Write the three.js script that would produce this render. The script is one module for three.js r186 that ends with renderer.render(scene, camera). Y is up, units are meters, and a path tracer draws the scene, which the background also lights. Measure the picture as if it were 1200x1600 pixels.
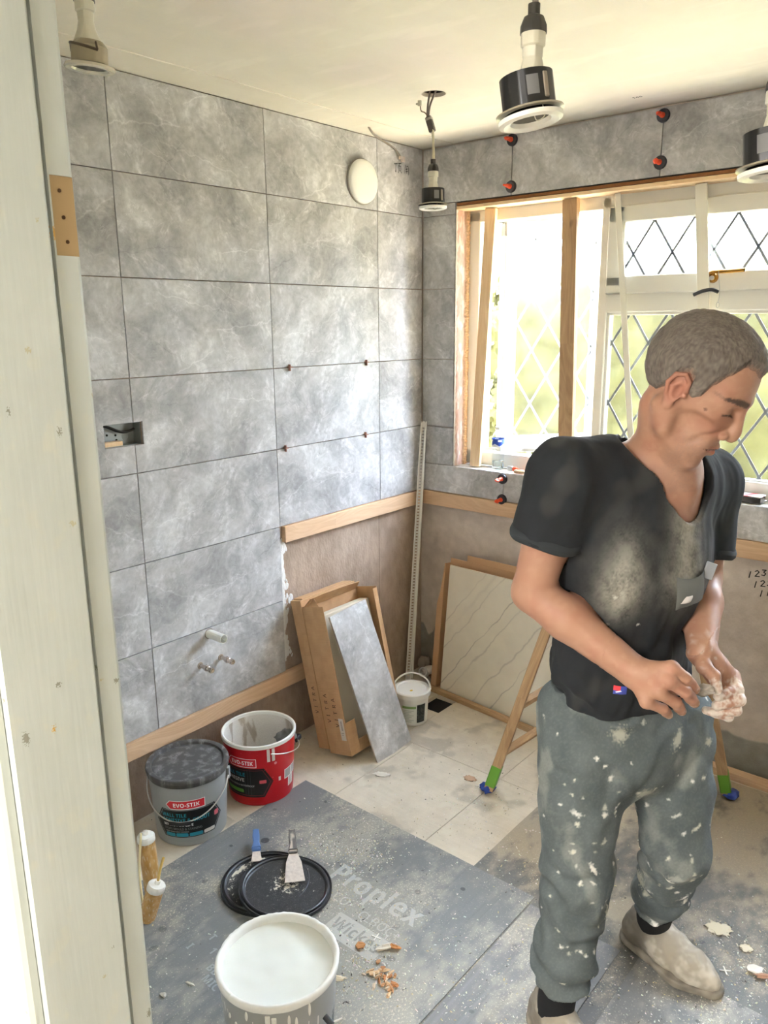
import * as THREE from 'three';
import { mergeGeometries, mergeVertices, toCreasedNormals } from 'three/addons/utils/BufferGeometryUtils.js';
import { RoundedBoxGeometry } from 'three/addons/geometries/RoundedBoxGeometry.js';
import { RectAreaLightUniformsLib } from 'three/addons/lights/RectAreaLightUniformsLib.js';
import { createNoise2D, createNoise3D } from 'simplex-noise';

// ---------------------------------------------------------------- camera, sky, sun, lamps, exposure
RectAreaLightUniformsLib.init();
const scene = new THREE.Scene();
const camera = new THREE.PerspectiveCamera(66.25, 0.75, 0.02, 200);
camera.rotation.order = 'YXZ';
camera.position.set(2.203, 1.678, 2.895);
camera.rotation.set(-0.237, 0.7002, -0.0092);
const renderer = new THREE.WebGLRenderer({ antialias: true });
renderer.toneMapping = THREE.LinearToneMapping;
renderer.toneMappingExposure = 4.5;
renderer.shadowMap.enabled = true;

// bright hazy sky: pale blue overhead, white towards the horizon
{
  const w = 64, h = 32, d = new Float32Array(w * h * 4);
  for (let j = 0; j < h; j++) for (let i = 0; i < w; i++) {
    const el = Math.max(0, Math.sin(((j + 0.5) / h - 0.5) * Math.PI)), t = Math.pow(el, 0.6), k = (j * w + i) * 4;
    d[k] = 10.5 * (0.95 - 0.30 * t); d[k + 1] = 10.5 * (1.02 - 0.20 * t); d[k + 2] = 10.5 * (1.14 - 0.04 * t); d[k + 3] = 1;
  }
  const sky = new THREE.DataTexture(d, w, h, THREE.RGBAFormat, THREE.FloatType);
  sky.magFilter = THREE.LinearFilter; sky.mapping = THREE.EquirectangularReflectionMapping; sky.needsUpdate = true;
  scene.background = sky;
}
// sun stands high at the left of the house: it reaches the paving and lawn, skims the hedge and never enters the room
const sun = new THREE.DirectionalLight(new THREE.Color(1, 0.95, 0.84), 22);
sun.position.set(-9, 12, -1.8); sun.target.position.set(1, 0, -3); sun.castShadow = true;
Object.assign(sun.shadow.camera, { left: -9, right: 9, top: 9, bottom: -9, near: 1, far: 40 }); sun.shadow.mapSize.set(2048, 2048);
scene.add(sun, sun.target);
// the landing behind the camera has a flush ceiling lamp (its fitting is built with the landing)
const HALL_LAMP = { x: 1.6, y: 2.30, z: 4.0, w: 0.5, h: 0.5, color: new THREE.Color(1, 0.985, 0.965), power: 25 };
const hallLight = new THREE.RectAreaLight(HALL_LAMP.color, HALL_LAMP.power, HALL_LAMP.w, HALL_LAMP.h);
hallLight.position.set(HALL_LAMP.x, HALL_LAMP.y, HALL_LAMP.z); hallLight.lookAt(HALL_LAMP.x, 0, HALL_LAMP.z);
scene.add(hallLight);

// ---------------------------------------------------------------- helpers
function rng(seed) { let s = seed >>> 0; return () => { s = (s + 0x6d2b79f5) | 0; let t = Math.imul(s ^ (s >>> 15), 1 | s); t = (t + Math.imul(t ^ (t >>> 7), 61 | t)) ^ t; return ((t ^ (t >>> 14)) >>> 0) / 4294967296; }; }
const rand = rng(7);
const n2 = createNoise2D(rng(11)), n3 = createNoise3D(rng(12));
const clamp = (x, a = 0, b = 1) => Math.min(b, Math.max(a, x)), lerp = (a, b, t) => a + (b - a) * t;
const sstep = (a, b, x) => { const t = clamp((x - a) / (b - a)); return t * t * (3 - 2 * t); };
function fbm(x, y, o = 4, g = 0.5) { let s = 0, a = 1, t = 0; for (let i = 0; i < o; i++) { s += a * n2(x, y); t += a; a *= g; x = x * 2.03 + 17.1; y = y * 2.03 - 9.7; } return s / t; }
function fbm3(x, y, z, o = 3) { let s = 0, a = 1, t = 0; for (let i = 0; i < o; i++) { s += a * n3(x, y, z); t += a; a *= 0.5; x = x * 2.1 + 3.1; y = y * 2.1 - 5.7; z = z * 2.1 + 1.3; } return s / t; }
function tex(w, h, fn, srgb = true) {
  const d = new Uint8Array(w * h * 4);
  for (let j = 0; j < h; j++) for (let i = 0; i < w; i++) { const c = fn((i + 0.5) / w, (j + 0.5) / h, i, j), k = (j * w + i) * 4; d[k] = clamp(c[0]) * 255; d[k + 1] = clamp(c[1]) * 255; d[k + 2] = clamp(c[2]) * 255; d[k + 3] = c.length > 3 ? clamp(c[3]) * 255 : 255; }
  const t = new THREE.DataTexture(d, w, h); t.magFilter = THREE.LinearFilter; t.minFilter = THREE.LinearMipmapLinearFilter; t.wrapS = t.wrapT = THREE.RepeatWrapping; t.generateMipmaps = true;
  if (srgb) t.colorSpace = THREE.SRGBColorSpace; t.needsUpdate = true; return t;
}
function canvasTex(w, h, draw) {
  const c = document.createElement('canvas'); c.width = w; c.height = h; const g = c.getContext('2d'); draw(g, w, h);
  const t = new THREE.CanvasTexture(c); t.colorSpace = THREE.SRGBColorSpace; t.magFilter = THREE.LinearFilter; return t;
}
const C = (h) => new THREE.Color(h);
const std = (o) => new THREE.MeshStandardMaterial(o), phys = (o) => new THREE.MeshPhysicalMaterial(o);
const taken = {};
function numbered(n) { const k = taken[n] = (taken[n] ?? -1) + 1; return k ? `${n}_${String(k).padStart(3, '0')}` : n; }
function shade(m) { m.castShadow = m.receiveShadow = true; return m; }
function part(name, geo, mat, parent, label) { const m = shade(new THREE.Mesh(geo, mat)); m.name = name; parent.add(m); if (label) m.userData.label = label; return m; }
function struct(name, geo, mat, label, category) { const m = geo ? shade(new THREE.Mesh(geo, mat)) : new THREE.Group(); m.name = name; m.userData = { kind: 'structure', label, category }; scene.add(m); return m; }
function thing(name, label, category, pos = [0, 0, 0], group, rotY = 0) { const g = new THREE.Group(); g.name = numbered(name); g.position.set(...pos); g.rotation.y = rotY; g.userData = { label, category }; if (group) g.userData.group = group; scene.add(g); return g; }
function solo(name, geo, mat, label, category, group) { const m = shade(new THREE.Mesh(geo, mat)); m.name = numbered(name); m.userData = { label, category }; if (group) m.userData.group = group; scene.add(m); return m; }
// box from min corner to max corner, uv in metres on every face
function box(x0, y0, z0, x1, y1, z1) {
  const g = new THREE.BoxGeometry(x1 - x0, y1 - y0, z1 - z0); g.translate((x0 + x1) / 2, (y0 + y1) / 2, (z0 + z1) / 2); return metreUV(g);
}
function metreUV(g, s = 1) {
  if (!g.attributes.normal) g.computeVertexNormals();
  const p = g.attributes.position, n = g.attributes.normal, uv = new Float32Array(p.count * 2);
  for (let i = 0; i < p.count; i++) {
    const ax = Math.abs(n.getX(i)), ay = Math.abs(n.getY(i)), az = Math.abs(n.getZ(i));
    const [u, v] = ax >= ay && ax >= az ? [p.getZ(i), p.getY(i)] : ay >= az ? [p.getX(i), p.getZ(i)] : [p.getX(i), p.getY(i)];
    uv[2 * i] = u * s; uv[2 * i + 1] = v * s;
  }
  g.setAttribute('uv', new THREE.BufferAttribute(uv, 2)); return g;
}
const rbox = (w, h, d, r = 0.003, seg = 2) => metreUV(new RoundedBoxGeometry(w, h, d, seg, r));
// a stick of length along local Y (uv runs along its length), from a to b
function stick(a, b, w, d, roll = 0, r = 0.002) {
  const A = new THREE.Vector3(...a), B = new THREE.Vector3(...b), L = A.distanceTo(B), g = new RoundedBoxGeometry(w, L, d, 1, r);
  const uv = g.attributes.uv, p = g.attributes.position, n = g.attributes.normal;
  for (let i = 0; i < p.count; i++) uv.setXY(i, Math.abs(n.getX(i)) > 0.5 ? p.getZ(i) : p.getX(i), p.getY(i));
  g.rotateY(roll); g.applyQuaternion(new THREE.Quaternion().setFromUnitVectors(new THREE.Vector3(0, 1, 0), B.clone().sub(A).normalize()));
  g.translate((A.x + B.x) / 2, (A.y + B.y) / 2, (A.z + B.z) / 2); return g;
}
function tube(pts, r, seg = 40, rs = 8, closed = false) { return new THREE.TubeGeometry(new THREE.CatmullRomCurve3(pts.map((p) => new THREE.Vector3(...p)), closed, 'centripetal'), seg, r, rs, closed); }
function lathe(profile, seg = 48) { return toCreasedNormals(new THREE.LatheGeometry(profile.map((p) => new THREE.Vector2(...p)), seg), 0.7); }
function planarUV(g, s) { const p = g.attributes.position, uv = g.attributes.uv; for (let i = 0; i < p.count; i++) uv.setXY(i, p.getX(i) * s + 0.5, p.getZ(i) * s + 0.5); return g; }
const at = (g, x, y, z) => g.translate(x, y, z);
const merge = (gs) => { const k = gs.map((g) => { g = g.index ? g.toNonIndexed() : g.clone(); for (const a of Object.keys(g.attributes)) if (!['position', 'normal', 'uv'].includes(a)) g.deleteAttribute(a); return g; }); return mergeVertices(mergeGeometries(k), 1e-6); };
// a facing rectangle with lettering or print, in the plane z = 0, centred
function plaque(w, h) { return new THREE.PlaneGeometry(w, h); }
function extrude(shape, depth, bevel = 0.0015, seg = 1) { const g = new THREE.ExtrudeGeometry(shape, { depth: depth - 2 * bevel, bevelEnabled: bevel > 0, bevelThickness: bevel, bevelSize: bevel, bevelOffset: -bevel, bevelSegments: seg, curveSegments: 20 }); g.translate(0, 0, bevel); return g; }
function poly(pts) { return new THREE.Shape(pts.map((p) => new THREE.Vector2(...p))); }

// ---------------------------------------------------------------- shared materials
const woodTex = (seed, base, dark, knots = 0) => tex(256, 1024, (u, v) => {
  const X = u * 0.25, Y = v * 1.0, k = seed * 13.7;
  const g = fbm(X * 60 + fbm(X * 4 + k, Y * 1.2 + k, 2) * 4, Y * 1.6 + k, 3), f = fbm(X * 420 + k, Y * 9, 2);
  let t = 0.5 + 0.42 * g + 0.25 * f + 0.18 * fbm(X * 8, Y * 3 + k, 2); let c = [0, 1, 2].map((i) => lerp(dark[i], base[i], clamp(t)));
  if (knots) { const d = Math.abs(n2(X * 7 + k, Y * 3.1 + k)); if (d > 0.86) c = c.map((x) => x * lerp(1, 0.72, sstep(0.86, 0.95, d))); }
  return c;
});
const setRep = (t, u, v) => { const k = t.clone(); k.repeat.set(u, v); k.needsUpdate = true; return k; };
const paleWood = woodTex(1, [0.97, 0.86, 0.70], [0.90, 0.75, 0.57]), battenWood = woodTex(2, [0.90, 0.77, 0.63], [0.82, 0.67, 0.53]), oldWood = woodTex(3, [0.82, 0.69, 0.53], [0.66, 0.53, 0.39], 1);
const M = {
  paleWood: std({ map: setRep(paleWood, 4, 1), roughness: 0.7 }),
  batten: std({ map: setRep(battenWood, 4, 1), roughness: 0.75 }),
  oldWood: std({ map: setRep(oldWood, 4, 1), roughness: 0.75 }),
  upvc: phys({ color: C('#e4e1d6'), roughness: 0.28, clearcoat: 0.2, clearcoatRoughness: 0.2 }),
  lead: std({ color: C('#8d9296'), roughness: 0.45, metalness: 0.5 }),
  chrome: std({ color: C('#c9bfb6'), roughness: 0.18, metalness: 1 }),
  steel: std({ color: C('#b9b9b6'), roughness: 0.32, metalness: 0.9 }),
  wire: std({ color: C('#d5d3cc'), roughness: 0.35, metalness: 0.6 }),
  brass: std({ color: C('#b98a3f'), roughness: 0.25, metalness: 1 }),
  blackPlastic: std({ color: C('#2b2c2f'), roughness: 0.4 }),
  greyPlastic: std({ color: C('#6b6a67'), roughness: 0.5 }),
  whitePlastic: phys({ color: C('#ecebe4'), roughness: 0.35 }),
  greyCable: std({ color: C('#8d8379'), roughness: 0.6 }),
  creamCable: std({ color: C('#d6cfb2'), roughness: 0.5 }),
  orange: std({ color: C('#f0532e'), roughness: 0.4 }),
  red: phys({ color: C('#cf1320'), roughness: 0.3, clearcoat: 0.3 }),
};
// ---------------------------------------------------------------- surfaces of the room
const ROOM = { x1: 3.4, z1: 2.375, h: 2.4 }, JT = 0.0026;
const rows = [2.12, 1.818, 1.516, 1.214, 0.912, 0.61, 0.308];       // heights of the bed joints
// marble-look porcelain: clouded grey with pale drifts and fine white veins; four different prints
function marble(seed) {
  const r = rng(seed * 97 + 5), veins = [];
  for (let i = 0; i < 9; i++) { const a = -0.9 + r() * 1.6, x = r() * 0.6, y = r() * 0.3; veins.push({ a, x, y, l: 0.05 + r() * 0.16, w: 0.0007 + r() * 0.0013, s: 0.25 + r() * 0.5, k: r() * 50, dark: r() < 0.25 }); }
  const k = seed * 31.7;
  return tex(1024, 512, (u, v) => {
    const X = u * 0.6, Y = v * 0.3;
    const wx = fbm(X * 4 + k, Y * 4 - k, 3) * 0.05, wy = fbm(X * 4 - k, Y * 4 + k + 40, 3) * 0.05;
    const ca = Math.cos(0.95), sa = Math.sin(0.95), px = (X + wx) * ca + (Y + wy) * sa, py = -(X + wx) * sa + (Y + wy) * ca;
    const cloud = fbm(px * 4.5 + k, py * 8 + k, 5, 0.6), mott = fbm(X * 30 + k + wx * 7, Y * 30 - k + wy * 7, 5, 0.62);
    const broad = fbm(px * 2.2 - 11 + k, py * 3.4 + 2 * k, 3);
    let t = 0.52 + 0.30 * broad + 0.24 * cloud + 0.17 * mott;
    const drift = sstep(0.05, 0.45, fbm(px * 5 + 30 + k, py * 11 - k, 4, 0.6)); t += 0.20 * drift * (0.6 + 0.8 * mott);
    const vein = 1 - Math.abs(fbm(px * 7 + 7 + k, py * 12 - k, 4, 0.55)); t += 0.22 * sstep(0.965, 1, vein) * sstep(-0.2, 0.4, fbm(X * 6 - k, Y * 6, 2));
    const dk = 1 - Math.abs(fbm(X * 11 - 20 + k + wx * 6, Y * 11 + 3 * k + wy * 6, 4, 0.6)); t -= 0.15 * sstep(0.965, 1, dk) * sstep(0.0, 0.4, fbm(X * 7 + 2 * k, Y * 7, 2));
    t += 0.03 * n2(X * 700, Y * 700);
    for (const q of veins) { const c = Math.cos(q.a), s = Math.sin(q.a), a = (X - q.x) * c + (Y - q.y) * s, b = -(X - q.x) * s + (Y - q.y) * c + 0.006 * n2(a * 18 + q.k, q.k) + 0.0015 * n2(a * 90, q.k); if (Math.abs(a) < q.l && Math.abs(b) < q.w * 2) t += (q.dark ? -0.22 : 0.35) * q.s * (1 - Math.abs(b) / (q.w * 2)) * sstep(q.l, q.l * 0.5, Math.abs(a)); }
    t = clamp(t, 0, 1);
    return [lerp(0.54, 0.90, t), lerp(0.535, 0.895, t), lerp(0.53, 0.895, t)];
  });
}
const smearTex = tex(512, 512, (u, v) => { const s = 0.5 + 0.5 * fbm(u * 5, v * 7, 4), w = fbm(u * 40 + 9, v * 12, 3); const r = clamp(0.28 + 0.35 * sstep(0.45, 0.8, s) + 0.12 * w); return [r, r, r]; }, false);
const tileMats = [1, 2, 3, 4].map((s) => phys({ map: marble(s), roughness: 0.5, roughnessMap: smearTex, specularIntensity: 0.13 }));
// one tile: bevelled slab whose face looks along +z, lower left corner at the origin; (u0, v0) is where its piece lies on the 600 x 300 print
function tileGeo(w, h, t, u0 = 0, v0 = 0, flip = 0) {
  const g = extrude(poly([[0, 0], [w, 0], [w, h], [0, h]]), t, 0.0008); return tileUV(g, u0, v0, flip);
}
function tileUV(g, u0, v0, flip) {
  const p = g.attributes.position, uv = g.attributes.uv;
  for (let i = 0; i < p.count; i++) { let u = (p.getX(i) + u0) / 0.6, v = (p.getY(i) + v0) / 0.3; if (flip & 1) u = 1 - u; if (flip & 2) v = 1 - v; uv.setXY(i, u, v); }
  return g;
}
let tileCount = 0; const geoCache = {};
function putTile(wall, w, h, place, { u0 = 0, v0 = 0, shape, variant, flip } = {}) {
  const i = tileCount++, vr = variant ?? [0, 2, 1, 3, 2, 0, 3, 1, 1, 3, 0, 2][i % 12], fl = flip ?? [0, 3, 1, 2, 2, 1, 0][i % 7], key = shape ? null : [w, h, u0, v0, fl].map((x) => x.toFixed(4)).join();
  const g = shape ? tileUV(extrude(shape, 0.009, 0.0008), u0, v0, fl) : geoCache[key] ??= tileGeo(w, h, 0.009, u0, v0, fl);
  const m = part('tile', g, tileMats[vr], wall); place(m); return m;
}

// plaster and adhesive on the bare wall
const plasterTex = tex(1024, 1024, (u, v) => {
  const X = u * 2, Y = v * 2; let t = 0.5 + 0.22 * fbm(X * 3, Y * 2, 4) + 0.14 * fbm(X * 18, Y * 9, 3) + 0.05 * n2(X * 160, Y * 160);
  const scr = 1 - Math.abs(fbm(X * 30 + 5, Y * 5, 3)); t -= 0.20 * sstep(0.955, 1, scr) * sstep(0, 0.5, fbm(X * 4 + 50, Y * 4, 2));
  return [lerp(0.52, 0.84, t), lerp(0.45, 0.75, t), lerp(0.39, 0.67, t)];
});
const plasterBump = tex(512, 512, (u, v) => { const t = 0.5 + 0.3 * fbm(u * 12, v * 5, 4) + 0.2 * fbm(u * 70, v * 40, 3); return [t, t, t]; }, false);
const plasterMat = std({ map: setRep(plasterTex, 0.5, 0.5), bumpMap: setRep(plasterBump, 1, 1), bumpScale: 0.004, roughness: 0.95 });
const darkPlaster = std({ color: C('#6f6a60'), map: setRep(plasterTex, 0.6, 0.6), bumpMap: setRep(plasterBump, 1.5, 1.5), bumpScale: 0.004, roughness: 0.95 });
// grey sand-and-cement render with a darker damp band along the floor (its upper edge is ragged, about 0.15 m up)
const renderTex = tex(1024, 1024, (u, v) => {
  const X = u * 2.7, Y = v * 0.95; let t = 0.52 + 0.2 * fbm(X * 2.5, Y * 3.5 + 9, 4) + 0.14 * fbm(X * 14, Y * 14, 4) + 0.05 * n2(X * 190, Y * 190);
  const patch = sstep(0.1, 0.35, fbm(X * 4 + 31, Y * 4, 3)); t -= 0.1 * patch * sstep(0.9, 0.5, X);
  const damp = sstep(0.0, 0.012, 0.155 + 0.018 * fbm(X * 6, 3, 3) + 0.07 * sstep(0.9, 0.3, X) * (1 + fbm(X * 9, 8, 2)) - Y);
  let c = [lerp(0.67, 0.94, t), lerp(0.615, 0.89, t), lerp(0.565, 0.845, t)];
  const dc = [0.55 + 0.3 * (t - 0.5), 0.545 + 0.3 * (t - 0.5), 0.51 + 0.3 * (t - 0.5)];
  return c.map((x, i) => lerp(x, dc[i], 0.85 * damp));
});
renderTex.wrapS = renderTex.wrapT = THREE.ClampToEdgeWrapping;
const renderMat = std({ map: setRep(renderTex, 1 / 2.7, 1 / 0.95), bumpMap: setRep(plasterBump, 1, 1), bumpScale: 0.003, roughness: 0.95 });

// left wall: masonry, render, tiles
const wallLeft = struct('wall_left', null, null, 'left wall with grey marble-look tiles over brown bare plaster', 'wall');
{
  const BB = { z0: 1.474, z1: 1.612, y0: 1.305, y1: 1.378 };      // opening for the sunken electrical box
  const th = -0.012;
  part('masonry', merge([box(-0.25, -0.1, -0.3, th, BB.y0, ROOM.z1 + 0.15), box(-0.25, BB.y1, -0.3, th, ROOM.h + 0.1, ROOM.z1 + 0.15), box(-0.25, BB.y0, -0.3, th, BB.y1, BB.z0), box(-0.25, BB.y0, BB.z1, th, BB.y1, ROOM.z1 + 0.15), box(-0.25, BB.y0, BB.z0, -0.055, BB.y1, BB.z1)]), plasterMat, wallLeft, 'brown bare plaster scored and streaked with old adhesive');
  const cols = [0.0, 0.3036, 0.9056, 1.5076, 2.1096, ROOM.z1];
  const put = (z0, z1, y0, y1, o) => { const w = z1 - z0 - JT, h = y1 - y0 - JT; putTile(wallLeft, w, h, (m) => { m.rotation.y = Math.PI / 2; m.position.set(-0.009, y0 + JT / 2, z1 - JT / 2); }, o); };
  for (let c = 0; c < 5; c++) {
    const bottom = c < 2 ? 4 : 6, z0 = cols[c] + (c === 0 ? 0.003 : 0), z1 = cols[c + 1];
    put(z0, z1, rows[0], ROOM.h - 0.004, { v0: 0, u0: c === 0 ? 0.29 : 0 });
    for (let r = 0; r < bottom; r++) {
      const y1 = rows[r], y0 = rows[r + 1];
      if (y0 < BB.y1 && y1 > BB.y0 && (c === 2 || c === 3)) {       // the two tiles notched around the box
        const w = z1 - z0 - JT, h = y1 - y0 - JT, b0 = BB.y0 - y0 - JT / 2, b1 = BB.y1 - y0 - JT / 2, zz = (z) => z1 - JT / 2 - z;
        const shape = c === 2 ? poly([[0, 0], [w, 0], [w, h], [0, h], [0, b1], [zz(BB.z0), b1], [zz(BB.z0), b0], [0, b0]]) : poly([[0, 0], [w, 0], [w, b0], [zz(BB.z1), b0], [zz(BB.z1), b1], [w, b1], [w, h], [0, h]]);
        put(z0, z1, y0, y1, { shape }); continue;
      }
      put(z0, z1, y0, y1, { u0: c === 0 ? 0.29 : 0 });
    }
  }
  // thick smear of white adhesive left beside the last full tile
  const sm = []; const r = rng(41);
  for (let i = 0; i < 210; i++) { const y = 0.36 + r() * 0.47, z = 0.902 - Math.pow(r(), 1.6) * 0.05 * (0.55 + 0.45 * Math.sin(y * 23)) - 0.001, s = 0.003 + Math.pow(r(), 2) * 0.013, g = new THREE.IcosahedronGeometry(1, 1); g.scale(0.0008 + r() * 0.0022, s * (0.9 + 1.8 * r()), s * 0.75); g.rotateX(r() - 0.5); sm.push(at(g, -0.0115, y, z)); }
  part('adhesive_smear', merge(sm), std({ color: C('#e6e5e2'), roughness: 0.9 }), wallLeft, 'white tile adhesive smeared on bare plaster');
  // faint seam lines scored in the bare plaster
  part('scored_line', merge([box(-0.0125, 0.0, 0.302, -0.0116, 0.845, 0.3036)]), darkPlaster, wallLeft, 'vertical pencil line on bare plaster');
}

// window wall
const OPEN = { x0: 0.174, x1: 3.0, y0: 1.04, y1: 2.165 };
const wallFront = struct('wall_front', null, null, 'window wall with grey tiles around the opening and bare render below', 'wall');
{
  const th = -0.012, B = -0.30;
  part('masonry', merge([box(-0.012, -0.1, B, OPEN.x0, ROOM.h + 0.1, th), box(OPEN.x1, -0.1, B, ROOM.x1 + 0.2, ROOM.h + 0.1, th), box(OPEN.x0, -0.1, B, OPEN.x1, OPEN.y0 - 0.01, th), box(OPEN.x0, OPEN.y1 + 0.005, B, OPEN.x1, ROOM.h + 0.1, th)]), renderMat, wallFront, 'grey brown render with a darker damp band along the floor');
  const put = (x0, x1, y0, y1, o) => { const w = x1 - x0 - JT, h = y1 - y0 - JT; putTile(wallFront, w, h, (m) => m.position.set(x0 + JT / 2, y0 + JT / 2, -0.009), o); };
  const vx = [0.0, 0.444, 1.046, 1.648, 2.25, 2.852, ROOM.x1];
  for (let i = 0; i < 6; i++) put(vx[i] + (i ? 0 : 0.002), vx[i + 1], 2.168, ROOM.h - 0.006, { u0: i ? 0 : 0.156 });
  put(0.002, OPEN.x0, rows[0], 2.168, { u0: 0.4 }); for (let r = 0; r < 3; r++) put(0.002, OPEN.x0, rows[r + 1], rows[r], { u0: 0.1 * r });
  put(0.002, 0.444, 0.912, 1.04, { u0: 0.15 }); putTile(wallFront, 0.17, 0.17, (m) => m.position.set(0.0033, 1.0413, -0.009), { u0: 0.1 });
  for (let i = 1; i < 6; i++) put(vx[i], Math.min(vx[i + 1], OPEN.x1), 0.912, 1.04, { u0: 0.0, v0: 0.1 });
  for (let r = 0; r < 4; r++) put(OPEN.x1, ROOM.x1, rows[r + 1], r ? rows[r] : 2.168, {});
  // sill bed: white adhesive skim over the masonry
  const g = new THREE.PlaneGeometry(OPEN.x1 - OPEN.x0, 0.11, 200, 8); g.rotateX(-Math.PI / 2); const p = g.attributes.position;
  for (let i = 0; i < p.count; i++) p.setY(i, 0.003 * fbm(p.getX(i) * 14, p.getZ(i) * 14, 3)); g.computeVertexNormals(); metreUV(g);
  part('sill_bed', at(merge([g]), (OPEN.x0 + OPEN.x1) / 2, OPEN.y0 - 0.003, -0.062), std({ color: C('#dcd8cd'), roughness: 0.9 }), wallFront, 'white skimmed window sill without its tile');
  // left reveal: bare pinkish plaster, then a ragged bead of expanded foam beside the frame
  const rv = new THREE.PlaneGeometry(0.115, OPEN.y1 - OPEN.y0, 40, 340); rv.rotateY(Math.PI / 2); const q = rv.attributes.position, col = new Float32Array(q.count * 3);
  for (let i = 0; i < q.count; i++) {
    const z = q.getZ(i), y = q.getY(i), s = (z + 0.0575) / 0.115;               // 0 at the window frame, 1 at the tile edge
    const foam = sstep(0.42, 0.36, s + 0.05 * fbm(y * 20, 3, 2)) * sstep(0.02, 0.1, s);
    const b = Math.abs(fbm(y * 60, z * 55 + 3, 3));
    q.setX(i, 0.002 * fbm(y * 25, z * 40, 3) + foam * (0.006 + 0.016 * b));
    const edge = sstep(0.86, 0.94, s + 0.05 * fbm(y * 30, 7, 2)), pale = sstep(0.1, 0.4, fbm(y * 9 + 4, z * 22, 3));
    let c = [lerp(0.74, 0.84, pale), lerp(0.60, 0.74, pale), lerp(0.53, 0.69, pale)]; const f = [0.90, 0.74, 0.56]; const w = [0.88, 0.86, 0.82];
    c = c.map((a, k) => lerp(lerp(a, f[k] * (0.8 + 0.5 * b), foam), w[k], edge)); col.set(c.map((a) => a * a), i * 3);
  }
  rv.setAttribute('color', new THREE.BufferAttribute(col, 3)); rv.computeVertexNormals();
  part('reveal_plaster', at(rv, OPEN.x0 + 0.004, (OPEN.y0 + OPEN.y1) / 2, -0.0585), std({ vertexColors: true, roughness: 0.95 }), wallFront, 'raw pink plaster reveal with ragged expanding foam');
}
// the two walls that the photograph does not show, and the ceiling
const paintMat = std({ color: C('#dcd6c8'), roughness: 0.9 });
struct('wall_right', box(ROOM.x1, -0.1, -0.3, ROOM.x1 + 0.2, ROOM.h + 0.1, ROOM.z1 + 0.15), plasterMat, 'plastered right wall', 'wall');
const DOOR = { x0: 1.268, x1: 2.242, y1: 2.2, z0: 2.377, z1: 2.53 };
struct('wall_back', merge([box(-0.012, -0.1, ROOM.z1, DOOR.x0, ROOM.h + 0.1, DOOR.z1 - 0.006), box(DOOR.x1, -0.1, ROOM.z1, 3.7, ROOM.h + 0.1, DOOR.z1 - 0.006), box(DOOR.x0, DOOR.y1, ROOM.z1, DOOR.x1, ROOM.h + 0.1, DOOR.z1 - 0.006)]), paintMat, 'wall with the doorway', 'wall');

const ceilTex = tex(1024, 1024, (u, v) => {
  const X = u * 2.7, Y = v * 2.7; let t = 0.6 + 0.18 * fbm(X * 1.3 + 3, Y * 1.3, 4) + 0.06 * fbm(X * 9, Y * 5, 3); const sw = fbm(X * 2 + 20, Y * 7 + 5, 4); t += 0.14 * sstep(0.15, 0.5, sw);
  const pink = sstep(0.0, 0.5, fbm(X * 0.9 + 60, Y * 0.9, 3)); const smudge = sstep(0.62, 0.8, fbm(X * 6 + 9, Y * 16, 3)); t -= 0.12 * smudge;
  return [lerp(0.83, 0.96, t), lerp(0.80, lerp(0.935, 0.915, pink), t), lerp(0.735, lerp(0.87, 0.875, pink), t)];
});
const ceilMat = std({ map: setRep(ceilTex, 1 / 2.7, 1 / 2.7), roughness: 0.85 });
const ceiling = struct('ceiling', null, null, 'cream skimmed plasterboard ceiling with patchy filler', 'ceiling');
{
  const sh = poly([[-0.012, -0.012], [ROOM.x1 + 0.2, -0.012], [ROOM.x1 + 0.2, ROOM.z1 + 0.0], [-0.012, ROOM.z1 + 0.0]]);
  for (const [x, z, r] of [[0.53, 0.639, 0.040]]) { const h = new THREE.Path(); h.absarc(x, z, r, 0, Math.PI * 2, true); sh.holes.push(h); }
  const g = new THREE.ExtrudeGeometry(sh, { depth: 0.012, bevelEnabled: false, curveSegments: 24 }); g.rotateX(Math.PI / 2); g.translate(0, ROOM.h + 0.012, 0); metreUV(g);
  part('plasterboard', g, ceilMat, ceiling);
  part('void', merge([box(-0.25, ROOM.h + 0.05, -0.35, 3.6, ROOM.h + 0.2, 4.6)]), std({ color: C('#4a4238'), roughness: 1 }), ceiling);
  // board strip along the left wall stands a hair lower than the sheet beside it
  const b = new THREE.BoxGeometry(0.156, 0.003, 2.36, 8, 1, 60); at(b, 0.078, ROOM.h - 0.0012, 1.18); const p = b.attributes.position; for (let i = 0; i < p.count; i++) if (p.getX(i) > 0.15) p.setX(i, 0.156 + 0.003 * fbm(p.getZ(i) * 5, 1, 3)); metreUV(b);
  part('edge_board', b, ceilMat, ceiling);
}
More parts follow.
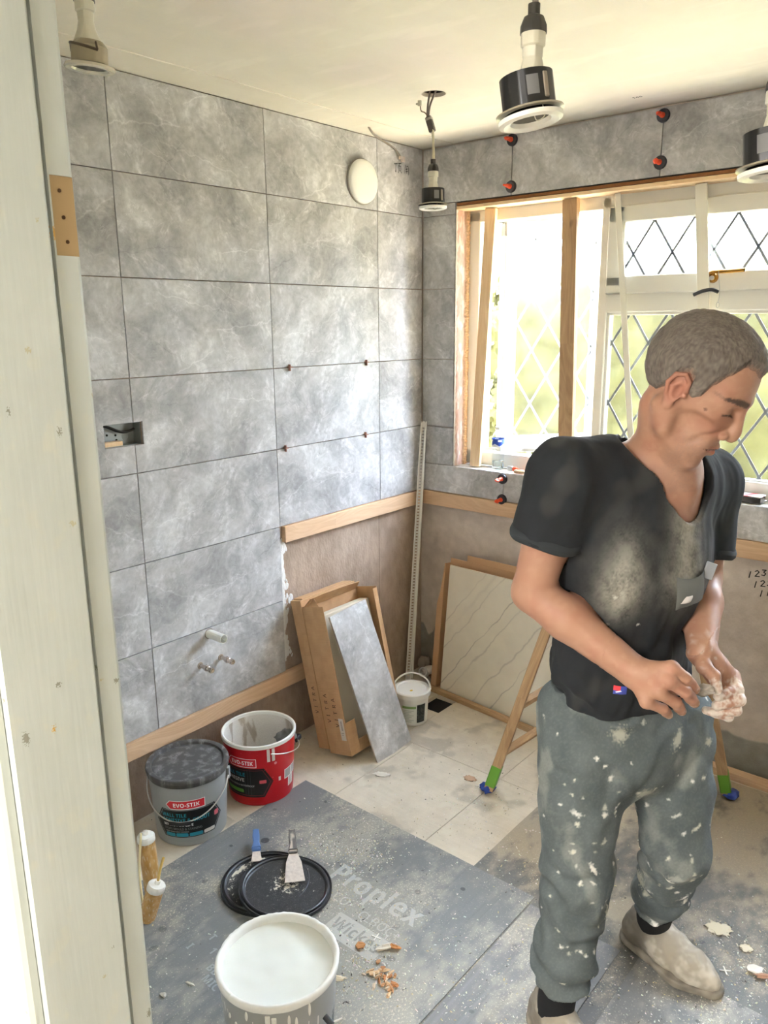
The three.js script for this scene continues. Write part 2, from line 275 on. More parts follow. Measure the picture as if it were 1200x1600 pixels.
// ---------------------------------------------------------------- floor
const FH = { x0: 0.235, x1: 0.345, z0: 0.195, z1: 0.33 };          // square hole cut in the boards
const boardTex = tex(1024, 1024, (u, v) => {
  const X = u * 1.4, Y = v * 1.4; let t = 0.6 + 0.16 * fbm(X * 2.2, Y * 2.2, 4) + 0.10 * fbm(X * 12, Y * 12, 3) + 0.05 * n2(X * 220, Y * 220);
  const grain = fbm(X * 3, Y * 60, 2); t += 0.05 * grain;
  let c = [lerp(0.70, 0.96, t), lerp(0.655, 0.92, t), lerp(0.58, 0.85, t)];
  const st = sstep(0.15, 0.42, fbm(X * 2.6 + 80, Y * 2.6, 4)); c = c.map((x, i) => lerp(x, [0.64, 0.61, 0.55][i], 0.5 * st));
  const wh = sstep(0.35, 0.6, fbm(X * 7 + 13, Y * 5 + 70, 4)); c = c.map((x, i) => lerp(x, [0.88, 0.85, 0.78][i], 0.7 * wh));
  if (n2(X * 90, Y * 90) > 0.86) c = [0.9, 0.88, 0.84]; if (n2(X * 70 + 40, Y * 70) > 0.92) c = [0.40, 0.36, 0.3];
  return c;
});
const boardMat = std({ map: setRep(boardTex, 1 / 1.4, 1 / 1.4), roughness: 0.6 });
const floor = struct('floor', null, null, 'dusty beige sheet boards of the bare floor', 'floor');
{
  const cell = (x0, z0, x1, z1) => at(rbox(x1 - x0, 0.018, z1 - z0, 0.0012, 1), (x0 + x1) / 2, -0.009, (z0 + z1) / 2);
  const add = (g) => part('floor_board', metreUV(g), boardMat, floor);
  // boards around the hole
  add(merge([cell(-0.012, -0.012, FH.x0, 0.6)])); add(cell(FH.x1, -0.012, 0.83, 0.6)); add(cell(FH.x0, -0.012, FH.x1, FH.z0)); add(cell(FH.x0, FH.z1, FH.x1, 0.6));
  const xs = [-0.012, 0.415, 0.83, 1.44, 2.05, 2.72, 3.42], zs = [0.601, 1.2, 1.8, 2.4];
  for (let i = 0; i < 6; i++) for (let j = 0; j < 3; j++) add(cell(xs[i] + 0.0008, zs[j] + 0.0008, xs[i + 1] - 0.0008, zs[j + 1] - 0.0008));
  for (let i = 2; i < 6; i++) add(cell(xs[i] + 0.0008, -0.012, xs[i + 1] - 0.0008, 0.6));
  part('subfloor', merge([box(-0.25, -0.3, -0.3, 3.6, -0.22, 2.6), box(-0.25, -0.22, -0.3, FH.x0 - 0.03, -0.0185, 2.4), box(FH.x1 + 0.03, -0.22, -0.3, 3.6, -0.0185, 2.4), box(FH.x0 - 0.03, -0.22, FH.z1 + 0.06, FH.x1 + 0.03, -0.0185, 2.4)]), std({ color: C('#2c261f'), roughness: 1 }), floor, 'dark void under the floor boards');
}
// ---------------------------------------------------------------- the landing behind the camera
{
  const hallPaint = std({ color: C('#ece7dc'), roughness: 0.85 });
  struct('wall_landing', merge([box(0.55, -0.1, 2.52, 0.7, 2.5, 4.55), box(3.45, -0.1, 2.52, 3.6, 2.5, 4.55), box(0.55, -0.1, 4.4, 3.6, 2.5, 4.55), box(0.7, -0.1, 2.525, DOOR.x0 - 0.001, 2.5, 2.53), box(DOOR.x1 + 0.001, -0.1, 2.525, 3.45, 2.5, 2.53), box(DOOR.x0, DOOR.y1 + 0.03, 2.525, DOOR.x1, 2.5, 2.53)]), hallPaint, 'pale painted walls of the landing', 'wall');
  struct('ceiling_landing', box(0.55, 2.4, 2.38, 3.6, 2.44, 4.55), hallPaint, 'white ceiling of the landing', 'ceiling');
  struct('floor_landing', box(0.55, -0.1, 2.4, 3.6, -0.004, 4.55), std({ color: C('#b8a890'), roughness: 0.9 }), 'carpet of the landing', 'floor');
  const l = thing('ceiling_lamp', 'square flush white lamp on the landing ceiling', 'lamp', [HALL_LAMP.x, 2.4, HALL_LAMP.z]);
  part('housing', at(rbox(0.56, 0.05, 0.56, 0.01), 0, -0.025, 0), M.whitePlastic, l);
  part('diffuser', at(rbox(0.52, 0.02, 0.52, 0.008), 0, -0.06, 0), std({ color: C('#ffffff'), emissive: HALL_LAMP.color, emissiveIntensity: 2 }), l);
}
// ---------------------------------------------------------------- door lining seen at the left edge
{
  const chips = rng(5), spots = []; for (let i = 0; i < 46; i++) spots.push([chips() * 0.17, chips() * 2.05, 0.0012 + chips() * 0.003, chips()]);
  const jambTex = tex(512, 2048, (u, v) => {
    const X = u * 0.17, Y = v * 2.05; let t = 0.5 + 0.3 * fbm(X * 9, Y * 4, 3) + 0.05 * fbm(X * 60, Y * 30, 3); let c = [lerp(0.69, 0.745, t), lerp(0.715, 0.765, t), lerp(0.695, 0.745, t)];
    const dirt = sstep(0.3, 0.6, fbm(X * 14 + 5, Y * 9 + 1, 4)); c = c.map((x, i) => lerp(x, [0.76, 0.76, 0.70][i], 0.4 * dirt));
    for (const [sx, sy, r, k] of spots) { const d = Math.hypot((X - sx) + 0.002 * n2(X * 300, Y * 300), (Y - sy) * (k > 0.5 ? 0.5 : 1) + 0.002 * n2(X * 300 + 9, Y * 300)); if (d < r) c = k > 0.72 ? [0.75, 0.58, 0.28] : k > 0.4 ? [0.52, 0.52, 0.47] : [0.68, 0.66, 0.56]; }
    return c;
  });
  const jm = phys({ map: jambTex, roughness: 0.45, bumpMap: tex(256, 1024, (u, v) => { const t = 0.5 + 0.4 * fbm(u * 14, v * 10, 3); return [t, t, t]; }, false), bumpScale: 0.00025 });
  const dr = struct('door_1', null, null, 'old cream painted door lining with bare hinge recess', 'door frame');
  const XJ = 1.30, H = { y0: 1.757, y1: 1.845, z0: 2.377, z1: 2.407 };
  const jambUV = (g) => { const p = g.attributes.position, n = g.attributes.normal, uv = new Float32Array(p.count * 2); for (let i = 0; i < p.count; i++) { const s = Math.abs(n.getX(i)) > 0.6 ? p.getZ(i) - 2.37 : p.getX(i) - 1.2; uv[2 * i] = s / 0.17; uv[2 * i + 1] = p.getY(i) / 2.05; } g.setAttribute('uv', new THREE.BufferAttribute(uv, 2)); return g; };
  // lining post: rounded room-side arris, rebate for the door, stop, then the landing-side edge
  const sec = (pts, y0, y1) => { const g = extrude(poly(pts), y1 - y0, 0); g.rotateX(-Math.PI / 2); g.translate(0, y0, 0); g.computeVertexNormals(); return jambUV(g); };
  // section in (x, -z)
  const full = [[1.268, -2.377], [1.294, -2.377], [1.2985, -2.3785], [1.3, -2.382], [1.3, -2.4092], [1.293, -2.4094], [1.293, -2.4160], [1.3045, -2.4162], [1.3055, -2.418], [1.3055, -2.512], [1.305, -2.53], [1.268, -2.53]];
  const cut = [[1.268, -2.377], [1.2965, -2.377], [1.2965, -2.407], [1.3, -2.407], [1.3, -2.4092], [1.293, -2.4094], [1.293, -2.4160], [1.3045, -2.4162], [1.3055, -2.418], [1.3055, -2.512], [1.305, -2.53], [1.268, -2.53]];
  part('lining', merge([sec(full, -0.004, H.y0), sec(cut, H.y0, H.y1), sec(full, H.y1, 2.165)]), jm, dr);
  const rec = at(new THREE.BoxGeometry(0.0004, H.y1 - H.y0, 0.029), 1.2968, (H.y0 + H.y1) / 2, 2.3921); part('hinge_recess', metreUV(rec), std({ color: C('#a58c66'), roughness: 0.85 }), dr, 'bare brown wood of the old hinge recess');
  const screws = [0.016, 0.043, 0.072].map((d, i) => { const g = new THREE.CylinderGeometry(0.0022, 0.0022, 0.002, 12); g.rotateZ(Math.PI / 2); return at(g, 1.2968, H.y0 + d, 2.393 + (i - 1) * 0.002); }); part('screw_hole', merge(screws), std({ color: C('#4a3420'), roughness: 1 }), dr);
  part('lining', sec([[2.21, -2.377], [2.242, -2.377], [2.242, -2.53], [2.21, -2.53]], -0.004, 2.165), jm, dr);
  part('lining', box(1.268, 2.165, 2.377, 2.242, 2.2, 2.53), jm, dr);
  // landing-side architrave: rounded moulding
  const arch = (x0, x1) => sec([[x0, -2.531], [x1, -2.531], [x1, -2.541], [x1 - 0.004 * Math.sign(x1 - x0), -2.547], [lerp(x0, x1, 0.35), -2.549], [x0, -2.542]].map((p) => p), -0.004, 2.23);
  part('architrave', arch(1.225, 1.29), jm, dr); part('architrave', arch(2.285, 2.22), jm, dr);
}
// ---------------------------------------------------------------- garden
{
  struct('added_roof', merge([box(-3, 2.62, -0.5, 6, 2.95, 5.2)]), std({ color: C('#8a7f74'), roughness: 0.9 }), 'unseen eaves added above the window to shade the casement', 'added_roof');  // unseen eaves, added to keep direct sun off the open casement
  const lawnTex = tex(512, 512, (u, v) => { const t = 0.5 + 0.4 * fbm(u * 30, v * 30, 4) + 0.2 * n2(u * 240, v * 240); return [lerp(0.48, 0.66, t), lerp(0.50, 0.64, t), lerp(0.28, 0.40, t)]; });
  const lawn = struct('ground', box(-14, -0.6, -16, 16, -0.35, -0.31), std({ map: setRep(lawnTex, 0.5, 0.5), roughness: 1 }), 'sunlit lawn outside the window', 'lawn');
  struct('bounce_patio', box(-14, -0.5, -3.4, 16, -0.33, -0.31), std({ map: setRep(boardTex, 0.4, 0.4), color: C('#f4eee0'), roughness: 0.95 }), 'unseen pale sunlit paving added to bounce warm light into the room', 'paving');  // out-of-view paving, added to throw warm light up to the ceiling
  const hedge = (name, x0, x1, z, top, seed, label, col) => {
    const h = thing(name, label, 'hedge', [0, 0, 0]); const core = new THREE.BoxGeometry(x1 - x0, top + 0.35, 0.7, 90, 30, 4), p = core.attributes.position;
    for (let i = 0; i < p.count; i++) { const x = p.getX(i), y = p.getY(i), zz = p.getZ(i), n = fbm3(x * 1.6 + seed, y * 1.6, zz * 1.6, 3); p.setXYZ(i, x, y + (y > 0 ? 0.18 * n : 0), zz + 0.22 * n); }
    core.computeVertexNormals(); part('foliage', at(core, (x0 + x1) / 2, (top - 0.35) / 2, z), std({ color: col, roughness: 1 }), h);
    const leaf = new THREE.PlaneGeometry(0.09, 0.05), N = 5200, im = new THREE.InstancedMesh(leaf, phys({ color: 0xffffff, roughness: 0.8, side: THREE.DoubleSide }), N), r = rng(seed + 3), o = new THREE.Object3D(), c = new THREE.Color();
    for (let i = 0; i < N; i++) { const x = lerp(x0, x1, r()), y = -0.3 + (top + 0.4) * r(), n = fbm3((x - (x0 + x1) / 2) * 1.6 + seed, (y - (top - 0.35) / 2) * 1.6, 0.56, 3); o.position.set(x, y, z + 0.36 + 0.22 * n + 0.05 * r()); o.rotation.set(r() * 1.6 - 0.8, r() * 6.3, r() * 6.3); o.scale.setScalar(0.7 + r()); o.updateMatrix(); im.setMatrixAt(i, o.matrix); const k = r(); im.setColorAt(i, c.setRGB(lerp(0.042, 0.072, k), lerp(0.042, 0.064, k), lerp(0.009, 0.017, k))); }
    im.name = 'leaves'; im.userData = { kind: 'stuff' }; im.castShadow = im.receiveShadow = true; h.add(im);
  };
  hedge('hedge', -7, 4.1, -5.2, 2.2, 21, 'tall sunlit green garden hedge seen through the obscured glass', new THREE.Color(0.056, 0.053, 0.013));
  // unseen trees, added to keep low sky light off the wall by the window
  for (const [z, h, l] of [[-1.55, 4.4, 'unseen dark tree added beside the house to shade the left wall'], [-3.65, 4.9, 'tallest unseen dark tree, added on the right to shade the left wall'], [-5.75, 4.5, 'unseen dark tree added at the far right to shade the left wall']]) {
    const t = thing('added_conifer', l, 'tree', [5.6, -0.35, z], 'unseen trees added to shade the left wall'), g = new THREE.CylinderGeometry(0.12, 0.72, h, 40, 40), p = g.attributes.position; for (let k = 0; k < p.count; k++) { const n = 1 + 0.35 * fbm3(p.getX(k) * 2.6 + z, p.getY(k) * 2.2, p.getZ(k) * 2.6, 3), b = 1 + 0.9 * Math.max(0, (p.getY(k) + h / 2) / h) ; p.setXYZ(k, p.getX(k) * n * b, p.getY(k), p.getZ(k) * n * b); } g.computeVertexNormals();
    part('foliage', at(g, 0, h / 2 + 0.25, 0), std({ color: new THREE.Color(0.04, 0.055, 0.02), roughness: 1 }), t); part('trunk', at(new THREE.CylinderGeometry(0.09, 0.12, 0.6, 16), 0, 0.3, 0), std({ color: C('#5a4838'), roughness: 1 }), t);
  }
}
// ---------------------------------------------------------------- window
const WZ = -0.125;                                                   // middle of the frame
const win = struct('window_1', null, null, 'white plastic window with diamond leaded obscured glass, left casement open', 'window');
const glassRough = tex(512, 512, (u, v) => { const a = fbm(u * 34, v * 34, 2), b = fbm(u * 34 + 60, v * 34 + 7, 2); const w = Math.abs(fbm(u * 40 + a * 1.5, v * 40 + b * 1.5, 2)); const r = clamp(0.25 + 0.75 * sstep(0.02, 0.3, w)); return [r, r, r]; }, false);
const glassBump = tex(512, 512, (u, v) => { const a = fbm(u * 34, v * 34, 2), b = fbm(u * 34 + 60, v * 34 + 7, 2); const w = 0.5 + 0.5 * fbm(u * 40 + a * 1.5, v * 40 + b * 1.5, 2); return [w, w, w]; }, false);
const obscured = phys({ color: C('#e6e6e1'), transmission: 1, thickness: 0.004, roughness: 0.19, roughnessMap: setRep(glassRough, 3.2, 3.2), ior: 1.3 });
function bar(x0, y0, x1, y1, z, d, r = 0.006) { return at(new RoundedBoxGeometry(x1 - x0, y1 - y0, d, 2, r), (x0 + x1) / 2, (y0 + y1) / 2, z); }
// leaded light: pane + diamond strips clipped to the rectangle, one strip = one part
function leaded(parent, x0, y0, x1, y1, z, offX, offY, hw = 0.074, hh = 0.118) {
  const pane = part('pane', metreUV(at(new THREE.BoxGeometry(x1 - x0, y1 - y0, 0.004), (x0 + x1) / 2, (y0 + y1) / 2, z - 0.002)), obscured, parent, 'obscured glass pane');
  const m = hh / hw, W = x1 - x0, H = y1 - y0, seen = [];
  for (const s of [1, -1]) for (let k = -40; k < 40; k++) {
    // line y = s m (x - cx) with cx on the grid
    const cx = x0 + offX + k * 2 * hw, yy = y0 + offY; const f = (x) => yy + s * m * (x - cx), inv = (y) => cx + (y - yy) / (s * m);
    let a = [x0, f(x0)], b = [x1, f(x1)]; const cl = (p) => p[1] < y0 ? [inv(y0), y0] : p[1] > y1 ? [inv(y1), y1] : p; a = cl(a); b = cl(b);
    if (a[0] > x1 || b[0] < x0 || a[0] < x0 - 1e-6 || b[0] > x1 + 1e-6 || Math.hypot(a[0] - b[0], a[1] - b[1]) < 0.01) continue;
    part('lead_strip', stick([a[0], a[1], z + 0.0025], [b[0], b[1], z + 0.0025], 0.0098, 0.003, 0, 0.001), M.lead, parent === win ? pane : parent);
  }
}
{
  const fr = (name, ...a) => part(name, bar(...a), M.upvc, win);
  const D = 0.07, S = OPEN.y0 + 0.004, T = 2.135;
  fr('frame_rail', OPEN.x0 + 0.012, S, OPEN.x1, S + 0.062, WZ, D); fr('frame_rail', OPEN.x0 + 0.012, T - 0.045, OPEN.x1, T + 0.03, WZ, D);
  fr('frame_post', OPEN.x0 + 0.012, S, OPEN.x0 + 0.068, T, WZ, D); fr('frame_post', 0.795, S, 0.834, T, WZ, D); fr('frame_post', 1.90, S, 1.96, T, WZ, D); fr('frame_post', 2.93, S, 3.0, T, WZ, D); leaded(win, 1.955, S + 0.06, 2.935, T - 0.04, WZ + 0.004, 0.09, 0.61);
  fr('transom', 0.83, 1.708, 1.905, 1.792, WZ, D);
  // fixed light beads
  for (const a of [[0.832, 1.095, 0.846, 1.715], [0.832, 1.098, 1.9, 1.112], [0.832, 1.697, 1.9, 1.711]]) fr('glazing_bead', ...a, WZ + 0.012, 0.03, 0.004);
  leaded(win, 0.834, 1.1, 1.9, 1.71, WZ + 0.004, 0.0915, 0.610);
  // top-hung fanlight
  const fl = new THREE.Group(); fl.name = 'fanlight'; win.add(fl); const fs = (...a) => part('sash_rail', bar(...a), M.upvc, fl);
  const z = WZ + 0.026; fs(0.830, 1.776, 1.904, 1.842, z, 0.05); fs(0.830, 2.036, 1.904, 2.096, z, 0.05); fs(0.830, 1.776, 0.898, 2.096, z, 0.05); fs(1.84, 1.776, 1.904, 2.096, z, 0.05);
  leaded(fl, 0.896, 1.84, 1.842, 2.038, z, 0.105, 0.198);
  // handle: brass lever on a boss
  const hd = new THREE.Group(); hd.name = 'handle'; win.add(hd); hd.position.set(1.235, 1.822, z + 0.026);
  const boss = new THREE.CylinderGeometry(0.016, 0.019, 0.014, 24); boss.rotateX(Math.PI / 2); part('boss', at(boss, 0, 0, 0.006), M.brass, hd);
  const kh = new THREE.CylinderGeometry(0.008, 0.008, 0.012, 16); kh.rotateX(Math.PI / 2); part('lock_button', at(kh, 0.002, -0.002, 0.014), M.steel, hd);
  part('lever', tube([[-0.012, 0.004, 0.014], [-0.004, 0.016, 0.018], [0.02, 0.018, 0.022], [0.06, 0.018, 0.026], [0.112, 0.02, 0.027]], 0.0065, 30, 8), M.brass, hd);
  // casement: hinged at its left edge and pushed out, top at 2.085
  const cs = new THREE.Group(); cs.name = 'casement'; cs.position.set(0.318, 0, -0.15); cs.rotation.y = 0.93; win.add(cs);
  const W = 0.50, y0 = 1.105, y1 = 2.088, cf = (...a) => part('sash_rail', bar(...a), M.upvc, cs);
  cf(0, y0, W, y0 + 0.062, 0, 0.06); cf(0, y1 - 0.062, W, y1, 0, 0.06); cf(0, y0, 0.062, y1, 0, 0.06); cf(W - 0.062, y0, W, y1, 0, 0.06);
  leaded(cs, 0.058, y0 + 0.058, W - 0.058, y1 - 0.058, 0, 0.09, 0.86);
  part('friction_stay', stick([0.25, 2.094, -0.13], [0.52, 2.094, -0.27], 0.016, 0.003, 0, 0.001), M.steel, win); part('friction_stay', stick([0.25, 1.108, -0.13], [0.50, 1.108, -0.27], 0.016, 0.003, 0, 0.001), M.steel, win);
}
// ---------------------------------------------------------------- battens
{
  const add = (label, a, b) => solo('timber_batten', (() => { const [x0, y0, z0] = a, [x1, y1, z1] = b, L = Math.max(x1 - x0, z1 - z0), alongX = x1 - x0 > z1 - z0, g = new RoundedBoxGeometry(0.001, L, 0.001, 1, 0.0003); const gg = new RoundedBoxGeometry(y1 - y0, L, alongX ? z1 - z0 : x1 - x0, 1, 0.002); const p = gg.attributes.position, n = gg.attributes.normal, uv = gg.attributes.uv; for (let i = 0; i < p.count; i++) uv.setXY(i, (Math.abs(n.getX(i)) > 0.5 ? p.getZ(i) : p.getX(i)) + a[0] + a[2] * 0.37, p.getY(i) + a[1]); gg.rotateZ(Math.PI / 2); if (!alongX) gg.rotateY(Math.PI / 2); return at(gg, (x0 + x1) / 2, (y0 + y1) / 2, (z0 + z1) / 2); })(), M.batten, label, 'batten', 'battens screwed to the walls');
  add('low timber batten under the left wall tiles, above the buckets', [-0.012, 0.243, 0.80], [0.010, 0.3065, 2.36]);
  add('short timber batten on the left wall with bare plaster below it', [-0.012, 0.846, 0.012], [0.011, 0.9105, 0.889]);
  add('long timber batten under the window wall tiles', [0.013, 0.846, -0.012], [ROOM.x1 - 0.02, 0.9105, 0.010]);
  add('timber strip lying on the floor along the foot of the window wall', [1.36, 0.0, 0.02], [ROOM.x1 - 0.02, 0.03, 0.062]);
  const sc = (x, y, z, rx) => { const g = new THREE.CylinderGeometry(0.004, 0.004, 0.002, 12); g.rotateZ(Math.PI / 2); return g; };
}
// ---------------------------------------------------------------- left wall fittings
{
  const v = thing('vent_cover', 'round white vent cover on the upper left wall', 'vent cover', [0, 2.22, 0.402]);
  const d = lathe([[0, 0.024], [0.05, 0.0245], [0.074, 0.022], [0.081, 0.017], [0.083, 0.010], [0.083, 0.004]], 64); d.rotateZ(-Math.PI / 2); part('cover_plate', d, M.whitePlastic, v);
  const k = lathe([[0.083, 0.0], [0.0865, 0.001], [0.0865, 0.007], [0.080, 0.009]], 64); k.rotateZ(-Math.PI / 2); part('seat_ring', k, std({ color: C('#8f8a80'), roughness: 0.6 }), v);
  // sunken electrical box
  const b = thing('back_box', 'empty metal double socket box sunk in the left wall', 'socket box', [-0.012, 1.3415, 1.543]);
  const W = 0.132, H = 0.07, D = 0.04, t = 0.0015, gal = std({ color: C('#9a9d9c'), roughness: 0.42, metalness: 0.6 });
  part('back_plate', at(new THREE.BoxGeometry(t, H, W), -D, 0, 0), gal, b);
  part('side_wall', at(new THREE.BoxGeometry(D, t, W), -D / 2, H / 2, 0), gal, b); part('side_wall', at(new THREE.BoxGeometry(D, t, W), -D / 2, -H / 2, 0), gal, b);
  part('side_wall', at(new THREE.BoxGeometry(D, H, t), -D / 2, 0, W / 2), gal, b); part('side_wall', at(new THREE.BoxGeometry(D, H, t), -D / 2, 0, -W / 2), gal, b);
  for (const [y, z] of [[0.02, 0.055], [-0.004, 0.06], [-0.002, 0.03], [-0.005, 0.0], [-0.02, -0.002]]) { const g = new THREE.CylinderGeometry(0.0035, 0.0035, 0.002, 14); g.rotateZ(Math.PI / 2); part('screw_hole', at(g, -D + 0.001, y, z), std({ color: C('#15130f'), roughness: 1 }), b); }
  for (const z of [-0.035]) { const g = new THREE.TorusGeometry(0.012, 0.0006, 6, 28); g.rotateY(Math.PI / 2); part('knockout', at(g, -D + 0.001, -0.012, z), gal, b); }
  const cb = solo('power_cable', tube([[-0.045, 1.373, 1.594], [-0.034, 1.366, 1.575], [-0.034, 1.352, 1.545], [-0.036, 1.346, 1.52], [-0.03, 1.35, 1.497], [-0.036, 1.353, 1.485]], 0.0045, 40), std({ color: C('#3a3937'), roughness: 0.55 }), 'dark cable lying inside the empty socket box', 'cable');
  solo('timber_offcut', at(rbox(0.026, 0.014, 0.062, 0.001), -0.028, 1.314, 1.572), M.paleWood, 'small pale timber packer at the foot of the socket box', 'wood packer');
  // waste pipe and two capped valves
  const wp = thing('waste_pipe', 'short white waste pipe sticking out of the tiled wall', 'pipe', [0, 0.588, 1.27]);
  const pg = lathe([[0.0165, -0.03], [0.0165, 0.082], [0.0163, 0.0835], [0.0145, 0.0835], [0.0142, 0.08], [0.0142, -0.03]], 36); pg.rotateZ(-Math.PI / 2); part('pipe', pg, M.whitePlastic, wp);
  const cuff = lathe([[0.0168, 0.0], [0.0195, 0.0], [0.019, 0.0012], [0.0168, 0.0012]], 36); cuff.rotateZ(-Math.PI / 2); part('cut_edge', cuff, std({ color: C('#8a7f72'), roughness: 1 }), wp, 'rough cut in the tile around the pipe');
  for (const [z, l] of [[1.318, 'chrome water valve further from the window, under the waste pipe'], [1.225, 'chrome water valve nearer the window, under the waste pipe']]) {
    const t = thing('water_valve', l, 'valve', [0, 0.48, z], 'capped water valves');
    const tb = lathe([[0.0072, -0.02], [0.0072, 0.03]], 24); tb.rotateZ(-Math.PI / 2); part('tail', tb, M.chrome, t);
    const rose = lathe([[0.0073, 0.0], [0.0125, 0.0], [0.0115, 0.002], [0.0073, 0.0025]], 28); rose.rotateZ(-Math.PI / 2); part('collar', rose, std({ color: C('#a59686'), roughness: 0.6 }), t);
    const nut = new THREE.CylinderGeometry(0.0115, 0.0115, 0.012, 6); nut.rotateZ(Math.PI / 2); part('nut', at(nut, 0.035, 0, 0), M.chrome, t);
    const bd = lathe([[0.0085, 0.041], [0.0095, 0.043], [0.0095, 0.05], [0.0078, 0.052], [0.0078, 0.056]], 24); bd.rotateZ(-Math.PI / 2); part('body', bd, M.chrome, t);
    const n2_ = new THREE.CylinderGeometry(0.0108, 0.0108, 0.010, 6); n2_.rotateZ(Math.PI / 2); part('nut', at(n2_, 0.061, 0, 0), M.chrome, t);
    const end = lathe([[0.009, 0.066], [0.009, 0.071], [0.0058, 0.0715], [0.0055, 0.064]], 24); end.rotateZ(-Math.PI / 2); part('outlet', end, M.chrome, t);
  }
  // tile spacers left standing in the joints
  const red = std({ color: C('#9c6a58'), roughness: 0.6 }), sp = [[1.516, 0.83, 'in the joint at the second column edge, upper'], [1.516, 0.392, 'in the joint below the vent cover column, upper'], [1.214, 0.866, 'in the joint at the second column edge, lower'], [1.214, 0.403, 'in the joint nearer the corner, lower']];
  for (const [y, z, l] of sp) { const g = solo('tile_clip', merge([at(new THREE.BoxGeometry(0.012, 0.024, 0.0022), 0.005, 0, 0), at(new THREE.BoxGeometry(0.016, 0.004, 0.014), 0.007, 0.002, 0)]), red, 'small brown levelling clip ' + l, 'tile clip', 'levelling clips on the left wall'); g.position.set(0, y, z); }
  // felt-pen characters on the corner tile
  const ink = canvasTex(256, 128, (g) => { g.clearRect(0, 0, 256, 128); g.strokeStyle = '#2c2a2a'; g.lineWidth = 5; g.lineCap = 'round'; const L = (...p) => { g.beginPath(); g.moveTo(p[0], p[1]); for (let i = 2; i < p.length; i += 2) g.lineTo(p[i], p[i + 1]); g.stroke(); };
    L(18, 44, 62, 36); L(40, 40, 38, 104, 30, 98); L(74, 34, 112, 30); L(94, 30, 82, 52); L(78, 52, 76, 88); L(78, 52, 108, 50, 110, 84); L(94, 56, 90, 84); L(88, 86, 70, 108); L(98, 86, 120, 104);
    L(176, 32, 166, 58, 164, 100); L(186, 44, 206, 38, 216, 64, 212, 108); L(176, 66, 200, 62); L(178, 84, 202, 80); L(190, 50, 188, 98); });
  const m = solo('handwriting', plaque(0.125, 0.0625), std({ map: ink, transparent: true, alphaTest: 0.35, roughness: 0.8 }), 'black felt-pen characters on the upper corner tile', 'writing'); m.rotation.y = Math.PI / 2; m.position.set(0.0009, 2.304, 0.142); m.castShadow = false;
}
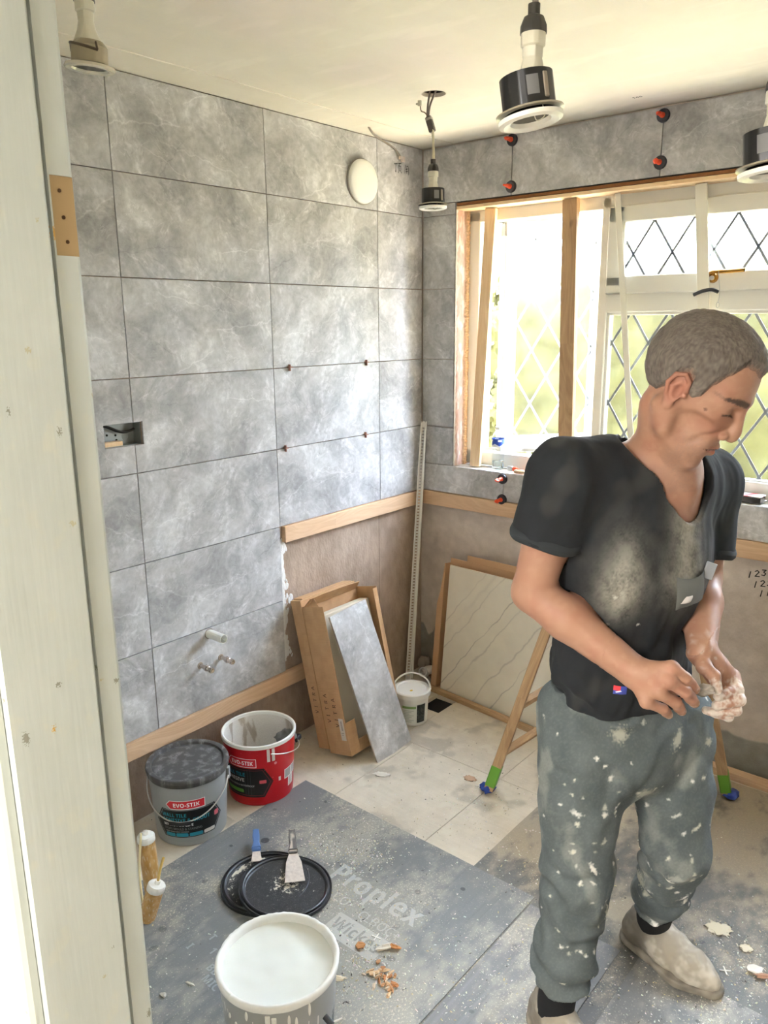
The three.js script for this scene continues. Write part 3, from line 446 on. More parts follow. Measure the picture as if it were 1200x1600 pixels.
// ---------------------------------------------------------------- window wall fittings
{
  const nums = canvasTex(256, 256, (g) => { g.clearRect(0, 0, 256, 256); g.strokeStyle = '#33302d'; g.lineWidth = 6; g.lineCap = g.lineJoin = 'round'; const D = { 0: [14, 0, 2, 14, 8, 38, 24, 34, 28, 12, 14, 0], 1: [14, 2, 8, 40], 2: [2, 8, 14, 0, 24, 8, 4, 38, 28, 36], 3: [4, 4, 24, 2, 12, 16, 24, 24, 16, 38, 2, 36], 5: [26, 0, 8, 2, 6, 16, 22, 20, 20, 36, 2, 38], 8: [20, 4, 6, 8, 22, 26, 8, 38, 4, 26, 22, 12, 20, 4] };
    const put = (txt, x, y) => { for (const ch of txt) { const q = D[ch]; g.beginPath(); g.moveTo(x + q[0], y + q[1]); for (let i = 2; i < q.length; i += 2) g.lineTo(x + q[i], y + q[i + 1]); g.stroke(); x += 38; y -= 13; } };
    put('1230', 14, 84); put('1252', 52, 140); put('118', 90, 190); });
  const m = solo('handwriting', plaque(0.15, 0.15), std({ map: nums, transparent: true, alphaTest: 0.35, roughness: 0.8 }), 'pencilled measurements on the bare render below the batten', 'writing'); m.position.set(1.535, 0.77, -0.0112); m.castShadow = false;
  const cs = canvasTex(128, 64, (g) => { g.clearRect(0, 0, 128, 64); g.fillStyle = '#5a544a'; g.font = 'bold 34px sans-serif'; g.fillText('145', 20, 44); });
  const c = solo('handwriting', plaque(0.08, 0.04), std({ map: cs, transparent: true, alphaTest: 0.35, roughness: 0.8 }), 'faint pencilled numbers on the ceiling by the window wall', 'writing'); c.rotation.x = Math.PI / 2; c.position.set(1.023, 2.3994, 0.155); c.castShadow = false;
  // screw-down tile levellers: black cap, orange grip
  const capM = std({ color: C('#2f3038'), roughness: 0.45 });
  const make = (x, y, label, turn) => {
    const t = thing('tile_leveller', label, 'tile leveller', [x, y, 0.0], 'orange tile levellers');
    const cap = lathe([[0, 0.012], [0.012, 0.0125], [0.021, 0.010], [0.023, 0.006], [0.023, 0.0]], 32); cap.rotateX(Math.PI / 2); part('cap', cap, capM, t);
    const st = new THREE.CylinderGeometry(0.007, 0.010, 0.026, 16); st.rotateX(Math.PI / 2); part('stem', at(st, 0, 0, 0.024), M.orange, t);
    const gr = extrude(poly([[-0.006, -0.004], [0.006, -0.006], [0.009, 0.012], [0.004, 0.024], [-0.004, 0.024], [-0.010, 0.010]]), 0.008, 0.002, 2); gr.translate(0, 0, -0.004); gr.rotateX(Math.PI / 2); const g = part('grip', gr, M.orange, t); g.position.z = 0.034; g.rotation.z = turn;
  };
  make(0.444, 2.372, 'orange tile leveller high on the left joint above the window', 0.3); make(0.444, 2.2, 'orange tile leveller just above the left part of the window head', -0.2);
  make(1.046, 2.365, 'orange tile leveller high on the right joint above the window', 0.1); make(1.046, 2.214, 'orange tile leveller just above the middle of the window head', 1.1);
  make(0.441, 1.013, 'orange tile leveller just under the sill below the water bottle', 2.4); make(0.441, 0.921, 'lowest orange tile leveller, touching the batten below the sill', 1.8);
  // head lining: two boards held up by props while the adhesive sets
  solo('head_board', metreUV(rbox(2.82, 0.012, 0.1, 0.0015, 1)).translate(1.587, 2.1585, -0.052), std({ color: C('#b58f68'), map: setRep(oldWood, 1, 4), roughness: 0.8 }), 'upper brown board lining the window head', 'board');
  const hb = new RoundedBoxGeometry(0.1, 2.82, 0.013, 1, 0.0015); { const p = hb.attributes.position, uv = hb.attributes.uv; for (let i = 0; i < p.count; i++) uv.setXY(i, p.getX(i), p.getY(i)); } hb.rotateZ(Math.PI / 2); hb.rotateX(Math.PI / 2);
  solo('head_board', at(hb, 1.588, 2.1445, -0.05), M.paleWood, 'lower pale timber board lining the window head', 'board');
  const whiteWood = std({ color: C('#e9e5d6'), roughness: 0.5 });
  solo('timber_prop', stick([0.262, 1.043, -0.055], [0.318, 2.136, -0.055], 0.046, 0.03, 0.25), M.paleWood, 'leaning pale timber prop at the left side of the window', 'prop', 'props under the head board');
  solo('timber_prop', stick([0.713, 1.043, -0.05], [0.683, 2.136, -0.05], 0.062, 0.028, 0), M.oldWood, 'broad brown timber prop in front of the open casement', 'prop', 'props under the head board');
  solo('timber_prop', stick([1.008, 1.043, -0.045], [0.87, 2.136, -0.05], 0.022, 0.016, 0.4), whiteWood, 'thin white strip leaning across the fixed pane', 'prop', 'props under the head board');
  solo('timber_prop', stick([1.292, 1.043, -0.045], [1.176, 2.136, -0.05], 0.04, 0.02, 0.2), whiteWood, 'cream painted prop above the man\'s head', 'prop', 'props under the head board');
  // water bottle
  const b = thing('water_bottle', 'clear plastic water bottle with a blue and white label on the sill', 'bottle', [0.381, 1.042, -0.052]);
  const prof = [[0, 0.001], [0.02, 0.0], [0.0255, 0.003], [0.0275, 0.008]]; for (let i = 0; i < 6; i++) { const y = 0.014 + i * 0.014; prof.push([0.0275, y], [0.0275, y + 0.008], [0.0262, y + 0.011]); } prof.push([0.0275, 0.1], [0.0275, 0.138], [0.0262, 0.146], [0.021, 0.158], [0.0135, 0.17], [0.0125, 0.176]);
  const pet = phys({ color: C('#f4f8fa'), transmission: 1, thickness: 0, roughness: 0.06, ior: 1.5 });
  part('bottle_body', lathe(prof, 40), pet, b); part('water', lathe([[0, 0.002], [0.0245, 0.004], [0.0255, 0.03], [0.0255, 0.036], [0, 0.036]], 36), phys({ color: C('#f2f8fa'), transmission: 1, thickness: 0.05, roughness: 0.02, ior: 1.33 }), b);
  const lab = canvasTex(256, 64, (g) => { g.fillStyle = '#f2f4f6'; g.fillRect(0, 0, 256, 64); g.fillStyle = '#2d50b4'; g.fillRect(0, 0, 256, 40); g.beginPath(); g.moveTo(0, 40); for (let i = 0; i <= 8; i++) g.lineTo(i * 32, i % 2 ? 58 : 38); g.lineTo(256, 0); g.fill(); g.fillStyle = '#eef1f4'; for (const x of [20, 84, 148, 212]) g.fillRect(x, 8, 26, 16); });
  part('label', at(new THREE.CylinderGeometry(0.0279, 0.0279, 0.036, 40, 1, true), 0, 0.119, 0), std({ map: lab, roughness: 0.4, side: THREE.DoubleSide }), b, 'blue and white paper label');
  part('cap', at(new THREE.CylinderGeometry(0.0145, 0.0145, 0.013, 28), 0, 0.182, 0), M.whitePlastic, b);
  // orange folding knife-like tool on the sill
  const o = thing('bar_clamp', 'small orange clamp with metal head lying on the sill by the bottle', 'clamp', [0.45, 1.042, -0.045]);
  part('head', at(rbox(0.026, 0.022, 0.016, 0.004), 0.0, 0.011, 0), M.steel, o); part('collar', at(rbox(0.022, 0.018, 0.018, 0.005), 0.024, 0.010, 0), M.orange, o);
  part('handle', merge([stick([0.032, 0.012, 0.006], [0.20, 0.008, 0.012], 0.006, 0.006), stick([0.032, 0.009, -0.006], [0.20, 0.006, -0.004], 0.006, 0.006), stick([0.12, 0.007, 0.009], [0.12, 0.007, -0.006], 0.006, 0.006)]), M.orange, o);
  const rg = new THREE.TorusGeometry(0.013, 0.0055, 10, 28); rg.rotateX(Math.PI / 2); rg.scale(1.5, 1.3, 0.9); const rr = solo('wooden_ring', rg, M.oldWood, 'oval brown ring lying against the orange clamp', 'ring'); rr.position.set(0.512, 1.049, -0.018);
  // small black tin with printed white lid
  const t = thing('tin_box', 'flat black tin with a white and red lid on the sill', 'tin', [1.435, 1.042, -0.05], undefined, -0.05);
  part('tin_body', at(rbox(0.096, 0.022, 0.052, 0.003), 0, 0.011, 0), std({ color: C('#3a3534'), roughness: 0.4 }), t);
  const lid = canvasTex(128, 64, (g) => { g.fillStyle = '#e9e6e6'; g.fillRect(0, 0, 128, 64); g.fillStyle = '#d8434e'; g.beginPath(); g.moveTo(40, 64); g.lineTo(70, 0); g.lineTo(100, 0); g.lineTo(66, 64); g.fill(); g.fillStyle = '#e6a6b0'; g.fillRect(24, 14, 22, 10); g.fillStyle = '#9a9aa2'; g.fillRect(8, 40, 26, 8); });
  const lg = new THREE.BoxGeometry(0.098, 0.004, 0.054); part('tin_lid', at(lg, 0, 0.024, 0), std({ map: lid, roughness: 0.35 }), t, 'white lid printed in red');
  solo('wire_offcut', tube([[1.49, 1.05, -0.03], [1.505, 1.056, -0.035], [1.52, 1.046, -0.03], [1.56, 1.044, -0.028]], 0.002, 24), M.greyPlastic, 'curled grey wire offcut beside the tin', 'wire');
  // key lanyard hung on the window handle
  const ky = thing('key_lanyard', 'wire loop with black tag hanging from the window handle', 'lanyard', [1.262, 1.835, -0.048]);
  part('loop', tube([[0, 0.006, 0.004], [0.006, -0.03, 0.008], [0.012, -0.07, 0.01], [0.009, -0.10, 0.01]], 0.0013, 24), M.steel, ky); part('tag', tube([[-0.07, -0.072, 0.032], [-0.04, -0.06, 0.032], [-0.01, -0.056, 0.026], [0.008, -0.064, 0.014]], 0.0065, 24), M.blackPlastic, ky);
  const kr = new THREE.TorusGeometry(0.008, 0.0014, 8, 24); kr.scale(0.6, 1.2, 1); part('ring', at(kr, 0.009, -0.108, 0.01), M.steel, ky);
}
// ---------------------------------------------------------------- hanging lamps (not lit)
{
  const blk = std({ color: C('#3d3b38'), roughness: 0.45 }), glassM = phys({ color: C('#f3f1ea'), roughness: 0.08, transmission: 0.35, thickness: 0.0 }), ceram = std({ color: C('#d8d4c3'), roughness: 0.35 }), whiteR = std({ color: C('#f1efe6'), roughness: 0.3 }), sil = std({ color: C('#b9b2a2'), roughness: 0.3, metalness: 0.7 }), drk = std({ color: C('#2a2a2c'), roughness: 0.28, metalness: 0.25 });
  const lamp = (name, label, x, y, z, o) => {
    const t = thing(name, label, 'ceiling lamp', [x, y, z], 'hanging downlights');
    const tilt = new THREE.Group(); const R = (g) => { g.rotateZ(o.tilt ?? 0); g.rotateX(o.tiltX ?? 0); return g; };
    // y = 0 at the trim ring; lamp neck and cap above
    part('cap', lathe([[0, 0.150], [0.0085, 0.150], [0.0085, 0.136], [0.014, 0.133], [0.0185, 0.122], [0.019, 0.112], [0, 0.112]], 32), blk, t, 'black lampholder');
    part('neck', lathe([[0.0175, 0.1125], [0.0175, 0.096], [0.0145, 0.094], [0.0142, 0.082], [0.0135, 0.080], [0.0145, 0.076], [0.017, 0.064], [0.0245, 0.046], [0.025, 0.042], [0, 0.042]], 36), ceram, t, 'white lamp neck');
    if (o.can) {
      const cn_ = part('can', R(lathe([[0.036, 0.058], [0.0385, 0.058], [0.0385, 0.012], [0.0365, 0.012], [0.036, 0.056]], 44)), drk, t, 'black lamp can');
      part('label', R((() => { const g = new THREE.CylinderGeometry(0.0387, 0.0387, 0.026, 16, 1, true, 0.15 + (o.turn ?? 0), 0.45); return at(g, 0, 0.036, 0); })()), std({ color: C('#77777a'), roughness: 0.5 }), cn_, 'grey printed label');
      part('spring_slot', R((() => { const g = new RoundedBoxGeometry(0.008, 0.034, 0.004, 2, 0.002); return at(g, 0.0, 0.035, 0.0385).rotateY(0.9 + (o.turn ?? 0)); })()), std({ color: C('#8f8478'), roughness: 0.5 }), cn_);
      part('flange', R(lathe([[0.036, 0.013], [0.049, 0.010], [0.0495, 0.0075], [0.037, 0.008]], 48)), sil, t);
      part('trim_ring', R(lathe([[0.038, 0.004], [0.047, 0.002], [0.0465, -0.004], [0.040, -0.0065], [0.030, -0.003], [0.028, 0.004]], 48)), whiteR, t, 'white trim ring');
      part('lens', R(lathe([[0.0285, 0.003], [0.02, 0.006], [0, 0.007]], 40)), std({ color: C('#6d6c66'), roughness: 0.15 }), t, 'unlit lamp face');
      part('spring', R(tube([[0.032, 0.008, 0.02], [0.034, -0.008, 0.022], [0.024, -0.012, 0.027], [0.022, 0.004, 0.03]], 0.0008, 20, 5)), sil, t);
    } else {
      part('can', R(lathe([[0.0245, 0.046], [0.033, 0.036], [0.033, 0.008], [0.0, 0.008]], 40)), std({ color: C('#a49a84'), roughness: 0.4, metalness: 0.3 }), t, 'beige metal lamp can');
      part('spring_band', R(merge([tube([[-0.042, 0.03, 0.012], [-0.03, 0.038, 0.02], [0.0, 0.036, 0.036], [0.03, 0.030, 0.02], [0.044, 0.026, 0.01]], 0.0025, 30, 6), stick([-0.042, 0.03, 0.012], [-0.026, 0.045, 0.012], 0.004, 0.003, 0, 0.001), stick([0.044, 0.026, 0.01], [0.038, 0.04, 0.01], 0.004, 0.003, 0, 0.001)])), std({ color: C('#5b5145'), roughness: 0.4, metalness: 0.5 }), t);
      part('trim_ring', R(lathe([[0.031, 0.009], [0.044, 0.005], [0.0465, 0.0], [0.044, -0.003], [0.034, -0.002], [0.031, 0.004]], 48)), phys({ color: C('#d8d4c4'), roughness: 0.2, metalness: 0.3 }), t, 'pale trim ring');
      part('lens', R(lathe([[0.0315, 0.002], [0.02, 0.006], [0, 0.007]], 40)), std({ color: C('#58554c'), roughness: 0.12 }), t, 'unlit lamp face');
    }
    part('flex', merge([tube([[0, 0.149, 0], ...(o.flex ?? [[0.004, 0.22, 0], [-0.002, 2.42 - y, 0.004]])], 0.0034, 40, 8), tube([[0.005, 0.149, 0.002], ...(o.flex ?? [[-0.003, 0.22, 0.002], [0.004, 2.42 - y, 0.004]]).map((p) => [p[0] * 0.6 + 0.004, p[1], p[2] + 0.003])], 0.003, 40, 8)]), o.cream ? M.creamCable : M.greyCable, t, 'twin lamp flex');
    return t;
  };
  lamp('hanging_downlight', 'bare downlight with beige can hanging at the left by the door frame', 0.737, 2.146, 2.0, { tilt: -0.12, cream: true });
  lamp('hanging_downlight', 'largest hanging downlight with black can and white trim ring', 1.567, 1.964, 1.80, { can: true, tilt: 0.15, tiltX: 0.05, turn: 0.35 });
  lamp('hanging_downlight', 'small hanging downlight in front of the far corner with connector block', 0.531, 2.052, 0.641, { can: true, tilt: 0.02, cream: true, turn: 0.6, flex: [[0.0, 0.19, 0], [-0.004, 0.235, 0.0], [-0.006, 0.24, 0.0]] });
  lamp('hanging_downlight', 'downlight cut off by the right edge of the photo', 1.835, 1.893, 1.545, { can: true, tilt: 0.1, turn: -0.4 });
  // connector block, its wires and the ceiling hole edge
  const cn = thing('cable_connector', 'dark connector block on the wires under the round ceiling hole', 'connector', [0.519, 2.31, 0.641], undefined, 0.3);
  const blkG = rbox(0.022, 0.05, 0.018, 0.004); blkG.rotateZ(0.32); part('block', blkG, std({ color: C('#565350'), roughness: 0.4 }), cn);
  const bandG = rbox(0.0225, 0.012, 0.0185, 0.003); bandG.rotateZ(0.32); part('band', at(bandG, -0.005, 0.016, 0), std({ color: C('#a09a92'), roughness: 0.4 }), cn);
  part('wire', tube([[-0.012, 0.02, 0], [-0.008, 0.06, 0.003], [-0.002, 0.1, 0.0]], 0.0035, 24), M.greyCable, cn); part('wire', tube([[-0.008, 0.022, 0], [-0.001, 0.055, 0.003], [0.018, 0.1, 0.0]], 0.0035, 24), M.greyCable, cn);
  part('wire', tube([[-0.008, 0.024, 0.002], [-0.018, 0.036, 0.006], [-0.030, 0.042, 0.006], [-0.034, 0.058, 0.005]], 0.002, 24), std({ color: C('#80705a'), roughness: 0.6 }), cn);
  part('terminal', merge([at(rbox(0.012, 0.018, 0.01, 0.002), -0.036, 0.066, 0.005), at(rbox(0.008, 0.006, 0.008, 0.001), -0.044, 0.064, 0.005)]), std({ color: C('#d8d2bd'), roughness: 0.5 }), cn, 'pale terminal block');
  // second cable with a clear terminal lying at the wall-ceiling angle
  const lc = thing('loose_cable', 'loose grey cable with clear terminal at the top of the left wall', 'cable', [0, 0, 0]);
  part('cable', tube([[0.09, 2.402, 0.461], [0.08, 2.388, 0.43], [0.06, 2.385, 0.39], [0.05, 2.378, 0.345], [0.03, 2.374, 0.27], [0.016, 2.366, 0.21], [0.012, 2.345, 0.17]], 0.004, 60), M.greyCable, lc);
  part('terminal', merge([at(rbox(0.014, 0.022, 0.014, 0.002), 0.014, 2.334, 0.155), at(rbox(0.012, 0.014, 0.012, 0.002), 0.014, 2.338, 0.17)]), phys({ color: C('#efe2d8'), roughness: 0.25, transmission: 0.3, thickness: 0 }), lc, 'clear plastic terminal');
}
// ---------------------------------------------------------------- protective sheets on the floor
const flakeRand = rng(77);
function sheetTex(w, h, px, o) {            // w, h in metres; canvas top lies towards the window
  const r = rng(o.seed), W = Math.round(w * px), H = Math.round(h * px);
  return canvasTex(W, H, (g) => {
    g.fillStyle = o.base ?? '#71767b'; g.fillRect(0, 0, W, H);
    for (let i = 0; i < 260; i++) { g.strokeStyle = `rgba(${r() < 0.5 ? '60,64,70' : '150,154,158'},${0.03 + r() * 0.07})`; g.lineWidth = 1 + r() * 6; const x = r() * W, y = r() * H, l = (0.1 + r() * 0.6) * H; g.beginPath(); g.moveTo(x, y); g.lineTo(x + (r() - 0.5) * 12, y + l); g.stroke(); }
    for (let i = 0; i < (o.dark ?? 40); i++) { const x = r() * W, y = r() * H, s = (0.004 + r() * 0.012) * px; g.fillStyle = `rgba(40,43,48,${0.25 + r() * 0.4})`; g.beginPath(); g.ellipse(x, y, s, s * (0.4 + r() * 0.6), r() * 3, 0, 7); g.fill(); }
    if (o.print) o.print(g, px);
    const im = g.getImageData(0, 0, W, H), d = im.data, D = o.dust ?? 0.35, dc = o.dustColor ?? [208, 199, 178];
    for (let y = 0; y < H; y++) for (let x = 0; x < W; x++) {
      const X = x / px + o.seed * 3, Y = y / px, k = (y * W + x) * 4;
      const big = 0.5 + 0.5 * fbm(X * 2.6, Y * 2.2, 3), mid = 0.5 + 0.5 * fbm(X * 17, Y * 11, 3); let a = D * sstep(0.38, 0.75, big * 0.6 + mid * 0.4 + (o.extra ? o.extra(x / px, y / px) : 0));
      const fine = 0.5 * n2(X * 190, Y * 150) + 0.45 * n2(X * 83 + 5, Y * 71) + 0.4 * n2(X * 430, Y * 390); a += sstep(0.62, 0.8, fine + (big - 0.5) * 0.9 + (o.speck ?? 0)) * 0.75; a += 0.10 * n2(X * 480, Y * 480); a = clamp(a, 0, 0.95);
      for (let c = 0; c < 3; c++) d[k + c] = lerp(d[k + c], dc[c], a);
    }
    g.putImageData(im, 0, 0);
  });
}
function sheet(name, label, x0, z0, x1, z1, y, o) {
  const w = x1 - x0, h = z1 - z0, g = new THREE.BoxGeometry(w, 0.003, h, 40, 1, 40), p = g.attributes.position, uv = g.attributes.uv;
  for (let i = 0; i < p.count; i++) { const x = p.getX(i), z = p.getZ(i); uv.setXY(i, x / w + 0.5, 0.5 - z / h); p.setY(i, p.getY(i) + 0.0012 * (1 + fbm(x * 3 + o.seed, z * 3, 2)) ); }
  g.computeVertexNormals();
  const m = solo(name, g, std({ map: sheetTex(w, h, o.px, o), roughness: o.rough ?? 0.5 }), label, 'floor sheet', 'grey floor protection sheets'); m.position.set((x0 + x1) / 2, y + 0.0015, (z0 + z1) / 2); return m;
}
const proprint = (g, px) => {
  const X = (x) => (x - 0.275) * px, Y = (z) => (z - 1.078) * px; g.textBaseline = 'alphabetic';
  g.fillStyle = 'rgba(186,192,198,0.85)'; g.font = `bold ${0.105 * px}px sans-serif`; g.fillText('Proplex', X(0.70), Y(1.405), 0.34 * px);
  g.fillStyle = 'rgba(190,195,200,0.75)'; g.font = `${0.045 * px}px sans-serif`; g.fillText('CO', X(0.775), Y(1.465)); g.fillText('CLBOC+', X(0.885), Y(1.475), 0.15 * px);
  g.fillStyle = 'rgba(196,201,206,0.8)'; g.beginPath(); g.moveTo(X(0.84), Y(1.49)); g.lineTo(X(1.03), Y(1.49)); g.lineTo(X(1.03), Y(1.575)); g.lineTo(X(0.84), Y(1.575)); g.fill(); g.fillStyle = '#6c7177'; g.font = `bold ${0.06 * px}px sans-serif`; g.fillText('Wickes', X(0.85), Y(1.548), 0.17 * px);
  g.fillStyle = 'rgba(186,192,198,0.5)'; g.font = `${0.02 * px}px sans-serif`; g.fillText('wickes', X(0.775), Y(1.52)); g.font = `bold ${0.032 * px}px sans-serif`; for (const [t, x, z] of [['T', 0.62, 1.80], ['1', 0.66, 1.83], ['BE', 0.70, 1.87], ['MIC', 0.72, 1.90], ['I', 0.60, 1.86]]) { g.save(); g.translate(X(x), Y(z)); g.rotate(0.05); g.fillText(t, 0, 0); g.restore(); }
};
// dust settles where people work: round the lids, the bucket and the wood chips
const pile = (cx, cz, s) => (x, z) => Math.exp(-((x - cx) ** 2 + (z - cz) ** 2) / (s * s));
const sA = [pile(0.56, 0.42, 0.2), pile(0.80, 0.50, 0.16), pile(0.62, 0.62, 0.2), pile(0.38, 0.2, 0.14)];
sheet('floor_sheet', 'broad dark grey sheet over bare boards, strewn with dust under the man', 1.027, 0.075, 2.6, 2.37, 0.0, { seed: 5, px: 640, base: '#6a6966', dust: 0.8, speck: 0.12, dark: 60, dustColor: [186, 172, 148], extra: (x, z) => 0.35 * sstep(0.95, 0.35, z) - 0.12 + 0.3 * pile(0.0, 0.75, 0.28)(x, z) + 0.35 * pile(0.45, 0.9, 0.12)(x, z) });
sheet('floor_sheet', 'printed grey sheet under the bucket lids with faded white lettering', 0.275, 1.078, 1.246, 2.37, 0.0032, { seed: 1, px: 1100, base: '#797b7c', dust: 0.44, speck: 0.08, dark: 45, dustColor: [212, 202, 180], print: proprint, extra: (x, z) => 0.22 * sA.reduce((a, f) => a + f(x, z), 0) - 0.08 * sstep(0.35, 0.1, x) });
sheet('floor_sheet', 'narrow grey sheet beside the printed sheet, under the man\'s right leg', 1.252, 1.112, 1.528, 2.37, 0.0032, { seed: 2, px: 640, base: '#7b7b7d', dust: 0.5, speck: 0.03, dark: 20 });
sheet('floor_sheet', 'grey sheet at the lower right under the man\'s left shoe', 1.578, 1.085, 2.6, 2.37, 0.0032, { seed: 3, px: 640, base: '#737373', dust: 0.5, speck: 0.08, dark: 30 });
// crumbs of plaster, sawdust and adhesive
{
  const N = 9000, geo = new THREE.TetrahedronGeometry(1, 0); geo.scale(1, 0.28, 0.55);
  const im = new THREE.InstancedMesh(geo, std({ color: 0xffffff, roughness: 0.95 }), N), o = new THREE.Object3D(), c = new THREE.Color(), r = flakeRand;
  const gauss = () => (r() + r() + r() + r() - 2) * 0.9, centers = [[0.83, 1.42, 0.11], [0.62, 1.33, 0.1], [0.72, 1.27, 0.1], [0.92, 1.6, 0.16], [1.05, 1.62, 0.12], [0.65, 1.25, 0.16], [1.1, 1.45, 0.2], [0.68, 1.52, 0.09], [0.95, 1.75, 0.14], [1.7, 1.12, 0.22], [1.85, 0.95, 0.22], [1.4, 1.5, 0.25], [0.85, 0.8, 0.25], [1.25, 0.95, 0.2]];
  for (let i = 0; i < N; i++) {
    let x, z; if (i % 4) { const q = centers[Math.floor(r() * centers.length)]; x = q[0] + gauss() * q[2]; z = q[1] + gauss() * q[2]; } else { x = 0.3 + r() * 2.0; z = 0.4 + r() * 1.75; }
    x = clamp(x, 0.2, 2.4); z = clamp(z, 0.25, 2.3); const s = Math.pow(r(), 2.6) * 0.0044 + 0.0008; const onA = z > 1.08;
    o.position.set(x, onA ? 0.0088 : x > 1.03 ? 0.0055 : 0.001, z); o.rotation.set(0.2 * r(), r() * 6.3, 0.2 * r()); o.scale.set(s * (1 + 1.6 * r() * r() * r()), s, s * (0.7 + 0.6 * r())); o.updateMatrix(); im.setMatrixAt(i, o.matrix);
    const k = r(); k < 0.72 ? c.setRGB(0.72 + 0.15 * r(), 0.70 + 0.14 * r(), 0.62 + 0.14 * r()) : k < 0.93 ? c.setRGB(0.62, 0.50 + 0.06 * r(), 0.32) : c.setRGB(0.12, 0.11, 0.1); im.setColorAt(i, c);
  }
  im.name = 'plaster_crumbs'; im.userData = { kind: 'stuff', label: 'fine pale plaster crumbs and sawdust scattered over the floor', category: 'debris' }; im.castShadow = im.receiveShadow = true; scene.add(im);
  // larger fragments, one by one
  const frag = (label, x, z, y, w, l, rot, col, seed, h = 0.008) => { const flatChip = h > 0.005, g = flatChip ? new THREE.DodecahedronGeometry(1, 0) : new THREE.IcosahedronGeometry(1, 3), p = g.attributes.position; for (let i = 0; i < p.count; i++) { const x = p.getX(i), y = p.getY(i), z = p.getZ(i), k = 1 + (flatChip ? 0.6 : 0.45) * n3(x * (flatChip ? 1.1 : 2.2) + seed * 3.1, y * 1.2, z * (flatChip ? 1.1 : 2.2)); p.setXYZ(i, x * k * w / 2, (y * k + (flatChip ? 0.5 * x * n2(seed, 1) : 0)) * h / 2, z * k * l / 2); } let gg = g; if (!flatChip) gg = mergeVertices(g.deleteAttribute('normal').deleteAttribute('uv') && g); gg.computeVertexNormals(); gg.computeBoundingBox(); gg.translate(0, -gg.boundingBox.min.y, 0); const m = solo('debris_fragment', gg, std({ color: C(col), roughness: 0.9 }), label, 'debris', 'loose fragments on the floor'); m.position.set(x, y, z); m.rotation.y = rot; return m; };
  const yA = 0.0082, yB = 0.0052;
  frag('white and orange curled fragment nearest the wood chips', 1.03, 1.515, yA, 0.045, 0.02, 0.9, '#e6dccb', 1, 0.012); frag('orange wood chip beside the white curl on the printed sheet', 1.052, 1.498, yA, 0.03, 0.013, 0.5, '#c98a55', 2, 0.012);
  frag('brown wood chip just right of the open grout bucket', 0.975, 1.555, yA, 0.034, 0.022, 0.2, '#c98f5a', 3, 0.01); frag('long pale splinter among the wood chips', 1.0, 1.67, yA, 0.06, 0.018, 0.4, '#e2d2b4', 4, 0.006);
  for (let i = 0; i < 26; i++) frag('small reddish wood chip in the heap on the printed sheet', 1.09 + gauss() * 0.05, 1.595 + gauss() * 0.035, yA, 0.012 + r() * 0.02, 0.006 + r() * 0.009, r() * 6, ['#c49268', '#d8b48c', '#b97f52', '#e0cbb0'][i % 4], 10 + i, 0.006).userData.group = 'heap of reddish wood chips';
  frag('white plaster fragment with pink edge by the right edge of the photo', 1.832, 0.951, yB, 0.05, 0.032, 0.6, '#e9e5de', 40, 0.012); frag('reddish sliver against the white plaster fragment', 1.852, 0.962, yB, 0.042, 0.012, 0.6, '#c29a84', 41, 0.012);
  frag('flat cream adhesive splat beyond the man\'s shoe', 1.71, 0.86, yB, 0.06, 0.05, 0.4, '#d4cbb4', 42, 0.004); frag('smaller cream adhesive splat beyond the man\'s shoe', 1.79, 0.885, yB, 0.03, 0.028, 0.9, '#d9d0ba', 43, 0.004);
  frag('pale curl near the lower left corner of the sheet', 0.715, 1.93, yA, 0.03, 0.008, 0.3, '#e4e0d4', 44, 0.006); frag('black and white crumb beside the door frame', 0.69, 1.995, yA, 0.02, 0.014, 0.3, '#cfcabd', 45, 0.008);
  frag('white adhesive lump at the foot of the leaning boxes', 0.465, 0.86, 0.0, 0.06, 0.03, 0.5, '#e8e3d8', 46, 0.004); frag('cream lump on the boards by the trestle foot', 0.74, 0.67, 0.0, 0.045, 0.035, 0.1, '#cda98a', 47, 0.003);
  // crosshair tile spacers
  const cross = (x, z, y, rot, label) => { const m = solo('tile_spacer', merge([new THREE.BoxGeometry(0.03, 0.002, 0.0035), new THREE.BoxGeometry(0.0035, 0.002, 0.03)]), std({ color: C('#f2efe6'), roughness: 0.5 }), label, 'tile spacer', 'white cross tile spacers'); m.position.set(x, y + 0.001, z); m.rotation.y = rot; };
  cross(0.985, 1.50, yA, 0.2, 'white cross spacer on the faded lettering of the sheet'); cross(0.795, 0.69, 0.0, 0.5, 'white cross spacer on the boards by the trestle foot'); cross(1.77, 1.0, yB, 0.6, 'white cross spacer beside the man\'s shoe');
}
// ---------------------------------------------------------------- buckets
const bucketProf = (rt, rb, h, t = 0.0022) => [[0, 0.002], [rb - 0.006, 0.0], [rb, 0.005], [rt - 0.002, h - 0.02], [rt, h - 0.004], [rt + 0.001, h], [rt - 0.003, h], [rt - 0.004, h - 0.006], [rb - 0.003, 0.008], [0, 0.006]];
function wrapBand(rt, rb, h, y0, y1, off = 0.0006) { const ra = lerp(rb, rt, y1 / h) + off, rc = lerp(rb, rt, y0 / h) + off, g = new THREE.CylinderGeometry(ra, rc, y1 - y0, 72, 1, true); g.translate(0, (y0 + y1) / 2, 0); return g; }
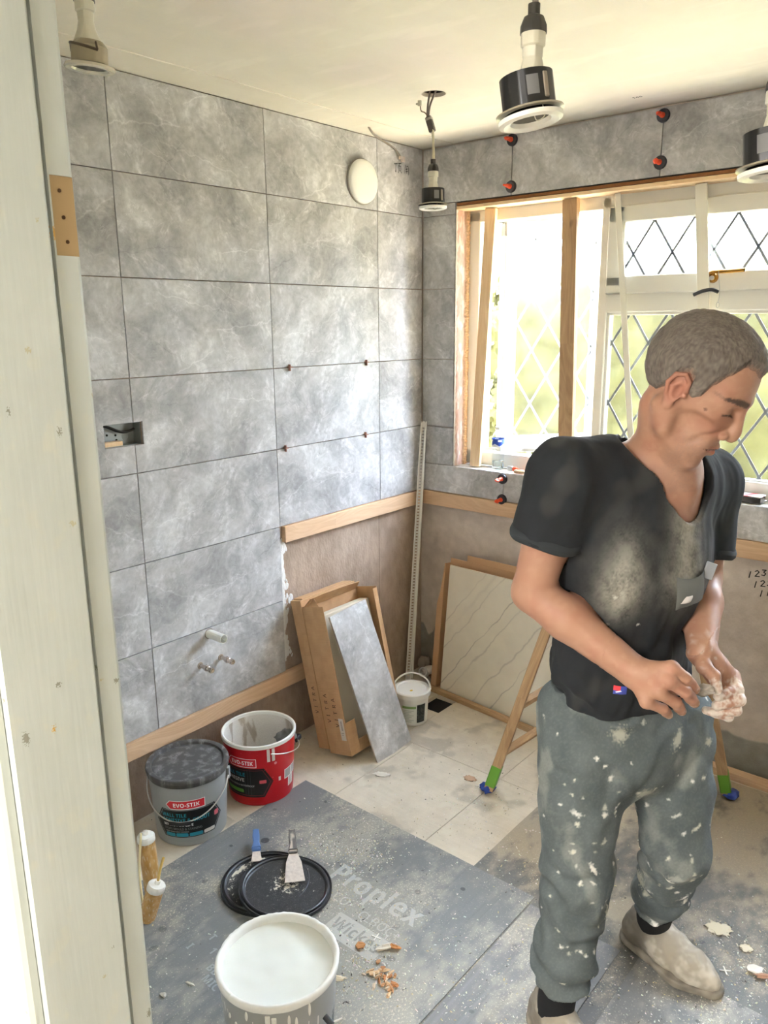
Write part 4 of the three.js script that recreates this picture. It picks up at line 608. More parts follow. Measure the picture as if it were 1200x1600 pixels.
// u = theta / 2 pi, with theta measured from +z towards +x
function bail(r, y, sag, side, tilt) { const pts = []; for (let i = 0; i <= 14; i++) { const a = Math.PI * i / 14, c = Math.cos(a), s = Math.sin(a); pts.push([c * r, y - s * sag, s * tilt]); } const g = tube(pts, 0.0022, 50, 6); g.rotateY(side); return g; }
const silver = std({ color: C('#a2a5a5'), roughness: 0.4, metalness: 0.15 });
const BK = { rt: 0.131, rb: 0.116, h: 0.245 };
function logo(g, x, y, w, h) { g.fillStyle = '#f3eeee'; g.beginPath(); g.moveTo(x, y + h / 2); g.lineTo(x + h * 0.45, y); g.lineTo(x + w, y); g.lineTo(x + w, y + h); g.lineTo(x + h * 0.45, y + h); g.fill(); g.fillStyle = '#d3202f'; g.beginPath(); g.moveTo(x + 8, y + h / 2); g.lineTo(x + h * 0.5, y + 6); g.lineTo(x + w - 6, y + 6); g.lineTo(x + w - 6, y + h - 6); g.lineTo(x + h * 0.5, y + h - 6); g.fill(); g.fillStyle = '#fff'; g.font = `bold ${h * 0.62}px sans-serif`; g.textAlign = 'center'; g.textBaseline = 'middle'; g.fillText('EVO-STIK', x + w / 2 + h * 0.1, y + h / 2 + 2, w - h * 0.9); g.textAlign = 'left'; g.textBaseline = 'alphabetic'; }
function hexPanel(g, x, y, w, h, c, edge) { const p = () => { g.beginPath(); g.moveTo(x, y + h * 0.5); g.lineTo(x + w * 0.13, y); g.lineTo(x + w * 0.87, y); g.lineTo(x + w, y + h * 0.5); g.lineTo(x + w * 0.87, y + h); g.lineTo(x + w * 0.13, y + h); g.closePath(); }; p(); g.fillStyle = c; g.fill(); g.lineWidth = 5; g.strokeStyle = edge; g.save(); g.translate(x + w / 2, y + h / 2); g.scale(0.955, 0.93); g.translate(-x - w / 2, -y - h / 2); p(); g.stroke(); g.restore(); }
{
  // grey grout bucket with lid
  const lidM = std({ roughness: 0.45, map: tex(512, 512, (u, v) => { const s = 0.5 + 0.5 * fbm(u * 6, v * 6, 4), f = n2(u * 200, v * 200); let k = 0.30 + 0.16 * sstep(0.4, 0.8, s) + 0.02 * f; const d = sstep(0.72, 0.85, n2(u * 60 + 4, v * 60) * 0.5 + s * 0.7); k = lerp(k, 0.72, 0.6 * d); return [k, k * 1.005, k * 1.01]; }) });
  const t = thing('grout_bucket', 'closed grey tile grout bucket with a dusty dark lid', 'bucket', [0.160, 0, 1.51], 'plastic buckets');
  const art = canvasTex(2048, 512, (g, W, H) => {
    g.fillStyle = '#9da1a1'; g.fillRect(0, 0, W, H); for (let i = 0; i < 60; i++) { g.fillStyle = `rgba(230,230,225,${0.05 + 0.1 * rand()})`; g.fillRect(rand() * W, rand() * H, 2 + rand() * 4, 30 + rand() * 120); }
    for (const x0 of [90]) { logo(g, x0 + 130, 110, 340, 84); g.fillStyle = '#2b2c2e'; g.fillRect(x0 + 160, 200, 300, 24); g.fillStyle = '#d8d8d8'; g.font = 'bold 19px sans-serif'; g.fillText('PERFORMANCE TECHNOLOGY', x0 + 166, 219, 290);
      hexPanel(g, x0, 196, 640, 270, '#121417', '#8d9193'); g.fillStyle = '#9da1a1'; g.fillRect(x0 + 128, 180, 350, 20); logo(g, x0 + 130, 110, 340, 84);
      g.fillStyle = '#2fa3bd'; g.font = 'bold 46px sans-serif'; g.fillText('WALL TILE', x0 + 80, 268); g.fillText('ADHESIVE & GROUT', x0 + 80, 314, 470); g.fillStyle = '#eeeeec'; g.font = 'bold 36px sans-serif'; g.fillText('WHITE FOR LIFE', x0 + 86, 358); g.fillStyle = '#9c9f9f'; g.font = '28px sans-serif'; g.fillText('STOPS MOULD & STAINING', x0 + 90, 394); g.fillStyle = '#d9d9d6'; g.font = '15px sans-serif'; g.fillText('READY MIXED GREAT COVERAGE', x0 + 100, 416);
      for (const [x, w, c] of [[100, 92, '#2b93b0'], [200, 110, '#2b93b0'], [320, 120, '#2b93b0'], [450, 110, '#dedbd4']]) { g.fillStyle = c; g.beginPath(); g.roundRect(x0 + x, 424, w, 34, 12); g.fill(); } g.fillStyle = '#e06a78'; g.beginPath(); g.roundRect(x0 + 556, 282, 46, 50, 10); g.fill(); }
    g.fillStyle = '#dcdcd8'; g.fillRect(1180, 150, 360, 260); g.fillStyle = '#8a8a88'; for (let i = 0; i < 14; i++) g.fillRect(1200, 168 + i * 17, 320 - (i % 4) * 30, 6);
  }); art.wrapS = THREE.RepeatWrapping; art.offset.x = 0.1045 - 0.045;
  part('bucket_body', lathe(bucketProf(BK.rt, BK.rb, BK.h), 72), silver, t);
  part('printed_label', wrapBand(BK.rt, BK.rb, BK.h, 0.02, 0.222), std({ map: art, roughness: 0.35, metalness: 0.05 }), t, 'printed sleeve with red logo and black panel');
  part('lid', planarUV(lathe([[0, 0.246], [0.105, 0.245], [0.117, 0.244], [0.120, 0.251], [0.127, 0.254], [0.135, 0.253], [0.1375, 0.248], [0.1375, 0.243], [0.135, 0.241], [0.1355, 0.233], [0.133, 0.226]], 80), 3.4), lidM, t, 'dusty dark grey snap lid');
  const wh = part('wire_handle', bail(0.137, 0.205, 0.098, 0.70, 0.137), M.wire, t); for (const s of [0, Math.PI]) { const lg = rbox(0.012, 0.04, 0.02, 0.003); lg.translate(0.134, 0.205, 0); lg.rotateY(s + 0.70); part('handle_lug', lg, silver, t); }
  const grip = tube([[-0.035, 0, 0.002], [0, -0.004, 0.003], [0.035, 0, 0.002]], 0.006, 16, 8); grip.rotateY(0.70); grip.translate(0.139 * Math.sin(0.70), 0.108, 0.139 * Math.cos(0.70)); part('grip', grip, M.blackPlastic, wh);
}
{
  // red bucket, open and smeared inside
  const t = thing('adhesive_bucket', 'open red tile adhesive bucket smeared white inside', 'bucket', [0.176, 0, 1.21], 'plastic buckets');
  const art = canvasTex(2048, 512, (g, W, H) => {
    g.fillStyle = '#c9101d'; g.fillRect(0, 0, W, H); const x0 = 40; logo(g, x0 + 150, 70, 300, 86); hexPanel(g, x0, 176, 590, 270, '#131517', '#8a3038'); g.lineWidth = 10; g.strokeStyle = '#1c0a0c'; g.beginPath(); g.moveTo(x0 + 590 * 0.13, 172); g.lineTo(x0 + 590 * 0.87, 172); g.lineTo(x0 + 598, 311); g.lineTo(x0 + 590 * 0.87, 450); g.lineTo(x0 + 590 * 0.13, 450); g.stroke();
    g.fillStyle = '#2fa3bd'; g.font = 'bold 50px sans-serif'; g.fillText('WALL TILE', x0 + 90, 250); g.fillStyle = '#e3e3df'; g.fillText('ADHESIVE', x0 + 90, 304); g.font = '26px sans-serif'; g.fillText('STRONG GRAB & WATERPROOF', x0 + 92, 350, 330); g.fillStyle = '#e2606c'; g.beginPath(); g.roundRect(x0 + 470, 284, 66, 34, 6); g.fill(); g.fillStyle = '#6cae4c'; g.beginPath(); g.roundRect(x0 + 90, 380, 220, 36, 12); g.fill(); for (let i = 0; i < 3; i++) { g.fillStyle = 'rgba(180,190,200,0.35)'; g.fillRect(x0 + 330 + i * 28, 180, 3, 250); }
    g.fillStyle = '#e9d8d4'; g.fillRect(700, 292, 24, 40); g.fillStyle = '#f0ece9'; g.fillRect(770, 250, 200, 96); g.fillStyle = '#a8a7a2'; g.fillRect(778, 258, 84, 80); for (let i = 0; i < 5; i++) { g.fillStyle = '#8f8f8b'; g.fillRect(878, 262 + i * 15, 84, 8); } g.fillStyle = '#e6e2de'; g.fillRect(826, 346, 88, 96); for (let i = 0; i < 10; i++) { g.fillStyle = '#9a9995'; g.fillRect(834 + (i % 2) * 6, 352 + i * 9, 60 - (i % 3) * 14, 4); }
    g.fillStyle = '#ece9e5'; g.fillRect(992, 170, 330, 270); g.fillStyle = '#979692'; for (let i = 0; i < 17; i++) g.fillRect(1006, 182 + i * 15, 300 - (i % 5) * 34, 5);
    g.fillStyle = 'rgba(240,190,190,0.8)'; g.beginPath(); g.arc(668, 140, 14, 0, 7); g.fill(); for (let i = 0; i < 40; i++) { g.fillStyle = `rgba(255,235,230,${0.2 + rand() * 0.4})`; g.beginPath(); g.arc(rand() * W, rand() * H, 1 + rand() * 3, 0, 7); g.fill(); }
  }); art.wrapS = THREE.RepeatWrapping; art.offset.x = 0.118;
  part('bucket_body', lathe(bucketProf(BK.rt, BK.rb, BK.h).slice(0, 5), 72), M.red, t);
  part('printed_label', wrapBand(BK.rt, BK.rb, BK.h, 0.016, 0.224), std({ map: art, roughness: 0.3 }), t, 'printed red sleeve with black hexagon panel');
  const inM = std({ roughness: 0.85, map: tex(512, 256, (u, v) => { const a = u * 6.283, s = 0.5 + 0.5 * fbm(Math.cos(a) * 2.2 + 4, v * 2.4 + Math.sin(a) * 2.2, 4), b = sstep(0.50, 0.66, s); const w = [0.88, 0.86, 0.83], d = [0.66, 0.60, 0.53]; const k = 0.04 * n2(u * 200, v * 80); return w.map((x, i) => lerp(x, d[i], 0.75 * b) + k); }) });
  part('lining', lathe([[0, 0.007], [BK.rb - 0.004, 0.009], [BK.rt - 0.005, BK.h - 0.008]], 72), inM, t, 'dried white adhesive inside');
  part('rim', lathe([[BK.rt - 0.006, BK.h - 0.010], [BK.rt - 0.005, BK.h], [BK.rt, BK.h + 0.003], [BK.rt + 0.004, BK.h], [BK.rt + 0.004, BK.h - 0.012], [BK.rt, BK.h - 0.014]], 80), M.whitePlastic, t, 'white rim');
  for (const a of [1.10, 1.24]) { const dg = new RoundedBoxGeometry(0.011, 0.048, 0.003, 2, 0.0014); dg.translate(0, 0.205, BK.rt + 0.0005); dg.rotateY(a); part('drip', dg, std({ color: C('#ecdcd8'), roughness: 0.6 }), t, 'pale adhesive run'); }
  const wh = part('wire_handle', bail(0.136, 0.212, 0.045, 2.74, 0.145), M.wire, t);
  const gp = rbox(0.02, 0.02, 0.04, 0.006); gp.rotateY(0.3); part('grip', at(gp, 0.058, 0.168, -0.134), M.blackPlastic, wh);
  const sp = new THREE.IcosahedronGeometry(0.034, 4), p = sp.attributes.position; for (let i = 0; i < p.count; i++) { const x = p.getX(i), y = p.getY(i), z = p.getZ(i), k = 1 + 0.5 * n3(x * 40, y * 40, z * 40) * 0.6; p.setXYZ(i, x * k * 1.1, y * k, z * k); } const sg = mergeVertices(sp.deleteAttribute('normal').deleteAttribute('uv') && sp); sg.computeVertexNormals();
  const sponge = solo('crumpled_bag', sg, phys({ color: C('#6d6c68'), roughness: 0.3, clearcoat: 0.5 }), 'crumpled shiny grey bag inside the red bucket', 'bag'); sponge.position.set(0.228, 0.186, 1.128);
}
{
  // nearest bucket, full of white grout
  const t = thing('grout_bucket', 'nearest grey bucket, open and full of white grout', 'bucket', [1.026, 0.008, 1.895], 'plastic buckets'), B = { rt: 0.137, rb: 0.121, h: 0.245 };
  const art = canvasTex(2048, 512, (g, W, H) => { g.fillStyle = '#a4a6a5'; g.fillRect(0, 0, W, H); g.fillStyle = '#1d1d1f'; g.font = 'bold 40px sans-serif'; g.fillText('& GROUT', 380, 216); g.fillStyle = '#2c2422'; g.fillRect(360, 232, 300, 24); g.fillStyle = '#d8d5cf'; g.fillRect(300, 262, 330, 200); g.fillStyle = '#c79a88'; for (let i = 0; i < 9; i++) g.fillRect(320, 280 + i * 20, 230, 9);
    g.strokeStyle = '#17181a'; g.lineWidth = 16; g.beginPath(); g.moveTo(840, 262); g.lineTo(1240, 232); g.stroke(); g.fillStyle = '#131517'; g.fillRect(840, 280, 400, 190); g.fillStyle = '#2f93b8'; g.font = 'bold 46px sans-serif'; g.fillText('WALL', 1060, 322); g.fillText('ADH', 1090, 372); for (let i = 0; i < 26; i++) { g.fillStyle = 'rgba(238,236,230,0.9)'; const x = rand() * W; g.fillRect(x, rand() * 160, 3 + rand() * 6, 14 + rand() * 60); } }); art.wrapS = THREE.RepeatWrapping; art.offset.x = 0.09;
  part('bucket_body', lathe(bucketProf(B.rt, B.rb, B.h).slice(0, 6), 80), silver, t); part('printed_label', wrapBand(B.rt, B.rb, B.h, 0.02, 0.228), std({ map: art, roughness: 0.3, metalness: 0.1 }), t, 'printed silver sleeve');
  const rim = new THREE.LatheGeometry([[B.rt - 0.012, B.h - 0.03], [B.rt - 0.008, B.h - 0.004], [B.rt - 0.004, B.h + 0.002], [B.rt + 0.003, B.h + 0.003], [B.rt + 0.006, B.h - 0.002], [B.rt + 0.005, B.h - 0.013], [B.rt, B.h - 0.015]].map((q) => new THREE.Vector2(...q)), 96); { const p = rim.attributes.position; for (let i = 0; i < p.count; i++) { const a = Math.atan2(p.getX(i), p.getZ(i)), k = 0.0022 * fbm(Math.cos(a) * 6, Math.sin(a) * 6 + p.getY(i) * 40, 3); p.setXYZ(i, p.getX(i) * (1 + k * 4), p.getY(i) + k, p.getZ(i) * (1 + k * 4)); } rim.computeVertexNormals(); }
  part('rim', rim, std({ color: C('#e9e8e2'), roughness: 0.6 }), t, 'rim caked with white grout');
  const gr = new THREE.CircleGeometry(B.rt - 0.009, 80); const gm = new THREE.RingGeometry(0.00001, B.rt - 0.009, 80, 26); gm.rotateX(-Math.PI / 2); { const p = gm.attributes.position; for (let i = 0; i < p.count; i++) { const x = p.getX(i), z = p.getZ(i), rr = Math.hypot(x, z) / B.rt; p.setY(i, B.h - 0.024 + 0.012 * Math.pow(rr, 4) + 0.002 * fbm(x * 7, z * 7, 2)); } gm.computeVertexNormals(); }
  part('grout', gm, phys({ color: C('#e7e9e2'), roughness: 0.35, clearcoat: 0.3, clearcoatRoughness: 0.3 }), t, 'smooth wet white grout');
  for (const a of [0.66, 0.76]) { const lg = new RoundedBoxGeometry(0.011, a < 0.7 ? 0.062 : 0.05, 0.005, 2, 0.002); lg.translate(0, 0.19, B.rt - 0.001); lg.rotateY(a); part('handle_lug', lg, M.whitePlastic, t); }
  const wh = part('wire_handle', merge([tube([[0.093, 0.195, 0.103], [0.125, 0.172, 0.078], [0.148, 0.155, 0.045], [0.15, 0.155, 0.02], [0.158, 0.158, -0.005], [0.175, 0.166, -0.03]], 0.0022, 40, 6)]), M.wire, t); const gp = lathe([[0, -0.012], [0.007, -0.012], [0.007, 0.012], [0, 0.012]], 14); gp.rotateZ(1.2); part('grip', at(gp, 0.157, 0.168, -0.004), M.blackPlastic, wh);
  for (const [a, y, s] of [[1.0, 0.2, 0.016], [1.12, 0.185, 0.02], [0.3, 0.21, 0.012], [0.05, 0.17, 0.006], [1.35, 0.21, 0.018], [-0.1, 0.18, 0.007]]) { const dg = new THREE.SphereGeometry(1, 10, 8); dg.scale(0.0035, s, 0.0025); dg.translate(0, y, lerp(B.rb, B.rt, y / B.h) + 0.0015); dg.rotateY(a); part('drip', dg, M.whitePlastic, t); }
}
{
  // small white tub with lid and arched handle
  const t = thing('white_tub', 'small white lidded tub with arched handle behind the leaning tile', 'tub', [0.288, 0, 0.446]);
  const R = 0.074, h = 0.135; part('tub_body', lathe([[0, 0], [0.063, 0], [0.066, 0.004], [R - 0.002, h]], 56), M.whitePlastic, t);
  const lab = canvasTex(512, 256, (g) => { g.fillStyle = '#e4e6df'; g.fillRect(0, 0, 512, 256); g.fillStyle = '#86a866'; g.fillRect(0, 30, 250, 30); g.fillStyle = '#b9c2b6'; for (let i = 0; i < 8; i++) g.fillRect(20, 80 + i * 20, 190 - (i % 3) * 40, 8); g.fillStyle = '#1d2120'; g.fillRect(268, 14, 170, 226); const r = rng(9); for (let i = 0; i < 160; i++) { g.strokeStyle = `rgba(${120 + r() * 80},${140 + r() * 70},${130 + r() * 60},0.35)`; g.lineWidth = 1 + r() * 4; const x = 275 + r() * 150, y = 20 + r() * 190; g.beginPath(); g.moveTo(x, y); g.lineTo(x + r() * 24 - 6, y + r() * 40); g.stroke(); } g.fillStyle = '#e4e6df'; g.fillRect(438, 0, 74, 256); });
  const lb = new THREE.CylinderGeometry(R - 0.0012, 0.0665, 0.096, 40, 1, true, 0.05, 1.75); part('label', at(lb, 0, 0.058, 0), std({ map: lab, roughness: 0.4 }), t, 'label with green stripe and dark picture');
  const tubLid = part('lid', lathe([[0, 0.146], [0.062, 0.146], [0.066, 0.150], [0.076, 0.150], [0.080, 0.146], [0.081, 0.128], [0.077, 0.126]], 64), M.whitePlastic, t, 'white snap lid');
  const pts = []; for (let i = 0; i <= 12; i++) { const a = Math.PI * i / 12; pts.push([Math.cos(a) * 0.08, 0.14 + Math.sin(a) * 0.068, -Math.sin(a) * 0.022]); } const hg = tube(pts, 0.0036, 40, 8); hg.rotateY(0.68); part('handle', hg, M.whitePlastic, t);
  part('paint_spot', at(new THREE.SphereGeometry(0.006, 10, 6).scale(1, 0.25, 1.3), 0.012, 0.1465, 0.02), std({ color: C('#dfc04a'), roughness: 0.6 }), tubLid, 'yellow spot');
}
// ---------------------------------------------------------------- lids and scrapers on the printed sheet
{
  const speck = (seed) => std({ roughness: 0.5, map: tex(512, 512, (u, v) => { const x = u - 0.5, y = v - 0.5, q = fbm(u * 9 + seed, v * 9, 4, 0.6), f = n2(u * 45 + seed, v * 45), g2 = n2(u * 120, v * 100 + seed), rr = Math.hypot(x, y);
    const heap = seed > 5 ? Math.exp(-((x + 0.02) ** 2 + (y - 0.06) ** 2) / 0.035) : sstep(0.33, 0.44, rr) * sstep(-0.1, 0.5, x * -0.7 + y * 0.6 + 0.1); const w = sstep(0.30, 0.55, q * 0.7 + heap * 0.55 - 0.05) + sstep(0.62, 0.8, f * 0.75 + heap * 0.25) + sstep(0.78, 0.9, g2 + 0.1 * q); const k = clamp(w), b = 0.17 + 0.03 * q; return [lerp(b, 0.84 + 0.05 * q, k), lerp(b * 1.03, 0.82 + 0.05 * q, k), lerp(b * 1.08, 0.76 + 0.05 * q, k)]; }) });
  const lid = (label, x, y, z, tz, tx, seed) => { const t = thing('bucket_lid', label, 'lid', [x, y, z], 'black bucket lids'); t.rotation.set(tx, 0.4, tz);
    const fl = new THREE.CircleGeometry(0.128, 64); fl.rotateX(-Math.PI / 2); part('panel', lathe([[0, 0.003], [0.118, 0.003], [0.124, 0.006], [0.124, 0.0], [0, 0.0]], 72), std({ color: C('#34363a'), roughness: 0.45 }), t);
    const g = fl; g.translate(0, 0.0034, 0); const uvp = g.attributes.uv; part('grout_spots', g, speck(seed), t, 'black lid face spotted with white grout');
    part('rim', lathe([[0.122, 0.0], [0.124, 0.011], [0.128, 0.013], [0.131, 0.011], [0.132, 0.004], [0.136, 0.004], [0.138, 0.010], [0.140, 0.010], [0.1405, 0.0]], 80), std({ color: C('#3a3c3f'), roughness: 0.4 }), t, 'double rim'); };
  lid('black bucket lid lying underneath the other lid', 0.585, 0.0082, 1.548, 0, 0, 3); lid('black bucket lid lying on top, with the larger scraper on it', 0.655, 0.0205, 1.536, -0.055, -0.02, 9);
  const scraper = (label, a, b, wB, wE, hm, bladeM, hl) => {
    const A = new THREE.Vector3(...a), B = new THREE.Vector3(...b), L = A.distanceTo(B), t = thing('scraper', label, 'scraper', a, 'scrapers'); t.quaternion.setFromRotationMatrix((() => { const z = B.clone().sub(A).normalize(), x = new THREE.Vector3(0, 1, 0).cross(z).normalize(), y = z.clone().cross(x); return new THREE.Matrix4().makeBasis(x, y, z); })());
    const hs = new THREE.Shape(); const H = hl; hs.moveTo(-0.010, 0); hs.quadraticCurveTo(-0.013, -0.004, 0, -0.006); hs.quadraticCurveTo(0.013, -0.004, 0.010, 0); hs.lineTo(0.012, H * 0.35); hs.lineTo(0.0095, H * 0.65); hs.lineTo(0.015, H); hs.lineTo(-0.015, H); hs.lineTo(-0.0095, H * 0.65); hs.lineTo(-0.012, H * 0.35); const ho = new THREE.Path(); ho.absarc(0, 0.008, 0.004, 0, 7, true); hs.holes.push(ho);
    const hg = extrude(hs, 0.018, 0.004, 3); hg.rotateX(Math.PI / 2); hg.translate(0, 0.012, 0); part('handle', hg, hm, t);
    part('ferrule', at(rbox(0.026, 0.012, 0.012, 0.003), 0, 0.003, H + 0.004), hm, t);
    const bs = poly([[-0.011, H], [0.011, H], [wB / 2, H + (L - H) * 0.35], [wE / 2, L], [-wE / 2, L], [-wB / 2, H + (L - H) * 0.35]]); const bg = extrude(bs, 0.0016, 0.0004); bg.rotateX(Math.PI / 2); bg.translate(0, 0.0025, 0); part('blade', bg, bladeM, t, 'blade coated with dried white grout'); };
  const coat = std({ roughness: 0.75, map: tex(256, 256, (u, v) => { const s = 0.5 + 0.5 * fbm(u * 4, v * 4, 4); return [lerp(0.93, 0.80, s), lerp(0.88, 0.74, s), lerp(0.83, 0.70, s)]; }) }); coat.map.repeat.set(12, 12);
  scraper('small scraper with a blue handle on the lower lid', [0.403, 0.040, 1.432], [0.498, 0.022, 1.513], 0.026, 0.034, std({ color: C('#5d7fb5'), roughness: 0.4 }), coat, 0.075);
  scraper('larger scraper with a dirty handle on the upper lid', [0.512, 0.055, 1.372], [0.672, 0.0345, 1.512], 0.048, 0.062, std({ roughness: 0.6, map: tex(256, 256, (u, v) => { const s = sstep(0.4, 0.6, 0.5 + 0.5 * fbm(u * 9, v * 9, 4)); return [lerp(0.82, 0.42, s), lerp(0.78, 0.41, s), lerp(0.72, 0.40, s)]; }) }), coat, 0.088);
}
// ---------------------------------------------------------------- sealant cartridges beside the door frame
{
  const amber = std({ roughness: 0.35, map: tex(128, 256, (u, v) => { const s = 0.5 + 0.5 * fbm(u * 5, v * 6, 4), w = sstep(0.55, 0.8, 0.5 + 0.5 * fbm(u * 12 + 7, v * 9, 3)); const c = [lerp(0.72, 0.84, s), lerp(0.53, 0.70, s), lerp(0.24, 0.50, s)]; return c.map((x) => lerp(x, 0.88, 0.5 * w)); }) });
  const mk = (label, a, b, nz) => { const A = new THREE.Vector3(...a), B = new THREE.Vector3(...b), t = thing('sealant_cartridge', label, 'cartridge', a, 'sealant cartridges'); t.quaternion.setFromUnitVectors(new THREE.Vector3(0, 1, 0), B.clone().sub(A).normalize()); const L = A.distanceTo(B);
    part('tube', lathe([[0, 0.003], [0.0245, 0.002], [0.0245, L - 0.01]], 36), amber, t, 'amber cartridge tube'); part('cap', lathe([[0.0245, L - 0.02], [0.0258, L - 0.018], [0.0258, L - 0.004], [0.023, L], [0.008, L + 0.002], [0.0075, L + 0.012], [0, L + 0.012]], 36), M.whitePlastic, t, 'white end cap');
    if (nz) part('nozzle', tube([[0, L + 0.01, 0], [0.0, L + 0.05, 0.005], [0.002, L + 0.09, 0.008]], 0.004, 20, 8), std({ color: C('#e8c878'), roughness: 0.4 }), t); };
  mk('amber sealant cartridge standing upright by the door frame', [0.362, 0.006, 1.80], [0.352, 0.215, 1.803], false);
  mk('amber sealant cartridge leaning towards the viewer by the door frame', [0.425, 0.008, 1.868], [0.448, 0.118, 1.838], true);
  solo('glue_nozzle', tube([[0.40, 0.03, 1.86], [0.372, 0.13, 1.845], [0.36, 0.235, 1.822]], 0.0035, 24, 8), std({ color: C('#e9dcae'), roughness: 0.4 }), 'thin pale mixing stick leaning on the cartridges', 'stick');
}
// ---------------------------------------------------------------- cardboard boxes and spare tile leaning on the left wall
{
  const cardTex = tex(512, 512, (u, v) => { const s = 0.5 + 0.3 * fbm(u * 5, v * 5, 4) + 0.12 * fbm(u * 4, v * 90, 2); return [lerp(0.72, 0.85, s), lerp(0.57, 0.69, s), lerp(0.41, 0.52, s)]; });
  const card = std({ map: setRep(cardTex, 2, 2), roughness: 0.85 });
  const T = 0.003;
  // local frame: y runs up along the box, x is its thickness (away from the wall), z its width
  const lean = (name, label, xb, xt, yt, z, group) => { const t = thing(name, label, name === 'loose_tile' ? 'tile' : 'cardboard box', [xb, 0.0, z], group); t.rotation.z = Math.atan2(xb - xt, yt); return t; };
  const vitra = canvasTex(512, 128, (g) => { g.clearRect(0, 0, 512, 128); g.fillStyle = '#3a2a1c'; g.font = '92px sans-serif'; let x = 10; for (const ch of 'VITRA') { g.fillText(ch, x, 100); x += 92; } });
  const inkM = std({ map: vitra, transparent: true, alphaTest: 0.3, roughness: 0.9 });
  const word = (t, x, y, h) => { const g = plaque(h * 4, h), m = part('lettering', g, inkM, t, 'printed word VITRA'); m.position.set(x, y, 0.1606); m.rotation.z = Math.PI / 2; m.castShadow = false; };
  const shell = (t, w, L, D, open) => { // closed carton made of panels
    const f = (x0, y0, z0, x1, y1, z1, n = 'panel') => part(n, at(rbox(x1 - x0, y1 - y0, z1 - z0, 0.0012, 1), (x0 + x1) / 2, (y0 + y1) / 2, (z0 + z1) / 2), card, t);
    f(0, 0, D / 2 - T, w, L, D / 2); f(0, 0, -D / 2, w, L, -D / 2 + T); f(0, 0, -D / 2 + T, T, L, D / 2 - T); if (!open) f(w - T, 0, -D / 2 + T, w, L, D / 2 - T); f(T, 0, -D / 2 + T, w - T, T, D / 2 - T); if (!open) f(T, L - T, -D / 2 + T, w - T, L, D / 2 - T);
    return f;
  };
  const b1 = lean('cardboard_box', 'closed cardboard tile box directly against the left wall', 0.142, 0.004, 0.6, 0.711, 'tile cartons'); shell(b1, 0.058, 0.615, 0.32, false); word(b1, 0.03, 0.215, 0.034); part('flap_edge', at(rbox(0.05, 0.008, 0.29, 0.003), 0.028, 0.617, 0), card, b1);
  const b2 = lean('cardboard_box', 'torn open cardboard tile box in front of the other box', 0.206, 0.066, 0.6, 0.711, 'tile cartons'); const f = shell(b2, 0.118, 0.605, 0.32, true); word(b2, 0.03, 0.2, 0.036); word(b2, 0.072, 0.185, 0.036);
  // torn front: a strip of the front panel is left on each long edge, lid flap folded up
  f(0.115, 0, -0.16, 0.118, 0.6, -0.135); f(0.115, 0.0, 0.105, 0.118, 0.135, 0.16); f(0.115, 0.0, -0.135, 0.118, 0.05, 0.105);
  const fl = extrude(poly([[-0.16, 0], [0.15, 0], [0.135, 0.055], [0.06, 0.062], [-0.08, 0.066], [-0.155, 0.06]]), 0.003, 0.0006); fl.rotateY(Math.PI / 2); const fm = part('flap', metreUV(fl), card, b2, 'folded-back top flap'); fm.position.set(0.006, 0.6, 0); fm.rotation.z = -0.9;
  const f2 = extrude(poly([[0, 0], [0.07, 0.0], [0.02, 0.04]]), 0.003, 0.0006); const f2m = part('flap', metreUV(f2), card, b2, 'torn corner flap'); f2m.position.set(0.03, 0.6, 0.158); f2m.rotation.x = -0.7;
  part('label', (() => { const g = plaque(0.026, 0.09); return g; })(), std({ color: C('#d9d2c6'), roughness: 0.6, map: canvasTex(64, 256, (g) => { g.fillStyle = '#ffffff'; g.fillRect(0, 0, 64, 256); g.fillStyle = '#8e8c92'; for (let i = 0; i < 14; i++) g.fillRect(22, 30 + i * 8, 22, 3 + (i % 3)); g.fillRect(10, 170, 40, 5); g.fillRect(10, 190, 30, 5); }) }), b2, 'white barcode sticker').position.set(0.095, 0.108, 0.1607);
  const pk = part('packing_foam', at(rbox(0.05, 0.55, 0.29, 0.004), 0.05, 0.285, 0), std({ color: C('#d9cdb6'), roughness: 0.9 }), b2, 'pale packing inside the box');
  // the spare cut tile
  const tl = thing('loose_tile', 'cut grey marble-look tile leaning on the open cardboard box', 'tile', [0.403, 0, 0.701]);
  const A = new THREE.Vector3(0.203, 0.583, 0.745), up = A.clone().sub(new THREE.Vector3(0.407, 0, 0.701)).normalize(), zz = new THREE.Vector3(0.03, 0.0, -1).normalize(), nn = zz.clone().cross(up).normalize().multiplyScalar(1), zx = up.clone().cross(nn);
  tl.quaternion.setFromRotationMatrix(new THREE.Matrix4().makeBasis(zx, up, nn)); const tg = tileUV(extrude(poly([[-0.105, 0], [0.105, 0], [0.105, 0.615], [-0.105, 0.615]]), 0.009, 0.0008), 0, 0, 0); { const p = tg.attributes.position, uv = tg.attributes.uv; for (let i = 0; i < p.count; i++) uv.setXY(i, p.getY(i) / 0.62, (p.getX(i) + 0.15) / 0.3); }
  tg.translate(0, 0, -0.009); part('tile_face', tg, std({ map: tileMats[2].map, color: C('#ffffff'), roughness: 0.55 }), tl);
  part('tile_edge', at(new THREE.BoxGeometry(0.2104, 0.6154, 0.006), 0, 0.3075, -0.005), std({ color: C('#b3a694'), roughness: 0.85 }), tl, 'raw clay edge of the tile');
}
